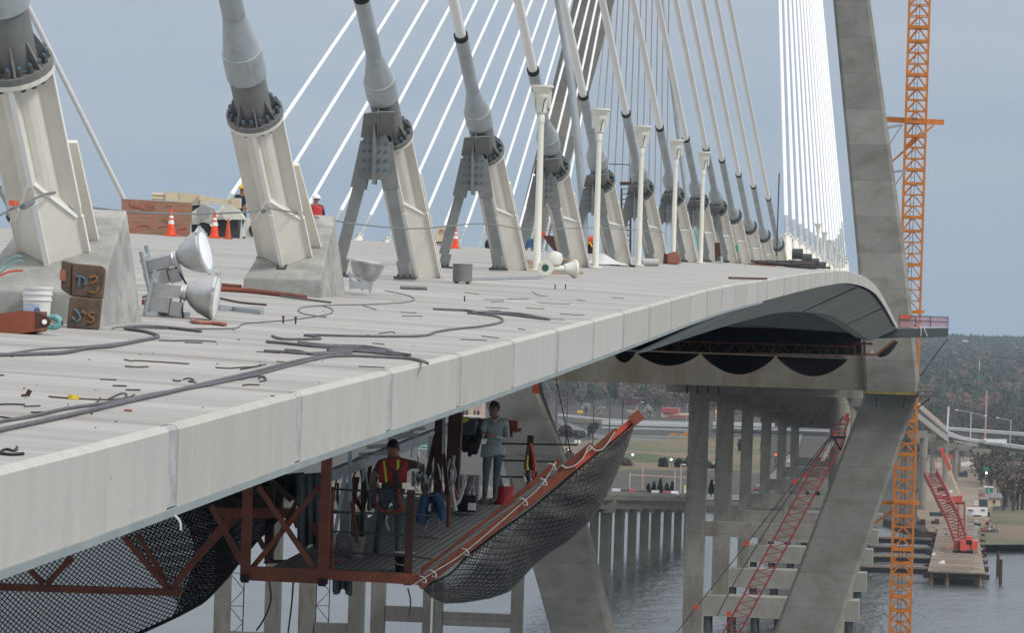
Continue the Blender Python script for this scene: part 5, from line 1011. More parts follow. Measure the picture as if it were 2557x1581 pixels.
# ================= people =================
def person(label, O, J, rad, regions, extras=None, root='pelvis', look=(0, -1, 0), headc='skin', grp=None):
    # J: joint -> (x, y, z) metres from O with x to the right of the picture, y away from the viewer; bones as a tree
    ps = thing('person', label, 'person', O, grp); bones = [('pelvis', 'waist'), ('waist', 'chest'), ('chest', 'neck'), ('neck', 'jaw'), ('jaw', 'crown')]
    for s in 'LR': bones += [('chest', 'sh' + s), ('sh' + s, 'el' + s), ('el' + s, 'wr' + s), ('wr' + s, 'pa' + s), ('pelvis', 'hip' + s), ('hip' + s, 'kn' + s), ('kn' + s, 'an' + s), ('an' + s, 'toe' + s)]
    names = [root] + [c for _, c in bones]; idx = {n: i for i, n in enumerate(names)}
    me = bpy.data.meshes.new('skin_tmp'); me.from_pydata([J[n] for n in names], [(idx[a], idx[c]) for a, c in bones], [])
    ob = bpy.data.objects.new('skin_tmp', me); C.objects.link(ob); ob.modifiers.new('k', 'SKIN')
    if not me.skin_vertices: bpy.context.view_layer.objects.active = ob
    for n in names:
        r = rad.get(n) or rad.get(n[:-1]) or .06; sv_ = me.skin_vertices[0].data[idx[n]]; sv_.radius = r if isinstance(r, tuple) else (r, r); sv_.use_root = n == root; sv_.use_loose = False
    sm = ob.modifiers.new('s', 'SUBSURF'); sm.levels = sm.render_levels = 2
    bpy.context.view_layer.update(); ev = ob.evaluated_get(bpy.context.evaluated_depsgraph_get()); bm_ = bpy.data.meshes.new_from_object(ev); bpy.data.objects.remove(ob)
    b = MB(); mats_ = []
    def mi(m):
        if m not in mats_: mats_.append(m)
        return mats_.index(m)
    vs = [V(v.co) for v in bm_.vertices]
    def seg(p, a, c): a, c = V(a), V(c); t = max(0, min(1, (p - a).dot(c - a) / max(1e-9, (c - a).length_squared))); return (p - a - (c - a) * t).length, t
    for f in bm_.polygons:
        p = sum((vs[i] for i in f.vertices), V()) / len(f.vertices)
        bn = min(((seg(p, J[a], J[c])[0] - .4 * min(.1, (rad.get(c) or rad.get(c[:-1]) or .06) if not isinstance(rad.get(c) or rad.get(c[:-1]), tuple) else .1), a, c) for a, c in bones)); t = seg(p, J[bn[1]], J[bn[2]])[1]
        b.add([], []); b.f.append(list(f.vertices)); b.mi.append(mi(regions(bn[1], bn[2], t, p)))
    b.v = vs
    hd = V(J['jaw']).lerp(V(J['crown']), .45); lk = V(look).normalized(); sdv = lk.cross(ZU).normalized()
    b.ball(hd + lk * .105 - ZU * .015, .022, 8, mi(headc), (.8, .8, 1.3)); b.ball(hd + lk * .098 - ZU * .055, .02, 8, mi('skin' if headc == 'skin_brown' else headc), (1.3, .8, .5))
    for s in (-1, 1):
        b.ball(hd + sdv * .092 * s - lk * .005, .03, 8, mi(headc), (.6, .8, 1.2)); b.ball(hd + lk * .094 + sdv * .034 * s + ZU * .022, .012, 6, mi('hair'))
        b.ball(hd + lk * .09 + sdv * .034 * s + ZU * .045, .02, 6, mi('hair'), (1.2, .5, .3))
    for s in 'LR':                                              # five fingers on each hand
        w, h = V(J['wr' + s]), V(J['pa' + s]); a = (h - w).normalized(); sd = a.cross(V((0, 0, 1)) if abs(a.z) < .8 else V((0, 1, 0))).normalized(); nn = a.cross(sd)
        for k, L in enumerate((.062, .075, .072, .055)):
            o = h + sd * (k - 1.5) * .02 - a * .01; p2 = o + a * L * .55 + nn * .012; p3 = p2 + a * L * .3 + nn * .035; b.tube([o, p2, p3], [.0105, .0095, .007], 6, mi(headc))
        o = h - a * .05 + sd * -.035; b.tube([o, o + a * .035 - sd * .025 + nn * .01, o + a * .065 - sd * .02 + nn * .03], [.013, .012, .008], 6, mi(headc))
    b.v = [V(O) + p for p in b.v]; b.build('body', mats_, ps, True)
    b = MB(); hc = hd + ZU * .02 - lk * .012
    if extras: extras(ps, lambda *q: V(O) + V(q), hd + V(O), lk, sdv)
    return ps
def hair(ps, hd, lk, m='hair'):
    b = MB(); hc = hd + ZU * .022 - lk * .014
    g = lambda u, v: hc + Matrix.Rotation(u * 2 * math.pi, 3, 'Z') @ V((0, 0, 0)) + V((math.cos(u * 6.2832) * math.sin(v * 1.55) * .086, math.sin(u * 6.2832) * math.sin(v * 1.55) * .095, math.cos(v * 1.55) * .112 + max(0, V((math.cos(u * 6.2832), math.sin(u * 6.2832), 0)).dot(lk)) * .05 * v))
    b.grid(g, 20, 8); o = b.build('hair', m, ps, True); o.modifiers.new('s', 'SOLIDIFY').thickness = .012; return o
def helmet(ps, hd, lk, m):
    b = MB(); c = hd + ZU * .045; b.lathe(c, ZU, [(-.01, .13), (.03, .127), (.07, .11), (.1, .075), (.115, .03), (.118, 0)], 18); b.plate([c + V((math.cos(t) * .16, math.sin(t) * .165, -.012)) + lk * .025 for t in (k * math.pi / 10 for k in range(20))], (0, 0, .012)); b.build('helmet', m, ps, True)
BR = dict(pelvis=(.15, .115), waist=(.145, .11), chest=(.185, .125), neck=.058, jaw=(.072, .08), crown=(.078, .088), sh=.075, el=.05, wr=.034, pa=(.042, .022), hip=.105, kn=.066, an=.046, toe=.04)
# man in the red vest, seen from behind
O1 = fl(975, 59.2)
J1 = dict(pelvis=(0, 0, .95), waist=(.0, .02, 1.10), chest=(.02, .06, 1.32), neck=(.0, .09, 1.47), jaw=(-.01, .12, 1.54), crown=(-.02, .14, 1.69), shL=(-.19, .06, 1.38), elL=(-.30, .02, 1.16), wrL=(-.24, .12, .98), paL=(-.20, .18, .93), shR=(.23, .07, 1.40), elR=(.46, .10, 1.36), wrR=(.42, .20, 1.20), paR=(.37, .26, 1.14), hipL=(-.10, 0, .90), knL=(-.15, .0, .50), anL=(-.20, -.02, .10), toeL=(-.22, .13, .045), hipR=(.11, 0, .90), knR=(.13, .02, .50), anR=(.12, .03, .10), toeR=(.14, .18, .045))
def reg1(a, c, t, p):
    if c in ('jaw', 'crown') or c[:2] in ('pa', 'wr') or (c == 'neck' and t > .7): return 'skin'
    if c[:2] == 'el': return 'shirt_brown' if t < .55 else ('cuff_grey' if t < .82 else 'skin')
    if c[:3] in ('hip',) or c[:2] in ('kn', 'an') or (c == 'waist' and t < .5): return 'jeans_lit' if c[-1] == 'R' and c[:2] in ('kn', 'an') else 'jeans'  # right leg in a paler copy of the jeans, painted as lit
    if c[:3] == 'toe': return 'boot'
    return 'shirt_brown'
def ex1(ps, P, hd, lk, sd):
    hair(ps, hd, lk)
    f = lambda u, v: P(-.205 + .43 * u + .02 * v * (1 - u), .055 - .115 * math.sin(math.pi * (.12 + .76 * u)) - .02, 1.46 - .36 * v - .05 * (2 * u - 1) ** 2 * (1 - v) + .02 * u)
    b = MB(); b.grid(f, 18, 8); v_ = b.build('vest', 'vest_red', ps, True); v_.modifiers.new('s', 'SOLIDIFY').thickness = .015
    for u0, v0, v1 in ((.16, .02, 1.), (.66, .02, .52)):
        b = MB(); b.grid(lambda u, v: f(u0 + .09 * u + .10 * (v0 + (v1 - v0) * v) * (1 if u0 < .5 else .2), v0 + (v1 - v0) * v) - V((0, .035, 0)), 3, 8); b.build('reflective_stripe', 'hi_yellow', v_)
    for L, m, r in (([(-.12, -.06, 1.42), (.05, -.10, 1.27), (.13, -.10, 1.12), (.14, -.12, .98)], 'harness_dark', .02), ([(.20, -.04, 1.43), (.10, -.10, 1.28), (.0, -.10, 1.15), (-.14, -.08, 1.05)], 'harness_dark', .018), ([(-.22, -.06, .82), (-.14, -.12, .70), (.0, -.13, .66), (.12, -.12, .70), (.19, -.06, .78)], 'harness', .022), ([(.12, -.12, 1.02), (.15, -.13, .85), (.19, -.1, .7)], 'harness', .03), ([(.26, -.08, .8), (.33, -.06, .6), (.24, -.1, .47)], 'harness', .028), ([(-.2, -.03, 1.0), (.0, -.12, .985), (.2, -.03, 1.0)], 'harness_dark', .028), ([(.1, -.13, 1.25), (.1, -.14, 1.12)], 'dark_steel', .03)):
        b = MB(); b.tube(crom([P(*q) for q in L], 5), r, 6); b.build('harness_strap', m, ps, True)
    b = MB(); c = P(-.05, -.13, .93); b.box(c, (.22, .05, .16)); b.build('tool_pouch', 'jeans', ps)
person('person in a red vest with yellow stripes seen from behind, one elbow raised', O1, J1, BR, reg1, ex1, look=(.1, 1, 0), grp='people')
# man in the pale shirt
O2 = fl(1226, 70.0)
J2 = dict(pelvis=(0, 0, .98), waist=(.01, .0, 1.14), chest=(.03, .02, 1.38), neck=(.02, .02, 1.54), jaw=(-.01, -.02, 1.615), crown=(.01, .01, 1.77), shL=(-.15, -.03, 1.44), elL=(-.20, -.16, 1.18), wrL=(-.19, -.30, 1.28), paL=(-.17, -.36, 1.30), shR=(.21, .02, 1.44), elR=(.245, -.08, 1.15), wrR=(.0, -.27, 1.235), paR=(-.07, -.30, 1.25), hipL=(-.09, -.01, .93), knL=(-.11, -.03, .52), anL=(-.13, .02, .10), toeL=(-.21, -.10, .045), hipR=(.10, .01, .93), knR=(.07, .02, .52), anR=(.055, .06, .10), toeR=(-.02, -.08, .045))
def reg2(a, c, t, p):
    if c in ('jaw', 'crown') or c[:2] == 'pa' or (c == 'neck' and t > .75): return 'skin_brown'
    if c[:2] == 'wr': return 'shirt_pale' if t < .72 else 'skin_brown'
    if c[:3] == 'toe': return 'boot'
    if c[:2] in ('kn', 'an'): return 'jeans'
    if c[:3] == 'hip' or (c == 'waist' and t < .1): return 'shirt_pale' if p.z > .90 else 'jeans'
    return 'shirt_pale'
def ex2(ps, P, hd, lk, sd):
    hair(ps, hd, lk)
    f = lambda u, v: P(.0 + math.cos(u * 6.2832) * (.195 + .02 * v), .005 + math.sin(u * 6.2832) * (.15 + .02 * v), 1.06 - .20 * v - .03 * math.sin(u * 12.6) * v)
    b = MB(); b.grid(f, 26, 4); o = b.build('shirt_tail', 'shirt_pale', ps, True); o.modifiers.new('s', 'SOLIDIFY').thickness = .012
    b = MB(); b.tube(crom([P(-.09, -.06, 1.53), P(-.02, -.10, 1.49), P(.05, -.09, 1.5), P(.10, -.02, 1.56)], 4), .022, 6); b.build('collar', 'shirt_pale', ps, True)
    b = MB(); b.plate([P(-.06, -.125, 1.5), P(.02, -.13, 1.5), P(-.01, -.14, 1.40)], (0, .02, 0)); b.build('undershirt', 'cuff_grey', ps)
person('person in a loose pale grey shirt and dark jeans, hands together, looking towards us', O2, J2, BR, reg2, ex2, look=(-.42, -.9, -.02), headc='skin_brown', grp='people')
def standing(label, O, hat, regs, lk, lean=0):
    J = dict(pelvis=(0, 0, .96), waist=(.0, 0, 1.12), chest=(.0, .0, 1.36), neck=(.0, .0, 1.52), jaw=(lk[0] * .02, lk[1] * .02, 1.59), crown=(0, 0, 1.74), shL=(-.18, 0, 1.43), elL=(-.24, .05, 1.16), wrL=(-.18, .18 * lk[1] - .02, 1.02), paL=(-.14, .24 * lk[1], 1.0), shR=(.18, 0, 1.43), elR=(.24, .05, 1.16), wrR=(.19, .2 * lk[1], 1.05), paR=(.16, .26 * lk[1], 1.04), hipL=(-.09, 0, .92), knL=(-.11, 0, .5), anL=(-.12, .02, .1), toeL=(-.12, .02 + .15 * lk[1], .045), hipR=(.09, 0, .92), knR=(.12, 0, .5), anR=(.13, -.03, .1), toeR=(.14, -.03 + .15 * lk[1], .045))
    for k in ('chest', 'neck', 'jaw', 'crown', 'shL', 'shR'): J[k] = (J[k][0] + lean * (J[k][2] - 1), *J[k][1:])
    return person(label, O, J, BR, regs, lambda ps, P, hd, l, s: hat(ps, P, hd, l), look=lk, headc='skin_brown', grp='people')
def rg(top, legs):
    def f(a, c, t, p):
        if c in ('jaw', 'crown') or c[:2] == 'pa': return 'skin_brown'
        if c[:3] in ('hip',) or c[:2] in ('kn', 'an'): return legs
        return 'boot' if c[:3] == 'toe' else top
    return f
Oy = px(600, 592, 128.2); Oy.z = deckz(Oy.x, Oy.y) - .1
standing('person in a yellow hard hat and dark blue top behind the beige light tower', Oy, lambda ps, P, hd, l: helmet(ps, hd, l, 'helmet_yellow'), rg('navy_cloth', 'green_cloth'), (1, -.2, 0))
Ow = px(785, 636, 118); Ow = V((Ow.x, Ow.y, px(785, 489, 118).z - 1.76))
def whitehat(ps, P, hd, l):
    helmet(ps, hd, l, 'helmet_white'); f = lambda u, v: P(-.2 + .40 * u, -.145 * math.sin(math.pi * (.1 + .8 * u)) - .015, 1.48 - .42 * v - .03 * (2 * u - 1) ** 2); b = MB(); b.grid(f, 14, 6); o = b.build('vest', 'vest_red', ps, True); o.modifiers.new('s', 'SOLIDIFY').thickness = .015
standing('person in a white hard hat and red vest beyond the second concrete block', Ow, whitehat, rg('navy_cloth', 'jeans'), (.1, 1, 0))
# ================= far work platform and nets under the deck at the tower =================
DT = 405.
ft = thing('far_platform', 'distant red truss work platform under the deck near the tower', 'work platform', px(1900, 880, DT))
tb = lambda x: 851 + (x - 1640) * .030; bb = lambda x: 874 + (x - 1608) * .036
b = MB()
for x0, x1, f in ((1640, 2134, tb), (1608, 2108, bb)): b.bar(px(x0, f(x0), DT), px(x1, f(x1), DT), .16)
x = 1615; k = 0
while x < 2090: b.bar(px(x, bb(x), DT), px(x + 20, tb(x + 20), DT), .09); b.bar(px(x + 20, tb(x + 20), DT), px(x + 40, bb(x + 40), DT), .09); x += 40
for x in range(1694, 2100, 79): b.bar(px(x, bb(x), DT), px(x + 1, tb(x), DT), .14)
b.build('truss', 'red_oxide', ft)
for p, q in (((2134, 858), (2135, 886)), ((2158, 852), (2159, 888)), ((2135, 886), (2188, 886)), ((2134, 857), (2178, 859)), ((2188, 886), (2233, 850))): b = MB(); b.bar(px(*p, DT), px(*q, DT), .22, .22, V((0, 1, 0))); b.build('end_frame', 'red_oxide', ft)
b = MB(); b.plate([px(2172, 884, DT + .6), px(2182, 884, DT + .6), px(2180, 856, DT + .6), px(2174, 855, DT + .6)], V((0, .3, 0))); b.build('pale_hanging', 'rope_white', ft)
b = MB(); b.grid(lambda u, v: px(2189 + 44 * u + 10 * math.sin(math.pi * v) * (.6 + .4 * u), 886 - 36 * u + 17 * math.sin(math.pi * v) * math.sin(math.pi * (.12 + .8 * u)), DT + 3 * v), 14, 10); tag(b.build('safety_net', 'net_black'), 'small dark net bag on the sloping arm of the distant platform', 'safety net')
for k, (x0, x1, dip, lab) in enumerate([(1528, 1588, 30, 'narrow pointed black net hanging left of the three wide net swags'), (1585, 1748, 34, 'wide black net swag below the deck, leftmost of three'), (1750, 1935, 49, 'wide black net swag below the deck, middle of three'), (1938, 2118, 47, 'wide black net swag below the deck, rightmost of three')]):
    f = lambda u, v: px(x0 + (x1 - x0) * u, (bb(x0 + (x1 - x0) * u) + 4 - 8 * (k == 0)) + dip * math.sin(math.pi * u) ** .8 * math.sin(math.pi * v * .5) + (8 if k == 0 else 0), DT + 7 * math.cos(math.pi * v))
    b = MB(); b.grid(f, 30, 16); tag(b.build('net_swag', 'net_black', None, True), lab, 'safety net', 'black net swags below the deck')
b = MB(); b.grid(lambda u, v: px(1590 + 560 * u, 812 + 12 * u + (62 + 2 * u) * v, DT + 9 - 2 * v + .3 * math.sin(u * 60)), 60, 3); tag(b.build('debris_screen', 'net_black'), 'long black debris screen hanging behind the distant red truss', 'debris screen')
b = MB(); b.plate([px(1328, 982, 440), px(1345, 984, 440), px(1346, 960, 440), px(1329, 958, 440)], V((0, .4, 0))); tag(b.build('red_bracket', 'bright_red'), 'small red bracket high on the left tower leg', 'bracket')
b = MB(); b.tube([px(1388, 945, 430), px(1408, 1040, 430), px(1426, 1142, 430)], .06, 5); tag(b.build('hanging_line', 'black'), 'black line hanging down beside the left tower leg', 'line')
# ================= orange tower crane mast =================
DM = 470.; mw = 2.35
mc = thing('tower_crane', 'tall orange lattice tower crane mast standing beside the right tower leg', 'tower crane', px(2230, 1830, DM))
xc = lambda y: 2304.5 - (y / 1581) * 66
P0 = hy(xc(1581), 1581, DM); P1 = hy(xc(0), 0, DM); X0, X1 = P0.x, P1.x; xm = (P0.x + P1.x) / 2
z0, z1 = WATER, 92.; hw = mw / 2; b = MB()
for sx in (-1, 1):
    for sy in (-1, 1): b.bar(V((xm + sx * hw, DM + sy * hw, z0)), V((xm + sx * hw, DM + sy * hw, z1)), .26)
b.build('mast_legs', 'crane_orange', mc)
SEC = 5.55; zref = hy(2300, 68, DM).z
b = MB(); n0 = int((z0 - zref) / SEC) + 1; n1 = int((z1 - zref) / SEC) - 1
for n in range(n0, n1):
    z = zref + n * SEC
    for sy in (-1, 1): b.bar(V((xm - hw, DM + sy * hw, z)), V((xm + hw, DM + sy * hw, z)), .34); b.bar(V((xm - hw, DM + sy * hw, z - 1.62)), V((xm + hw, DM + sy * hw, z - 1.62)), .30)
    for sx in (-1, 1): b.bar(V((xm + sx * hw, DM - hw, z)), V((xm + sx * hw, DM + hw, z)), .26)
    for zz_, h in ((z - 1.62, 1.62), (z - 1.62 - 1.31, 1.31), (z - 1.62 - 2.62, 1.31), (z - SEC, 1.31)):
        if h != 1.62:
            for sy in (-1, 1): b.bar(V((xm - hw, DM + sy * hw, zz_)), V((xm + hw, DM + sy * hw, zz_)), .12)
        for sy in (-1, 1):
            b.bar(V((xm - hw, DM + sy * hw, zz_)), V((xm, DM + sy * hw, zz_ + h)), .13); b.bar(V((xm, DM + sy * hw, zz_ + h)), V((xm + hw, DM + sy * hw, zz_)), .13)
        for sx in (-1, 1): b.bar(V((xm + sx * hw, DM - hw, zz_)), V((xm + sx * hw, DM + hw, zz_ + h)), .11)
b.build('mast_lattice', 'crane_orange', mc)
for p, q, w in (((2207, 297), (2357, 305), .62), ((2198, 1256), (2296, 1257), .42), ((2273, 779), (2308, 779), .34)): b = MB(); b.bar(px(*p, DM - 1.7), px(*q, DM - 1.7), .5, w); b.build('tie_collar', 'crane_orange', mc)
for p, q in (((2225, 405), (2331, 312)), ((2183, 1308), (2232, 1274)), ((2300, 330), (2262, 372))): b = MB(); b.bar(px(*p, DM - 1.9), px(*q, DM - 1.9), .22); b.build('tie_strut', 'crane_orange', mc)
b = MB()
for z in range(int(z0), int(z1), 1): b.bar(V((xm - .35, DM + .2, z)), V((xm + .05, DM + .2, z)), .05)
b.bar(V((xm - .35, DM + .2, z0)), V((xm - .35, DM + .2, z1)), .06); b.bar(V((xm + .05, DM + .2, z0)), V((xm + .05, DM + .2, z1)), .06); b.build('ladder', 'dark_oxide', mc)
for k, L in enumerate(([((2213, 319), (2254, 311)), ((2216, 316), (2221, 362)), ((2221, 360), (2249, 316))], [((2229, 429), (2263, 425)), ((2231, 428), (2233, 458)), ((2236, 460), (2258, 428))])):
    b = MB()
    for p, q in L: b.bar(px(*p, 455), px(*q, 455), .28 if p == L[0][0] else .16)
    tag(b.build('wall_bracket', 'alu'), 'grey bracket fixed to the right tower leg, ' + ('upper one under the orange collar' if k == 0 else 'lower one below the orange strut'), 'bracket')
# ================= red crane boom rising from the water =================
DB = 500.
rc = thing('crane_boom', 'red lattice crane boom with white lettering leaning up to the right below the deck', 'crane boom', px(1823, 1581, DB))
Lc = lambda t: lerp2((1770, 1648), (2052, 1125), t); Rc = lambda t: lerp2((1811, 1648), (2093, 1128), t)
b = MB()
for dd in (DB, DB + 2.2):
    b.bar(px(*Lc(0), dd), px(*Lc(1), dd), .2); b.bar(px(*Rc(0), dd), px(*Rc(1), dd), .2); n = 26
    for k in range(n): p, q, r_ = Lc(k / n), Rc((k + .45) / n), Lc((k + 1) / n); b.bar(px(*p, dd), px(*q, dd), .09); b.bar(px(*q, dd), px(*r_, dd), .09)
for k in range(14): t = k / 14; b.bar(px(*Lc(t), DB), px(*Lc(t + .03), DB + 2.2), .09); b.bar(px(*Rc(t), DB), px(*Rc(t + .03), DB + 2.2), .09)
b.build('lattice', 'crane_red', rc)
b = MB()
for p, q in (((2052, 1125), (2106, 1040)), ((2093, 1128), (2121, 1045))): b.bar(px(*p, DB + .6), px(*q, DB + .6), .22)
for k in range(4): p, q = lerp2((2052, 1125), (2106, 1040), k / 4), lerp2((2093, 1128), (2121, 1045), (k + .5) / 4); b.bar(px(*p, DB + .6), px(*q, DB + .6), .12)
b.plate([px(2106, 1052, DB), px(2116, 1054, DB), px(2121, 1034, DB), px(2113, 1032, DB)], V((0, 1.2, 0))); b.build('boom_head', 'crane_red', rc)
for c in ((2008, 1187), (1820, 1534), (2085, 1083)): b = MB(); b.box(px(*c, DB - .2), (.6, .5, .5)); b.build('sheave_block', 'crane_body', rc)
dv = (px(2079, 1107, DB) - px(2056, 1147, DB)); b = MB(); p, q = px(2054, 1150, DB - .25), px(2081, 1104, DB - .25); b.bar(p, q, .06, .95, V((0, 1, 0))); 
text('MANITOWOC', .62, 'boom_lettering', 'sign_white', rc, px(2067.5, 1127.5, DB - .45), dv, dv.cross(V((0, 1, 0))) * -1 if dv.cross(V((0, 1, 0))).x > 0 else dv.cross(V((0, 1, 0))), .72)
for L in ([(2090, 1070), (2044, 1126), (1983, 1205), (1865, 1358), (1737, 1520), (1690, 1580)], [(2080, 1085), (2000, 1196), (1925, 1305), (1840, 1445), (1790, 1540)]):
    b = MB(); b.tube([px(x, y, DB - .5) for x, y in L], .07, 5); b.build('pendant_rope', 'dark_steel', rc)
for c in ((1984, 1203), (1865, 1358), (1738, 1518)): b = MB(); b.box(px(*c, DB - .5), (.5, .4, .7), 0, 0, Matrix.Rotation(R(40), 3, 'Y')); b.build('rope_socket', 'crane_body', rc)
# ================= approach viaduct =================
PIERS = [(655, 3.2, 3.3), (735, 3.1, 2.9), (819, 2.3, 2.3), (908, 2.2, 2.2), (998, 2.1, 2.1), (1085, 2.2, 2.1)]
XLp = lambda d: -42.2 - (d - 655) * .0036; XRp = lambda d: -19.1 - (d - 655) * .0072
ZC = lambda d: -11.2 - (d - 655) * .0368
av = thing('approach_viaduct', 'long concrete approach span descending beyond the tower on the tall twin piers', 'viaduct', (-30, 470, WATER))
for k in range(7):
    d0 = 462 if k == 0 else PIERS[k - 1][0]; d1 = PIERS[k][0] if k < 6 else 1180
    for j in range(5):
        X0_, X1_ = -46.5 + j * 6.6, -45.2 + j * 6.6; b = MB(); z0_, z1_ = ZC(d0) + 2.0, ZC(d1) + 2.0
        b.hexa([V((X0_, d0 + .3, z0_)), V((X1_, d0 + .3, z0_)), V((X1_, d1 - .3, z1_)), V((X0_, d1 - .3, z1_)), V((X0_, d0 + .3, z0_ + 2.2)), V((X1_, d0 + .3, z0_ + 2.2)), V((X1_, d1 - .3, z1_ + 2.2)), V((X0_, d1 - .3, z1_ + 2.2))]); b.build('girder', 'pier_concrete', av)
b = MB(); X0_, X1_ = -48.5, -16.5; b.hexa([V((X0_, 462, ZC(462) + 4.2)), V((X1_, 462, ZC(462) + 4.2)), V((X1_, 1180, ZC(1180) + 4.2)), V((X0_, 1180, ZC(1180) + 4.2)), V((X0_, 462, ZC(462) + 5.2)), V((X1_, 462, ZC(462) + 5.2)), V((X1_, 1180, ZC(1180) + 5.2)), V((X0_, 1180, ZC(1180) + 5.2))]); b.build('deck_slab', 'pier_concrete', av)
for k, (d, wl, wr) in enumerate(PIERS):
    pr_ = thing('viaduct_pier', f'tall twin column concrete pier beyond the tower, {ORD[k]} nearest of its row', 'bridge pier', ((XLp(d) + XRp(d)) / 2, d, WATER), 'twin column piers beyond the tower')
    zt = ZC(d); zb = WATER + (6.5 if k else -1)
    b = MB(); b.box(V((XLp(d), d, (zt + zb) / 2)), (wl, 2.4, zt - zb)); b.build('column', 'pier_concrete', pr_)
    b = MB(); b.cyl(V((XRp(d), d, zb)), V((XRp(d), d, zt)), wr / 2, n=18); b.build('column', 'pier_concrete', pr_, True)
    b = MB(); b.box(V(((XLp(d) + XRp(d)) / 2 - 1, d, zt + 1)), (XRp(d) - XLp(d) + 9, 2.9, 2)); b.build('cap_beam', 'pier_concrete', pr_)
    zs = -33.4 if k == 0 else -34.8 - .3 * k; b = MB(); b.box(V(((XLp(d) + XRp(d)) / 2, d, zs)), (XRp(d) - XLp(d) - wl / 2 - wr / 2, 1.9, 2.4)); b.build('strut', 'pier_concrete', pr_)
    if k:
        b = MB(); b.box(V(((XLp(d) + XRp(d)) / 2 - .5, d, WATER + 4.6)), (XRp(d) - XLp(d) + 6.5, 7, 3.8)); b.build('footing', 'pale_concrete', pr_)
        for X in [XLp(d) - 2 + q * (XRp(d) - XLp(d) + 3) / 6 for q in range(7)]:
            for yy in (-2.5, 2.5): b = MB(); b.cyl(V((X, d + yy, WATER - .4)), V((X, d + yy, WATER + 2.7)), .7, n=8); b.build('pile', 'dark_steel', pr_)
# added dark bars standing for the girder end lines by the nearest pier
for k, x in enumerate((1716, 1742, 1768, 1794)): b = MB(); b.bar(px(x, 962, 560), px(x, 984, 560), .18, .18, V((0, 1, 0))); tag(b.build('girder_line', 'black'), 'thin dark drain pipe below the cross beam, left of the twin columns', 'pipe', 'drain pipes below the cross beam')
# ================= old bridge on concrete bents =================
OX = lambda d: -71.3 + (d - 822) * .024; OZ = lambda d: -37.5 - (d - 822) * .0428
ob_ = thing('old_bridge', 'old concrete road bridge crossing low over the water beyond the left tower leg', 'bridge', (OX(700), 700, WATER))
ds = [430, 530, 620, 720, 815] + [822 + 27 * k for k in range(9)]
for d0, d1 in zip(ds, ds[1:]):
    for nm, xa, xb, za, zb in (('deck_slab', -10.8, 1.0, .7, 1.7), ('parapet', .7, 1.05, 1.7, 2.6), ('edge_beam', -.6, .3, -1.1, .7), ('edge_beam', -9.8, -8.9, -1.1, .7)):
        b = MB(); P = [V((OX(d) + X, d, OZ(d) + z)) for z in (za, zb) for X, d in ((xa, d0), (xb, d0), (xb, d1 - .1), (xa, d1 - .1))]; b.hexa(P); b.build(nm, 'old_bridge' if nm != 'parapet' else 'pale_concrete', ob_)
for k in range(8):
    d = 822 + 27 * k; bt = thing('bridge_bent', f'square column bent of the old bridge standing in the water, {ORD[k]} nearest', 'bridge pier', (OX(d) - 4, d, WATER), 'bents of the old bridge')
    for X in (-.3, -8.7): b = MB(); b.box(V((OX(d) + X, d, (WATER - .5 + OZ(d) - 1.8) / 2)), (1.85, 1.6, OZ(d) - 1.8 - WATER + .5)); b.build('column', 'old_bridge', bt)
    b = MB(); b.box(V((OX(d) - 4.5, d, OZ(d) - 1.45)), (12.5, 1.9, .7)); b.build('cap_beam', 'old_bridge', bt)
    if k == 0: b = MB(); b.plate([px(1498, 1282, d - 1.5), px(1536, 1282, d - 1.5), px(1540, 1244, d - 1.5)], V((0, .5, 0))); b.build('gusset_wall', 'pale_concrete', bt)
for k, (xa, xb, d, w, ys) in enumerate([(556, 682, 470, 1.75, 1600), (767, 891, 510, 1.95, 1576), (945, 1075, 575, 2.0, 1532), (1092, 1292, 640, 1.9, 1545)]):
    bt = thing('bridge_bent', f'tall tan twin column bent below the work platform, {ORD[k]} from the left', 'bridge pier', (px(xa, 1500, d).x, d, WATER), 'tall bents of the old bridge')
    for x in (xa, xb):
        p = hy(x, 1500, d); b = MB(); zt = OZ(d) - 1.2; b.box(V((p.x, d, (WATER + zt) / 2)), (w, 1.7, zt - WATER + .5)); b.build('column', 'pier_concrete', bt)
    pa, pb = hy(xa, ys, d), hy(xb, ys, d); b = MB(); b.box(V(((pa.x + pb.x) / 2, d, pa.z)), (pb.x - pa.x - w, 1.3, 2.2)); b.build('strut', 'pier_concrete', bt)
    b = MB(); b.box(V(((pa.x + pb.x) / 2, d, OZ(d) - 1.2)), (pb.x - pa.x + 5, 2, 1.0)); b.build('cap_beam', 'pier_concrete', bt)
for k, (x, d) in enumerate([(590, 480), (806, 540)]):
    t = thing('lattice_mast', ['thin black lattice mast standing in the water left of the platform', 'thin black lattice mast standing in the water below the platform floor'][k], 'lattice mast', hy(x, 1700, d))
    p = hy(x, 1500, d); b = MB()
    for dx in (-.9, .9): b.bar(V((p.x + dx, d, WATER)), V((p.x + dx, d, -26)), .12)
    z = WATER
    while z < -27: b.bar(V((p.x - .9, d, z)), V((p.x + .9, d, z + 2)), .08); b.bar(V((p.x + .9, d, z + 2)), V((p.x - .9, d, z + 4)), .08); b.bar(V((p.x - .9, d, z)), V((p.x + .9, d, z)), .08); z += 4
    b.build('lattice', 'black', t)
b = MB(); p = hy(1077, 1560, 560); b.cyl(V((p.x, 560, WATER)), V((p.x, 560, -30)), .16, n=8); tag(b.build('white_pipe', 'white_pipe'), 'thin white pipe standing beside the tan columns under the net', 'pipe')
# ================= land surfaces =================
def patch(nm, L, m, lift, kind='structure', w=None):
    b = MB(); P = [gnd(x, y, lift) for x, y in L]; b.add(P, [tuple(range(len(P)))]); o = b.build(nm, m); o['kind'] = kind; return o
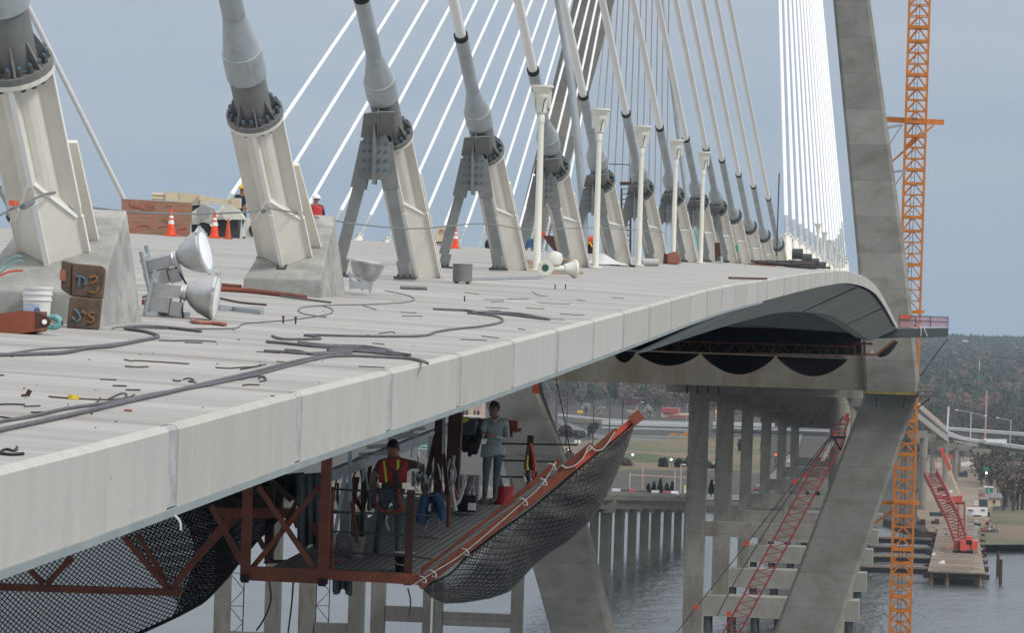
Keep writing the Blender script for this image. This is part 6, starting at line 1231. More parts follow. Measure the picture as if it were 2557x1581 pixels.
# (corners run clockwise in the picture)
patch('grass_field', [(1560, 1088), (1745, 1096), (1905, 1092), (1905, 1190), (1600, 1200), (1400, 1195), (1390, 1110), (1480, 1100)], 'grass_land', .10)
patch('grass_strip', [(1560, 1090), (1745, 1098), (1905, 1096), (1905, 1110), (1745, 1108), (1600, 1102)], 'green_grass', .14)
patch('bare_earth', [(1600, 1108), (1660, 1104), (1745, 1110), (1905, 1116), (1905, 1140), (1745, 1134), (1640, 1126), (1590, 1118)], 'brown_earth', .18)
patch('green_slope', [(1560, 1130), (1640, 1138), (1745, 1152), (1745, 1160), (1600, 1156), (1540, 1140)], 'green_grass', .34)
patch('scrub_ground', [(1380, 1140), (1560, 1126), (1745, 1146), (1905, 1165), (1905, 1243), (1380, 1250)], 'scrub', .16)
patch('dirt_lot', [(2296, 1130), (2480, 1150), (2500, 1200), (2470, 1300), (2440, 1330), (2320, 1330), (2290, 1290)], 'sand_lot', .10)
patch('river_bank', [(2440, 1280), (2590, 1262), (2590, 1362), (2436, 1362)], 'grass_land', .08)
def road(nm, pts, wpx, m, lift):
    b = MB(); n = len(pts); Lf, Rt = [], []
    for i, (x, y) in enumerate(pts):
        w = wpx[i] if isinstance(wpx, (list, tuple)) else wpx; Lf.append(gnd(x, y - w / 2, lift)); Rt.append(gnd(x, y + w / 2, lift))
    b.add(Lf + Rt, [(i, i + 1, n + i + 1, n + i) for i in range(n - 1)]); return struct(b.build(nm, m))
road('curving_road', crom([(1392, 1052), (1410, 1060), (1440, 1071), (1475, 1086), (1510, 1095), (1560, 1098), (1650, 1104), (1745, 1108)], 4), [12] * 36, 'asphalt', .22)
road('slip_road', [(1420, 1140), (1445, 1130), (1470, 1118), (1530, 1112)], 8, 'pale_concrete', .26)
road('footpath', [(1560, 1122), (1620, 1128), (1690, 1140), (1745, 1148), (1905, 1166)], 5, 'pale_concrete', .3)
road('highway', [(1880, 1236), (1925, 1205), (1960, 1170), (1985, 1130), (2000, 1090), (2005, 1066)], [30, 34, 40, 36, 26, 16], 'asphalt', .24)
road('lower_highway', [(1380, 1236), (1560, 1240), (1745, 1244), (1910, 1246)], 14, 'asphalt', .28)
# ================= buildings, trees, signs in the middle distance =================
def bx(b, x0, x1, y0, y1, d, th, m=0): return b.plate([px(x0, y1, d), px(x1, y1 + (x1 - x0) * .03, d), px(x1, y0 + (x1 - x0) * .03, d), px(x0, y0, d)], V((0, th, 0)), m)
def bld(label, parts, d, cat='building', nm='building', grp=None):
    x0 = sum(p[2][0] for p in parts) / len(parts); t = thing(nm, label, cat, px(x0, parts[0][2][3], d), grp)
    for pn, m, q, th, dd in parts:
        b = MB()
        if pn == 'gable': x, x2, y0, y1 = q; b.plate([px(x, y1, d + dd), px(x2, y1, d + dd), px((x + x2) / 2, y0, d + dd)], V((0, th, 0)))
        else: bx(b, *q, d + dd, th)
        b.build(pn, m, t)
    return t
bld('white two part house on the wooded slope above the brick building', [('wall', 'house_white', (1579, 1610, 982, 995), 9, 0), ('wall', 'house_white', (1593, 1612, 978, 984), 6, 1), ('gable', 'house_white', (1593, 1613, 972, 980), 6, .9), ('roof', 'roof_grey', (1579, 1594, 980, 983), 9, -.2), ('window', 'window_dark', (1585, 1588, 985, 990), .2, -.2), ('window', 'window_dark', (1600, 1603, 980, 985), .2, .5)], 2600, 'house')
bld('long dark red brick building below the white two part house', [('wall', 'brick', (1556, 1626, 995, 1036), 14, 0), ('roof', 'roof_grey', (1556, 1626, 993, 996), 14, .2)], 2350)
bld('white gabled house among bare trees above the yellow sign', [('wall', 'house_white', (1446, 1462, 982, 993), 8, 0), ('gable', 'house_white', (1444, 1464, 973, 984), 8, -.2), ('wall', 'house_white', (1462, 1472, 980, 987), 6, 2), ('window', 'window_dark', (1450, 1453, 984, 990), .2, -.3), ('porch', 'roof_grey', (1452, 1462, 989, 994), 3, -3)], 2600, 'house')
rs = [('wall', 'wall_cream', (1651, 1690, 1030, 1052), 14, 0), ('roof', 'roof_pink', (1652, 1694, 1019, 1031), 15, -.5), ('wall', 'wall_cream', (1688, 1736, 1034, 1052), 18, 2), ('porch_roof', 'roof_pink', (1666, 1738, 1037, 1045), 6, -6)]
for x in (1658, 1664, 1670, 1677): rs.append(('window', 'window_dark', (x, x + 3, 1031, 1036), .2, -.3))
for x in (1672, 1684, 1696, 1708, 1720): rs.append(('window', 'window_dark', (x, x + 5, 1046, 1051), .2, 1.6))
for x in (1669, 1681, 1693, 1705, 1717, 1729): rs.append(('porch_post', 'wall_pink', (x, x + 2, 1044, 1052), .4, -6))
bld('cream restaurant with pink red roofs beside the blossoming trees', rs, 2150, 'restaurant')
pk = [('wall', 'wall_pink', (1138, 1202, 1002, 1045), 16, 0)]
for x in (1145, 1155, 1163, 1182, 1192): pk.append(('window', 'window_dark', (x, x + 5, 1026, 1036), .3, -.3))
for x in (1141, 1170): pk.append(('pilaster', 'wall_cream', (x, x + 12, 1004, 1043), .5, -.6))
pk.append(('parapet_band', 'house_white', (1138, 1202, 1037, 1040), .6, -.8))
bld('pink and cream building with dark windows just behind the man in the pale shirt', pk, 1900)
bld('low pale house roof glinting among the far woods at the right', [('wall', 'house_white', (2405, 2416, 851, 854), 10, 0), ('roof', 'house_white', (2403, 2418, 849.5, 851.5), 10, -.5)], 4300, 'house')
bld('teal roofed shed high on the wooded slope', [('roof', 'teal_paint', (1648, 1656, 974, 978), 8, 0), ('wall', 'wall_cream', (1648, 1655, 977, 979), 8, .5)], 2900, 'shed')
random.seed(21)
def crown(b, c, rx, rz, n, s, m=0, squash=1.0, shape='round'):
    for _ in range(n):
        while True:
            u = V((random.uniform(-1, 1), random.uniform(-1, 1), random.uniform(-1, 1)))
            if .25 < u.length <= 1: break
        if shape == 'cone': k = (1 - u.z) / 2; u.x *= k; u.y *= k
        p = c + V((u.x * rx, u.y * rx, u.z * rz)); q = s * random.uniform(.6, 1.4)
        a = V((random.gauss(0, 1), random.gauss(0, 1), random.gauss(0, .7))).normalized(); e = a.orthogonal().normalized(); f = a.cross(e)
        b.add([p - e * q, p + f * q * .8, p + e * q, p - f * q * .8], [(0, 1, 2, 3)], m)
def tree(label, x, ybase, ytop, wpx_, d, m, kind='round', grp=None, cat='tree', nm='tree', dens=220, leaf=.45):
    P = px(x, ybase, d); H = (px(x, ytop, d) - P).z; W = wpx_ * d / FPX / 2
    t = thing(nm, label, cat, P, grp); b = MB(); tr = .035 * H
    b.tube([P - V((0, 0, .6)), P + V((.02 * H, 0, H * .45)), P + V((0, 0, H * .8))], [tr, tr * .7, tr * .25], 7)
    for k in range(9 if kind != 'cone' else 0):
        a = k * 2.4; z = H * random.uniform(.3, .6); L = W * random.uniform(.5, .9); b.tube([P + V((0, 0, z)), P + V((math.cos(a) * L * .5, math.sin(a) * L * .5, z + H * .15)), P + V((math.cos(a) * L, math.sin(a) * L, z + H * random.uniform(.2, .38)))], [tr * .45, tr * .3, tr * .1], 5)
    b.build('trunk', 'bark', t)
    b = MB()
    if kind == 'cone': crown(b, P + V((0, 0, H * .54)), W, H * .5, dens, leaf, shape='cone')
    else:
        for k in range(7):
            a = random.uniform(0, 6.28); rr = random.uniform(.2, .6) * W; crown(b, P + V((math.cos(a) * rr, math.sin(a) * rr, H * random.uniform(.42, .82))), W * random.uniform(.35, .55), H * random.uniform(.15, .24), dens // 7, leaf)
    b.build('crown', m, t); return t
for x, yb, yt, w, lab in ((1462, 1040, 1006, 28, 'white blossoming tree left of the yellow sign pole, behind the highway'), (1498, 1040, 1013, 26, 'rounded white blossoming tree between the first two black poles'), (1582, 1052, 1022, 42, 'broad white blossoming tree left of the pale lamp post'), (1622, 1052, 1012, 44, 'tallest white blossoming tree beside the pink roofed restaurant')):
    tree(lab, x, yb, yt, w, 2120, 'blossom', grp='blossoming trees', dens=420, leaf=.5, nm='blossom_tree')
tree('dark rounded evergreen standing by the curving road', 1478, 1104, 1046, 34, 1830, 'evergreen', dens=520, leaf=.5)
for k, (x, yb, yt, w) in enumerate([(1655, 1178, 1144, 36), (1690, 1180, 1140, 44), (1722, 1182, 1138, 46), (1765, 1188, 1150, 40), (1795, 1190, 1148, 38), (1862, 1190, 1090, 26), (1902, 1170, 1092, 22), (1850, 1165, 1096, 22)]):
    tree(f'dark evergreen tree in the belt behind the low old bridge, {ORD[k]} from the left', x, yb, yt, w, 1500 if k < 5 else 1700, 'evergreen', grp='evergreens behind the old bridge', dens=480, leaf=.5)
for k, (x, yt, w) in enumerate([(1618, 1210, 16), (1632, 1205, 18), (1648, 1198, 20), (1664, 1208, 18), (1678, 1206, 18), (1740, 1196, 22), (1776, 1200, 22), (2040, 1216, 26), (2015, 1228, 22)]):
    tree(f'small dark conifer on the bank beyond the bridge traffic, {ORD[k]} from the left', x, 1236 if k < 7 else 1268, yt, w, 1150, 'evergreen', 'cone', 'small conifers beyond the old bridge', dens=260, leaf=.45, nm='conifer')
for k, (x, yb, yt, w) in enumerate([(2512, 1262, 1150, 46), (2530, 1272, 1148, 52), (2552, 1270, 1140, 60), (2505, 1275, 1180, 40), (2540, 1282, 1185, 60), (2572, 1285, 1150, 60), (2525, 1240, 1146, 44), (2590, 1280, 1145, 60)]):
    tree(f'bare brown tree in the thicket at the right edge, {ORD[k]} of the clump', x, yb, yt, w, 1205 + k * 6, 'thicket', grp='bare trees at the right edge', dens=900, leaf=.42, nm='bare_tree')
for k, (x, yb, yt, w) in enumerate([(1420, 1190, 1120, 40), (1452, 1200, 1140, 44), (1490, 1205, 1150, 46), (1530, 1210, 1160, 50), (1575, 1215, 1158, 52), (1412, 1110, 1062, 46), (1442, 1108, 1074, 40), (1552, 1225, 1170, 40), (1610, 1222, 1172, 44), (1400, 1230, 1160, 50), (1560, 1192, 1140, 40)]):
    tree(f'leafless grey brown shrub tree on the slope under the curving road, {ORD[k]} of the clump', x, yb, yt, w, 1500, ['grey_twigs', 'bare_twigs', 'scrub'][k % 3], grp='leafless shrubs on the slope', dens=560, leaf=.5, nm='bare_tree')
# overpass and elevated highway
t = thing('overpass', 'pale two level highway overpass crossing in front of the restaurant', 'overpass', px(1650, 1085, 1950))
b = MB(); bx(b, 1502, 1745, 1053, 1061, 1950, 12); bx(b, 1502, 1745, 1066, 1071, 1945, 10); b.build('parapet', 'guard_steel', t)
b = MB(); bx(b, 1502, 1745, 1061, 1066, 1950.5, 12); bx(b, 1560, 1745, 1071, 1077, 1945.5, 9); b.build('girder', 'asphalt', t)
b = MB(); bx(b, 1602, 1745, 1077, 1084, 1960, 3); b.build('painted_shade', 'window_dark', t)  # dark slab painting the shade under the overpass
for x in (1622, 1676, 1726): b = MB(); bx(b, x, x + 6, 1066, 1086, 1952, 2); b.build('pier', 'pale_concrete', t)
b = MB(); P = [(1392, 1035, 1039), (1440, 1040, 1044), (1500, 1046, 1050), (1560, 1050, 1056), (1745, 1056, 1061)]
for (x0, a0, c0), (x1, a1, c1) in zip(P, P[1:]): b.plate([px(x0, c0, 2010), px(x1, c1, 2010), px(x1, a1, 2010), px(x0, a0, 2010)], V((0, 9, 0)))
tag(b.build('highway_barrier', 'guard_steel'), 'long pale highway barrier climbing to the left behind the black poles', 'barrier')
b = MB(); bx(b, 1436, 1500, 1046, 1056, 2000, 2); tag(b.build('sandstone_bank', 'sand_lot'), 'tan earth bank below the long highway barrier', 'bank')
t = thing('overpass', 'elevated highway seen between the twin piers, same pale rails', 'overpass', px(1950, 1075, 1950))
b = MB(); bx(b, 1780, 2070, 1055, 1063, 1950, 12); bx(b, 1780, 2070, 1066, 1071, 1945, 10); b.build('parapet', 'guard_steel', t); b = MB(); bx(b, 1780, 2070, 1063, 1066, 1950.5, 12); bx(b, 1780, 2070, 1071, 1077, 1945.5, 10); b.build('girder', 'asphalt', t)
b = MB(); bx(b, 1560, 1745, 1087, 1090.5, 1860, .2)
for x in range(1562, 1745, 6): bx(b, x, x + 2, 1088, 1094, 1860, .2)
tag(b.build('guard_rail', 'guard_steel'), 'white guard rail with closely spaced posts along the edge of the field', 'guard rail')
for k, (x, w, h) in enumerate([(1668, 26, 11), (1698, 34, 15), (1786, 22, 10)]):
    t = thing('excavator', ['yellow machine parked under the overpass, the left one', 'yellow machine parked under the overpass, the larger right one', 'yellow machine glimpsed between the two nearest twin piers'][k], 'machine', px(x + w / 2, 1096, 1880), 'yellow machines under the overpass')
    b = MB(); bx(b, x, x + w, 1094 - h * .6, 1094, 1880, 2); bx(b, x + w * .3, x + w * .6, 1094 - h, 1094 - h * .5, 1880, 2); b.bar(px(x + w * .6, 1090 - h * .6, 1879), px(x + w, 1094 - h, 1879), .5); b.build('body', 'machine_yellow', t); b = MB(); bx(b, x + 1, x + w * .7, 1094, 1097, 1879.5, 2); b.build('track', 'black', t)
# signs, poles, lamps
def sign(label, x0, x1, y0, y1, d, m, post=None, ypost=None, frame=None):
    t = thing('road_sign', label, 'sign', px((x0 + x1) / 2, ypost or y1, d)); b = MB(); bx(b, x0, x1, y0, y1, d, .15); b.build('panel', m, t)
    if post:
        for x in post: b = MB(); b.bar(px(x, ypost, d + .3), px(x + .5, (y0 + y1) / 2, d + .3), .3); b.build('post', 'pole_grey', t)
    return t
t = sign('orange advertising board on a pole with two rows of white lettering, between the twin piers', 1786, 1809, 1022, 1050, 1900, 'sign_orange', (1797.5,), 1062)
def glyphs(L, m): 
    b = MB()
    for x0, x1, y0, y1 in L: bx(b, x0, x1, y0, y1, 1899.8, .1)
    b.build('lettering', m, t)
glyphs([(1787.2, 1790, 1027, 1032), (1791.5, 1795, 1028.5, 1032.5), (1796, 1800, 1028.5, 1032.5), (1801.5, 1804, 1029, 1033), (1805, 1808, 1028.5, 1033), (1787.5, 1792, 1035.5, 1038.5), (1788, 1790, 1035.5, 1043), (1793, 1795, 1036, 1040), (1796.5, 1799, 1036, 1042), (1800.5, 1802, 1036, 1040), (1803.5, 1808, 1036, 1041)], 'sign_white')
b = MB(); b.bar(px(1797.5, 1022, 1900.3), px(1798, 1005, 1900.3), .35); b.build('mast', 'pole_grey', t)
t = sign('green street name sign seen between the posts beside the raised elbow', 1043.5, 1091, 1108, 1121, 700, 'sign_green', (1046,), 1165)
text('Greenview', .72, 'lettering', 'sign_white', t, px(1067, 1113.5, 699.8), (1, 0, .03), (0, 0, 1), .92)
b = MB(); bx(b, 1043.5, 1091, 1120, 1121.3, 699.85, .05); b.build('border', 'sign_white', t)
sign('small white notice board on posts behind the wavy red boards', 1435, 1450, 1099, 1107, 1700, 'sign_white', (1437, 1448), 1111)
sign('yellow shop sign above the tan bank', 1441, 1456, 1025, 1032, 2050, 'sign_yellow', (1448,), 1042)
sign('green road sign between the third and fourth twin piers', 1897, 1910, 1152, 1164, 1250, 'sign_green', (1903,), 1215)
sign('green road sign just above the upper edge of the safety net', 1482, 1492, 1142, 1149, 1300, 'sign_green', (1487,), 1195)
sign('teal green sign on a post on the dirt lot at the right', 2456, 2468, 1167, 1176, 1300, 'sign_green', (2462,), 1200)
for k, (x, y0, y1) in enumerate([(1386, 972, 1125), (1414, 980, 1108), (1480, 1012, 1116), (1521, 1000, 1090), (1553, 998, 1092)]):
    b = MB(); b.bar(px(x, y1, 1700), px(x + (y1 - y0) * .0314, y0, 1700), .42); b.bar(px(x + 1, y0 + 8, 1700), px(x + 5, y0 + 8, 1700), .3); tag(b.build('utility_pole', 'pole_dark'), f'black utility pole before the highway, {ORD[k]} from the left', 'utility pole', 'utility poles by the highway')
def lamp(label, pts, d, w=.35, m='pole_grey', head=None, grp=None):
    t = thing('street_lamp', label, 'street lamp', px(*pts[0], d), grp); b = MB()
    for p, q in zip(pts, pts[1:2]): b.bar(px(*p, d), px(*q, d), w)
    b.build('pole', m, t)
    for a in ([pts[1:]] if len(pts) > 2 else []):
        for q in a[1:]: b = MB(); b.bar(px(*a[0], d), px(*q, d), w * .6); b.build('arm', m, t); b = MB(); b.box(px(*q, d), (w * 3, w * 2, w)); b.build('lamp_head', 'sign_white', t)
    return t
lamp('pale street lamp rising from the blossoming trees, arm to the right', [(1590, 1048), (1591, 1012), (1604, 1005)], 2000)
lamp('pale street lamp just left of the nearest twin pier', [(1713, 1062), (1716, 1010), (1733, 1004)], 2000)
lamp('grey lamp beside the evergreen belt with a short arm', [(1699, 1240), (1701, 1160), (1708, 1161)], 1200)
lamp('tall grey lamp with arms to both sides on the ramp at the right', [(2423, 1097), (2425, 1031), (2389, 1024), (2460, 1039)], 1440)
lamp('grey lamp with one arm to the left on the ramp at the right edge', [(2522, 1112), (2525, 1050), (2491, 1044)], 1440)
for lab, p, q, w, m, d in (('short stout white pole at the bend of the ramp', (2365, 1079), (2369, 1016), .6, 'pole_pale', 1440), ('tall thin pinkish pole on the ramp, taller than the street lamps', (2460, 1097), (2464, 976), .45, 'pole_pink', 1440), ('single pale pole standing in the far woods', (2445, 934), (2446, 902), .6, 'pole_pale', 3200), ('dark pole on the dirt lot left of the thicket', (2466, 1235), (2468, 1180), .25, 'pole_dark', 1220), ('dark pole by the edge of the thicket', (2490, 1235), (2494, 1150), .25, 'pole_dark', 1210)):
    b = MB(); b.bar(px(*p, d), px(*q, d), w); tag(b.build('pole', m), lab, 'pole')
t = thing('signal_gantry', 'thin rust red signal gantry over the road beyond the old bridge', 'gantry', px(1572, 1232, 1130)); b = MB(); b.bar(px(1572, 1186, 1130), px(1728, 1194, 1130), .3); b.build('beam', 'pole_pink', t)
for x, y0 in ((1572, 1180), (1604, 1155), (1684, 1175), (1714, 1190)): b = MB(); b.bar(px(x, 1240, 1130), px(x + 1.5, y0, 1130), .3); b.build('post', 'pole_grey' if x != 1604 else 'pole_pink', t)
b = MB(); bx(b, 1708, 1713, 1213, 1232, 1100, .3); bx(b, 1708, 1712, 1213, 1221, 1099.8, .1, 1); tag(b.build('marker_post', ['sign_white', 'hi_yellow']), 'white and lime marker board left of the nearest twin pier', 'marker board')
for k, (x, y, m, d, lab) in enumerate([(1937, 1136, 'red_lamp', 1250, 'red traffic light glowing between the fourth and fifth twin piers'), (1028, 1116, 'red_lamp', 690, 'red traffic light glowing left of the green street name sign'), (1580, 1136, 'white_lamp', 1600, 'bright lamp on the grass, left of two'), (1627, 1152, 'white_lamp', 1600, 'bright lamp on the grass, right of two'), (1676, 1148, 'white_lamp', 1500, 'yellowish lamp shining in the evergreen belt'), (1418, 1125, 'white_lamp', 1650, 'bright lamp by the slip road near the white notice board'), (2463, 1182, 'white_lamp', 1215, 'bright lamp on the dark pole on the dirt lot')]):
    t = thing('signal_lamp', lab, 'lamp', px(x, y, d)); b = MB(); b.ball(px(x, y, d), d * (.00026 if k != 1 else .0003), 8); b.build('bulb', m, t, True); b = MB(); b.bar(px(x, y + 2, d + .5), px(x - .6, y + 26, d + .5), .2); b.build('post', 'pole_dark', t)
# vehicles
def car(P, head, m, label, grp, sc=1., van=False):
    c = thing('car', label, 'van' if van else 'car', P, grp); M = Matrix.Rotation(head, 3, 'Z'); W = lambda x, y, z: V(P) + M @ V((x * sc, y * sc, z * sc))
    prof = [(-2.2, .35), (-2.2, .85), (-1.5, .95), (-.9, 1.45), (.7, 1.45), (1.4, .98), (2.2, .8), (2.25, .35)] if not van else [(-2.6, .35), (-2.6, 2.0), (1.3, 2.0), (1.9, 1.2), (2.6, 1.0), (2.6, .35)]
    b = MB(); b.plate([W(x, -.9, z) for x, z in prof], M @ V((0, 1.8 * sc, 0))); b.build('body', m, c)
    b = MB()
    for y in (-.93, .91): b.plate([W(x, y, z) for x, z in ([(-1.2, .98), (-.8, 1.38), (.6, 1.38), (1.1, .98)] if not van else [(.2, 1.2), (.2, 1.8), (1.2, 1.8), (1.6, 1.2)])], M @ V((0, .02 * sc, 0)))
    b.build('window', 'window_dark', c)
    for x in (-1.4, 1.4):
        for y in (-.92, .72): b = MB(); b.cyl(W(x, y, .33), W(x, y + .2, .33), .33 * sc, n=10); b.build('wheel', 'black_rubber', c)
    b = MB(); b.box(W(-2.22, -.6, .75), (.1, .25, .15)); b.box(W(-2.22, .6, .75), (.1, .25, .15)); b.build('tail_lamp', 'red_lamp', c)
    return c
OD = lambda x: (lambda d: V((hy(x, 1230, d).x, d, OZ(d) + 1.72)))(min(1030, max(830, 835 + (x - 1545) * .85)))
for k, (x, m, lab) in enumerate([(1556, 'car_silver', 'silver car on the old bridge, first in the line from the left'), (1574, 'car_dark', 'dark car on the old bridge ahead of the silver one'), (1596, 'car_red', 'car with red tail lights glowing on the old bridge'), (1622, 'car_dark', 'dark car in the middle of the line on the old bridge'), (1652, 'car_silver', 'silver car near the marker board on the old bridge'), (1680, 'car_red', 'dark red car on the old bridge left of the lime marker'), (1700, 'car_white', 'white car on the old bridge beside the lime marker')]):
    P = OD(x); P.x -= 1.4; car(P, R(90), m, lab, 'cars on the old bridge')
for k, (x, y, m, van, lab) in enumerate([(1787, 1226, 'car_white', True, 'white pickup between the two nearest twin piers'), (1976, 1162, 'car_silver', False, 'silver car on the far highway, middle of three'), (1980, 1138, 'car_dark', False, 'black car on the far highway, uppermost of three'), (1944, 1170, 'car_dark', False, 'dark car on the far highway beside the fifth pier'), (1893, 1232, 'car_dark', False, 'dark car between the third and fourth twin piers'), (1983, 1108, 'car_silver', False, 'grey car in the distance at the top of the highway'), (1790, 1170, 'car_white', False, 'white car by the footpath between the two nearest piers')]):
    car(gnd(x, y, .4), R(75), m, lab, 'cars on the highway beyond the piers', 1.15, van)
# ================= right hand side: ramps, work trestle, cranes =================
t = thing('ramp_viaduct', 'approach ramp descending right from behind the tower leg on hammerhead piers', 'viaduct', px(2330, 1060, 1330))
def strip(pn, m, top, bot, th):
    b = MB()
    for k in range(len(top) - 1): b.plate([px(*bot[k][:2], bot[k][2]), px(*bot[k + 1][:2], bot[k + 1][2]), px(*top[k + 1][:2], top[k + 1][2]), px(*top[k][:2], top[k][2])], V((0, th, 0)))
    return b.build(pn, m, t)
strip('barrier', 'barrier_pink', [(2288, 999, 1150), (2364, 1066, 1420)], [(2288, 1014, 1150), (2363, 1078, 1420)], .6)
strip('deck_edge', 'dark_steel', [(2288, 1014, 1151), (2363, 1078, 1421)], [(2286, 1026, 1151), (2368, 1092, 1421)], 8)
strip('girder', 'pale_concrete', [(2286, 1026, 1150.5), (2368, 1090, 1420)], [(2285, 1041, 1150), (2370, 1107, 1420)], 1)
for q in (.3, .6, .88): b = MB(); b.bar(px(*lerp2((2286, 1026), (2368, 1090), q), 1150 + q * 270 - 1), px(*lerp2((2285, 1041), (2370, 1107), q), 1150 + q * 270 - 1), .5); b.build('web_stiffener', 'pale_steel', t)
t = thing('ramp_viaduct', 'lower ramp curving off to the right edge in front of another ramp', 'viaduct', px(2480, 1125, 1440))
strip('parapet', 'guard_steel', [(2366, 1078, 1420), (2400, 1092, 1430), (2460, 1102, 1440), (2600, 1121, 1440)], [(2366, 1090, 1420), (2400, 1099, 1430), (2460, 1110, 1440), (2600, 1130, 1440)], 10)
strip('girder', 'pier_concrete', [(2380, 1100, 1425), (2460, 1110, 1441), (2600, 1130, 1441)], [(2380, 1104, 1425), (2460, 1122, 1441), (2600, 1140, 1441)], 9)
t = thing('ramp_viaduct', 'upper ramp level with the woods, passing behind the street lamps', 'viaduct', px(2480, 1090, 1560))
strip('parapet', 'guard_steel', [(2368, 1068, 1560), (2600, 1085, 1560)], [(2368, 1075, 1560), (2600, 1093, 1560)], 10)
strip('girder', 'pier_concrete', [(2370, 1075, 1561), (2600, 1093, 1561)], [(2370, 1088, 1561), (2600, 1104, 1561)], 9)
for k, (x0, x1, y0, y1, cx0, cx1, yb, d) in enumerate([(2270, 2316, 1078, 1095, 2292, 2312, 1264, 1210), (2288, 2338, 1086, 1112, 2321, 2334, 1187, 1420), (2314, 2360, 1104, 1124, 2353, 2365, 1199, 1390), (2350, 2390, 1108, 1126, 2377, 2391, 1193, 1425), (2388, 2428, 1114, 1127, 2391, 2399, 1184, 1460), (2428, 2478, 1124, 1136, 2448, 2457, 1181, 1490), (2520, 2540, 1132, 1143, 2524, 2534, 1190, 1480)]):
    t = thing('ramp_pier', f'hammerhead pier under the ramps at the right, {ORD[k]} from the left', 'bridge pier', px((cx0 + cx1) / 2, yb, d), 'hammerhead piers under the ramps')
    m = (cx0 + cx1) / 2; b = MB(); b.plate([px(x0 + 8, y1, d), px(x1 - 10, y1, d), px(x1, y0 + (y1 - y0) * .3, d), px(x1 - 2, y0, d), px(x0, y0 - 2, d), px(x0, y0 + (y1 - y0) * .4, d)], V((0, 4, 0))); b.build('hammerhead', 'pier_concrete', t)
    p, q = px(m, yb, d + 2), px(m, y1 - 2, d + 2); b = MB(); b.cyl(p - V((0, 0, 1)), V((p.x, p.y, q.z)), (cx1 - cx0) * d / FPX / 2, n=14); b.build('column', 'pier_concrete', t, True)
b = MB(); c = thing('box_truck', 'long white trailer truck on the lower ramp', 'truck', px(2482, 1106, 1436)); bx(b, 2456, 2514, 1097, 1105, 1436, 2.5); b.build('trailer', 'sign_white', c); b = MB(); bx(b, 2456, 2462, 1099, 1106, 1435.8, .3); b.build('cab', 'pole_grey', c)
# work trestle
TZ = -53.0; tr = thing('work_trestle', 'weathered timber work trestle reaching out over the water on steel piles', 'trestle', hz(2390, 1430, TZ))
F0, F1 = hz(2294, 1426, TZ), hz(2460, 1432, TZ); Y0_, Y1_ = F0.y, 1100.
XLt, XRt = F0.x + 2, F1.x; XLb = XLt + 1.3
b = MB(); b.hexa([V((XLt - .0, Y0_, TZ - .35)), V((XRt, Y0_, TZ - .35)), V((XRt - 1, Y1_, TZ - .35)), V((XLb, Y1_, TZ - .35)), V((XLt, Y0_, TZ)), V((XRt, Y0_, TZ)), V((XRt - 1, Y1_, TZ)), V((XLb, Y1_, TZ))]); b.build('timber_deck', 'deck_timber', tr)
random.seed(4)
for k in range(46):
    y = Y0_ + 1 + k * 4.3; b = MB(); b.box(V(((XLt + XRt) / 2 + random.uniform(-1, 1), y, TZ + .05)), (random.uniform(6, 11.5), random.uniform(.5, 1.6), .1), 0, random.uniform(-.03, .03)); b.build('mat_timber', random.choice(['deck_timber', 'timber', 'deck_timber', 'pile_light', 'bucket_grey']), tr)
for j in range(7):
    y = Y0_ + 1.5 + j * 30
    b = MB(); b.bar(V((XLt - 1, y, TZ - 1.0)), V((XRt + 1, y, TZ - 1.0)), .8, 1.2); b.build('cross_beam', 'pile_rust', tr)
    for X in (XLt + .8, (XLt + XRt) / 2 - 2, XRt - 1): b = MB(); b.cyl(V((X, y, WATER - .4)), V((X, y, TZ - .35)), .48, n=10); b.build('pile', 'pile_light' if j == 0 else 'pile_rust', tr)
for j, y in enumerate((905, 948, 990, 1032)):
    b = MB(); b.box(V((XLt - 7.5, y, TZ - .2)), (15, 2.2, .5)); b.build('finger_deck', 'deck_timber', tr); b = MB(); b.box(V((XLt - 7.5, y + .3, TZ - 1.1)), (15, 1.2, 1.2)); b.build('finger_beam', 'dark_steel', tr)
for k, (x, y, sx, m) in enumerate([(2331, 1388, 9, 'sign_white'), (2352, 1410, 14, 'sign_white'), (2327, 1345, 8, 'black'), (2362, 1337, 7, 'pile_rust'), (2450, 1375, 9, 'bucket_grey'), (2458, 1402, 12, 'bucket_grey'), (2444, 1342, 10, 'bucket_grey'), (2438, 1322, 12, 'pole_grey'), (2335, 1310, 20, 'pile_rust'), (2300, 1312, 22, 'pile_rust')]):
    p = hz(x, y, TZ); s = sx * p.y / FPX; b = MB(); b.box(p + V((0, 0, s * .22)), (s, s * 1.2, s * .4)); b.box(p + V((s * .2, .3, s * .5)), (s * .5, s * .6, s * .3)); tag(b.build('supply_stack', m), ['white bundle at the left edge of the trestle deck', 'pale sheet lying on the trestle deck', 'black gear at the left edge of the trestle deck', 'small rusty heap in the middle of the trestle', 'grey stack on the right edge of the trestle behind the red crane', 'grey stack on the right edge of the trestle near its end', 'grey crates on the right edge of the trestle above the crane cab', 'pale grey tank beyond the red crane cab', 'long rusty steel laid where the trestle meets the shore', 'rusty steel sections beside the tower crane mast'][k], 'supplies')
for k, (x, y0, y1) in enumerate([(2491, 1378, 1440), (2498, 1399, 1462)]):
    p = hz(x, y1, WATER); H = (y1 - y0) * p.y / FPX; b = MB(); b.cyl(p - V((0, 0, .4)), p + V((0, 0, H)), .38, n=12); tag(b.build('steel_pile', 'pile_rust'), 'rusty steel pile standing in open water, ' + ('left taller one' if k == 0 else 'right one nearer us'), 'pile', 'piles in open water')
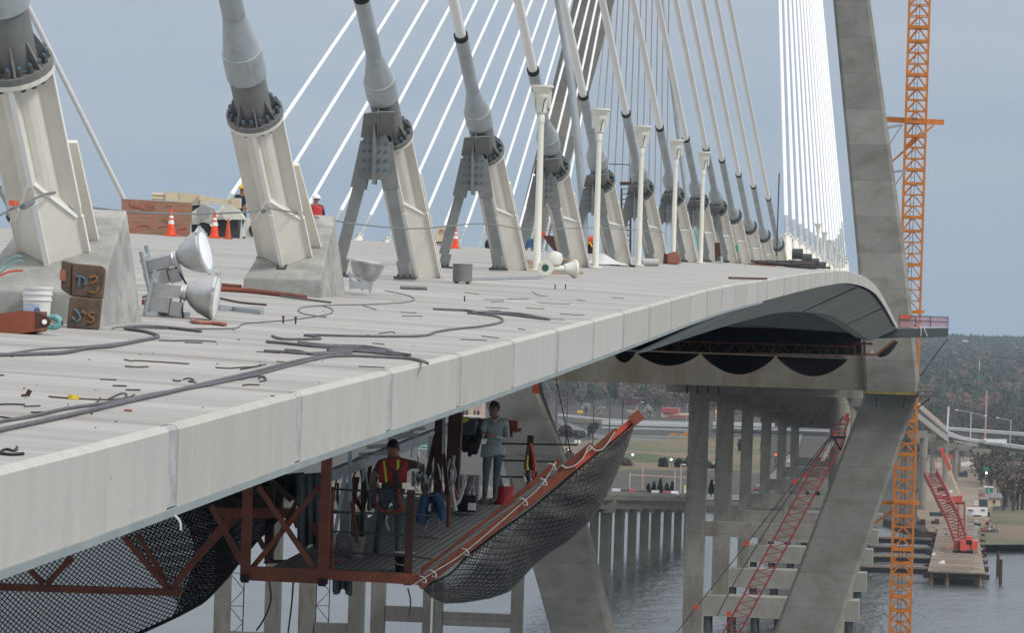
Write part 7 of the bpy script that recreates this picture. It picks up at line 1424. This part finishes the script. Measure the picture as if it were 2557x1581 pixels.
# crawler crane on the trestle
P = hz(2420, 1384, TZ); d = P.dot(FV); cc = thing('crawler_crane', 'red crawler crane on the timber trestle, lattice boom lying back to the left', 'crawler crane', P)
S_ = lambda L, th, m, pn, dd=0: (lambda b: (b.plate([px(x, y, d + dd) for x, y in L], V((0, th, 0))), b.build(pn, m, cc)))(MB())
S_([(2398, 1376), (2412, 1377), (2412, 1351), (2398, 1351)], 3, 'crane_body', 'machinery_house'); S_([(2427, 1377), (2442, 1378), (2442, 1352), (2427, 1352)], 3, 'crane_body', 'machinery_house'); S_([(2412, 1373), (2427, 1374), (2427, 1362), (2412, 1362)], 3, 'crane_body', 'counterweight', .4); S_([(2412, 1350), (2428, 1350), (2427, 1341), (2413, 1341)], 2, 'crane_body', 'winch', .8); S_([(2412, 1362), (2427, 1362), (2427, 1350), (2412, 1350)], 1, 'black', 'engine_bay', 1)
S_([(2380, 1372), (2398, 1374), (2398, 1352), (2381, 1350)], 3, 'crane_red', 'cab', 1)
for x in (2367, 2429): S_([(x, 1385), (x + 12, 1386), (x + 12, 1373), (x, 1372)], 6, 'pile_light', 'crawler_track', -.5)
S_([(2378, 1382), (2430, 1384), (2430, 1377), (2378, 1376)], 4, 'black', 'car_body', .5)
b = MB()
for p, q in (((2393, 1345), (2392, 1254)), ((2408, 1348), (2408, 1256)), ((2392, 1298), (2408, 1298)), ((2392, 1320), (2408, 1320)), ((2393, 1345), (2408, 1320))): b.bar(px(*p, d + 1), px(*q, d + 1), .3)
b.bar(px(2391, 1257, d + 1), px(2409, 1257, d + 1), .5, .7); b.build('gantry', 'crane_red', cc)
b = MB(); cl = [(2398, 1352), (2380, 1300), (2360, 1262), (2338, 1215), (2322, 1186)]
for w in (-1, 1):
    pp = [px(x - 15 * w, y + 4 * w, d + 3 + k * 34) for k, (x, y) in enumerate(cl)]; pq = [px(x - 15 * w, y - 13 + 4 * w, d + 5 + k * 34) for k, (x, y) in enumerate(cl)]
    for P_ in (pp, pq):
        for a, c in zip(P_, P_[1:]): b.bar(a, c, .32)
    for a, c, e, g in zip(pp, pp[1:], pq, pq[1:]):
        for k in range(5): b.bar(a.lerp(c, k / 5), e.lerp(g, (k + .5) / 5), .2); b.bar(e.lerp(g, (k + .5) / 5), a.lerp(c, (k + 1) / 5), .2)
for k in range(len(cl) - 1):
    for q in range(6): x, y = lerp2(cl[k], cl[k + 1], q / 6); dd = d + 3 + (k + q / 6) * 34; b.bar(px(x - 15, y + 4, dd), px(x + 15, y - 9, dd), .2); b.bar(px(x + 15, y - 4, dd), px(x - 15, y - 9, dd), .2)
b.build('lattice_boom', 'crane_red', cc)
d = 1180.; hc_ = thing('hydraulic_crane', 'red hydraulic crane with a long red and cream telescopic boom behind the crawler crane', 'mobile crane', px(2380, 1264, d))
b = MB(); bx(b, 2362, 2402, 1240, 1256, d, 3); bx(b, 2335, 2372, 1238, 1246, d + 2, 3); bx(b, 2392, 2404, 1236, 1242, d - .2, 3); b.build('carrier', 'crane_body', hc_)
b = MB(); b.bar(px(2397, 1240, d), px(2371, 1172, d), .75); b.build('boom_base', 'boom_cream', hc_); b = MB(); b.bar(px(2372, 1174, d), px(2349, 1119, d), .95); b.build('boom_tip', 'crane_body', hc_)
b = MB(); bx(b, 2364, 2400, 1254, 1260, d + .5, 2.5); b.build('tyres', 'black', hc_)
b = MB(); b.bar(px(2352, 1208, 1200), px(2330, 1192, 1200), .8); tag(b.build('cream_boom', 'boom_cream'), 'short cream coloured boom tip among the red lattice', 'boom')
# yard things
yt = thing('tank_trailer', 'white trailer with blue lettering parked at the head of the trestle', 'trailer', px(2440, 1292, 1110)); b = MB(); bx(b, 2414, 2466, 1269, 1288, 1110, 3); b.build('box', 'sign_white', yt)
b = MB(); bx(b, 2418, 2428, 1273, 1277, 1109.8, .1); bx(b, 2450, 2460, 1273, 1276, 1109.8, .1); b.build('lettering', 'mark_navy', yt); b = MB(); bx(b, 2418, 2428, 1279, 1288, 1109.7, .1); b.build('blue_panel', 'label_blue', yt); b = MB(); b.plate([px(2426, 1276, 1109.7), px(2433, 1275, 1109.7), px(2430, 1280, 1109.7)], V((0, .1, 0))); b.build('red_flash', 'red_mark', yt)
b = MB(); bx(b, 2430, 2450, 1287, 1291, 1110, 2.5); bx(b, 2464, 2472, 1280, 1292, 1111, 2); b.build('undercarriage', 'black', yt)
yt = thing('site_shed', 'cream site shed with a dark door and grey roof by the thicket', 'shed', px(2482, 1266, 1150)); b = MB(); bx(b, 2468, 2498, 1243, 1264, 1150, 5); b.build('wall', 'wall_cream', yt); b = MB(); b.plate([px(2466, 1244, 1149.5), px(2504, 1245, 1149.5), px(2500, 1236, 1153), px(2472, 1236, 1153)], V((0, 4, .3))); b.build('roof', 'roof_grey', yt); b = MB(); bx(b, 2480, 2485, 1250, 1258, 1149.8, .1); b.build('door', 'window_dark', yt)
yt = thing('portable_toilet', 'left of a pair of teal portable toilets with white roofs', 'portable toilet', px(2462, 1234, 1190), 'portable toilets'); b = MB(); bx(b, 2457, 2467, 1218, 1232, 1190, 1.2); b.build('cabin', 'sign_green', yt); b = MB(); bx(b, 2456.5, 2467.5, 1215, 1218.5, 1189.8, 1.4); b.build('roof', 'sign_white', yt)
dup(yt, px(2475, 1234.4, 1190), 'right of a pair of teal portable toilets with white roofs')
yt = thing('container', 'dark navy container with white striped end left of the site shed', 'container', px(2450, 1268, 1135)); b = MB(); bx(b, 2444, 2466, 1248, 1266, 1135, 4); b.build('box', 'box_navy', yt)
for y in (1252.5, 1258.5): b = MB(); bx(b, 2433, 2444, y, y + 3, 1134.5, 1); b.build('white_board', 'sign_white', yt)
yt = thing('truck', 'truck with a round red nose above the navy container', 'truck', px(2452, 1240, 1170)); b = MB(); bx(b, 2443, 2462, 1222, 1242, 1170, 3); b.build('body', 'bucket_grey', yt); b = MB(); c = px(2452, 1235, 1169.5); b.cyl(c, c + V((0, .3, 0)), .45, n=12); b.build('nose', 'crane_body', yt)
d = 1088.; yt = thing('scrap_heap', 'heap of dark scrap steel and red frames on the river bank', 'scrap heap', px(2465, 1335, d))
for k in range(36): x, y = random.uniform(2430, 2490), random.uniform(1300, 1334); b = MB(); b.bar(px(x, y, d), px(x + random.uniform(-14, 14), y + random.uniform(-6, 8), d + random.uniform(0, 3)), random.uniform(.2, .8)); b.build('piece', random.choice(['pile_rust', 'black', 'crane_red', 'bucket_grey', 'dark_steel', 'pole_grey']), yt)
b = MB(); b.ball(px(2474, 1334, d - 1), 2.2, 10, sc=(1.4, 1, .4)); b.build('black_hose', 'black', yt)
for k, (x, y, w, h, d, m, lab) in enumerate([(2340, 1200, 26, 14, 1400, 'bucket_grey', 'grey stack under the ramps left of the red boom'), (2415, 1165, 34, 9, 1560, 'sign_white', 'pale low trailer far back under the ramps'), (2372, 1148, 8, 10, 1540, 'crane_body', 'red stack far back between two ramp columns'), (2466, 1158, 12, 10, 1500, 'crane_body', 'orange red stack far back beside a white truck under the ramp'), (2484, 1160, 14, 9, 1520, 'sign_white', 'white truck far back under the lower ramp'), (2405, 1192, 22, 12, 1400, 'box_navy', 'dark bin at the foot of the ramp columns'), (2350, 1228, 20, 8, 1240, 'black', 'black pipes lying on the dirt lot'), (2374, 1231, 9, 4, 1230, 'sign_white', 'white bundle on the dirt lot'), (2300, 1230, 26, 8, 1230, 'box_navy', 'dark blue tarp beside the nearest ramp column'), (2345, 1290, 48, 9, 1130, 'box_navy', 'long dark green bin at the shore left of the crawler boom'), (2500, 1205, 26, 6, 1230, 'brick', 'dull red roof low behind the thicket'), (2340, 1168, 20, 10, 1500, 'wall_cream', 'cream cabin far back under the ramps')]):
    p = px(x, y, d); s = d / FPX; b = MB(); b.box(p + V((0, 1, h * s / 2)), (w * s, 3, h * s)); b.box(p + V((w * s * .2, 1, h * s * 1.1)), (w * s * .4, 2.2, h * s * .35)); tag(b.build('yard_stack', m), lab, 'yard store')
# ================= woods =================
random.seed(9)
def wood(nm, ranges, n, ymin, ymax, label):
    b = MB(); cnt = 0
    while cnt < n:
        Y = math.sqrt(random.uniform(ymin ** 2, ymax ** 2)); a, c = random.choice(ranges); X = Y * random.uniform(a, c); cnt += 1
        z = terr(Y); pine = random.random() < (.30 if Y < 3500 else .45); H = random.uniform(8, 13) * (1.25 if pine else 1); W = random.uniform(3.2, 6); m = 0 if pine else random.choice((1, 1, 2, 3, 3))
        c = V((X, Y, z + H * .56)); n0 = len(b.v)
        if Y < 2300: crown(b, c, W, H * .42, 90, .5, m)
        else:
            b.ball(c, 1, 8 if Y < 3400 else 6, m, (W * .9, W * .9, H * .40))
            for i in range(n0, len(b.v)): b.v[i] = c + (b.v[i] - c) * random.uniform(.6, 1.25)
            crown(b, c, W * 1.25, H * .46, 14 if Y < 3400 else 5, .7 if Y < 3400 else 1.2, m)
        if Y < 2500: b.tube([V((X, Y, z - .5)), V((X, Y, z + H * .7))], .22, 4, 4, False)
    o = b.build(nm, ['pine', 'bare_twigs', 'russet', 'grey_twigs', 'bark']); tag(o, label, 'woods', None, 'stuff'); return o
wood('far_woods', [(-.018, .03)], 4200, 1640, 5900, 'mixed bare and evergreen woods rolling to the horizon at the right')
wood('slope_woods', [(-.128, -.05)], 2600, 2180, 4800, 'brown and green woods on the slope behind the highway')
wood('right_scrub', [(.006, .04)], 260, 1400, 1600, 'brown scrub behind the ramps at the right')
# ---- thin air between us and the far shore ----
b = MB(); x0, x1, y0, y1, z0, z1 = -1600, 900, -60, 6600, -60, 126
b.hexa([V((x0, y0, z0)), V((x1, y0, z0)), V((x1, y1, z0)), V((x0, y1, z0)), V((x0, y0, z1)), V((x1, y0, z1)), V((x1, y1, z1)), V((x0, y1, z1))])
m = bpy.data.materials.new('haze'); m.use_nodes = True; N = m.node_tree.nodes; L = m.node_tree.links
N.remove(N['Principled BSDF']); pv = N.new('ShaderNodeVolumePrincipled'); pv.inputs['Color'].default_value = (.72, .86, 1, 1); pv.inputs['Density'].default_value = .000075; pv.inputs['Anisotropy'].default_value = .2; L.new(pv.outputs[0], N['Material Output'].inputs['Volume']); MT['haze'] = m
hzo = b.build('haze', 'haze'); hzo['kind'] = 'stuff'
# ================= ground, water =================
b = MB(); b.add([(-1400, -25, WATER), (700, -25, WATER), (700, 1500, WATER), (-1400, 1500, WATER)], [(0, 1, 2, 3)]); struct(b.build('water', 'water'))
shore = [(-1400, 1230), (-260, 1210), (-150, 1180), (-60, 1200), (-20, 1150), (-9, 1090), (4, 1062), (12, 1066), (30, 1050), (90, 1075), (300, 1060), (700, 1080)]
b = MB(); vs = []; 
for X, Y in shore: vs += [(X, Y - 6, WATER - .6), (X, Y, LAND), (X, 1750, LAND), (X, 6200, LAND + 42)]
n = len(shore); b.add(vs, [(i * 4 + k, i * 4 + 4 + k, i * 4 + 5 + k, i * 4 + 1 + k) for i in range(n - 1) for k in range(3)]); struct(b.build('ground', 'forest_floor'))
# ---------------- camera, sky, sun ----------------
cd = bpy.data.cameras.new('camera'); cam = bpy.data.objects.new('camera', cd); C.objects.link(cam)
cd.sensor_fit = 'HORIZONTAL'; cd.sensor_width = 36; cd.lens = FPX / 2557 * 36; cd.clip_start = .5; cd.clip_end = 30000
cam.matrix_world = Matrix((RV, UV, -FV)).transposed().to_4x4()
SC.camera = cam
SUNAZ, SUNEL = R(118), R(44)
w = bpy.data.worlds.new('World'); SC.world = w; w.use_nodes = True; N = w.node_tree.nodes; L = w.node_tree.links
bg = N['Background']; bg.inputs['Strength'].default_value = .1
sky = N.new('ShaderNodeTexSky'); sky.sky_type = 'NISHITA'; sky.sun_disc = False; sky.sun_elevation = SUNEL; sky.sun_rotation = SUNAZ
tc = N.new('ShaderNodeTexCoord'); sp = N.new('ShaderNodeSeparateXYZ'); L.new(tc.outputs['Generated'], sp.inputs[0])
mp = N.new('ShaderNodeMapping'); mp.inputs['Scale'].default_value = (7, 7, 60); L.new(tc.outputs['Generated'], mp.inputs[0])
nz = N.new('ShaderNodeTexNoise'); nz.inputs['Scale'].default_value = 1.1; nz.inputs['Detail'].default_value = 4; L.new(mp.outputs[0], nz.inputs[0])
ad = N.new('ShaderNodeMath'); ad.operation = 'MULTIPLY_ADD'; L.new(nz.outputs[0], ad.inputs[0]); ad.inputs[1].default_value = .075; L.new(sp.outputs[2], ad.inputs[2])
rp = N.new('ShaderNodeValToRGB'); L.new(ad.outputs[0], rp.inputs[0]); rp.color_ramp.interpolation = 'EASE'
cr = rp.color_ramp.elements
KSKY = 8.9
ramp = [(.012, (.27, .37, .49)), (.06, (.29, .382, .492)), (.10, (.36, .42, .515)), (.145, (.43, .465, .53)), (.3, (.66, .69, .74)), (1, (1.05, 1.06, 1.08))]
while len(cr) < len(ramp): cr.new(.5)
for e, (p, c) in zip(cr, ramp): e.position = p; e.color = (*c, 1)
sc = N.new('ShaderNodeVectorMath'); sc.operation = 'SCALE'; L.new(rp.outputs[0], sc.inputs[0]); sc.inputs['Scale'].default_value = KSKY
mx = N.new('ShaderNodeMix'); mx.data_type = 'RGBA'; mx.inputs[0].default_value = .08; L.new(sc.outputs[0], mx.inputs[6]); L.new(sky.outputs[0], mx.inputs[7])
L.new(mx.outputs[2], bg.inputs[0])
sd = bpy.data.lights.new('sun', 'SUN'); sd.energy = 1.5; sd.angle = R(14); sd.color = (1, .96, .9); so = bpy.data.objects.new('sun', sd); C.objects.link(so)
sv = V((math.sin(SUNAZ) * math.cos(SUNEL), math.cos(SUNAZ) * math.cos(SUNEL), math.sin(SUNEL))); so.location = sv * 50
so.rotation_euler = sv.to_track_quat('Z', 'Y').to_euler()
SC.view_settings.view_transform = 'Standard'; SC.view_settings.look = 'None'; SC.view_settings.gamma = 1; SC.view_settings.exposure = 0.35
SC.cycles.max_bounces = 6; SC.cycles.diffuse_bounces = 3; SC.cycles.transparent_max_bounces = 12; SC.cycles.volume_bounces = 0
SC.cycles.use_denoising = True
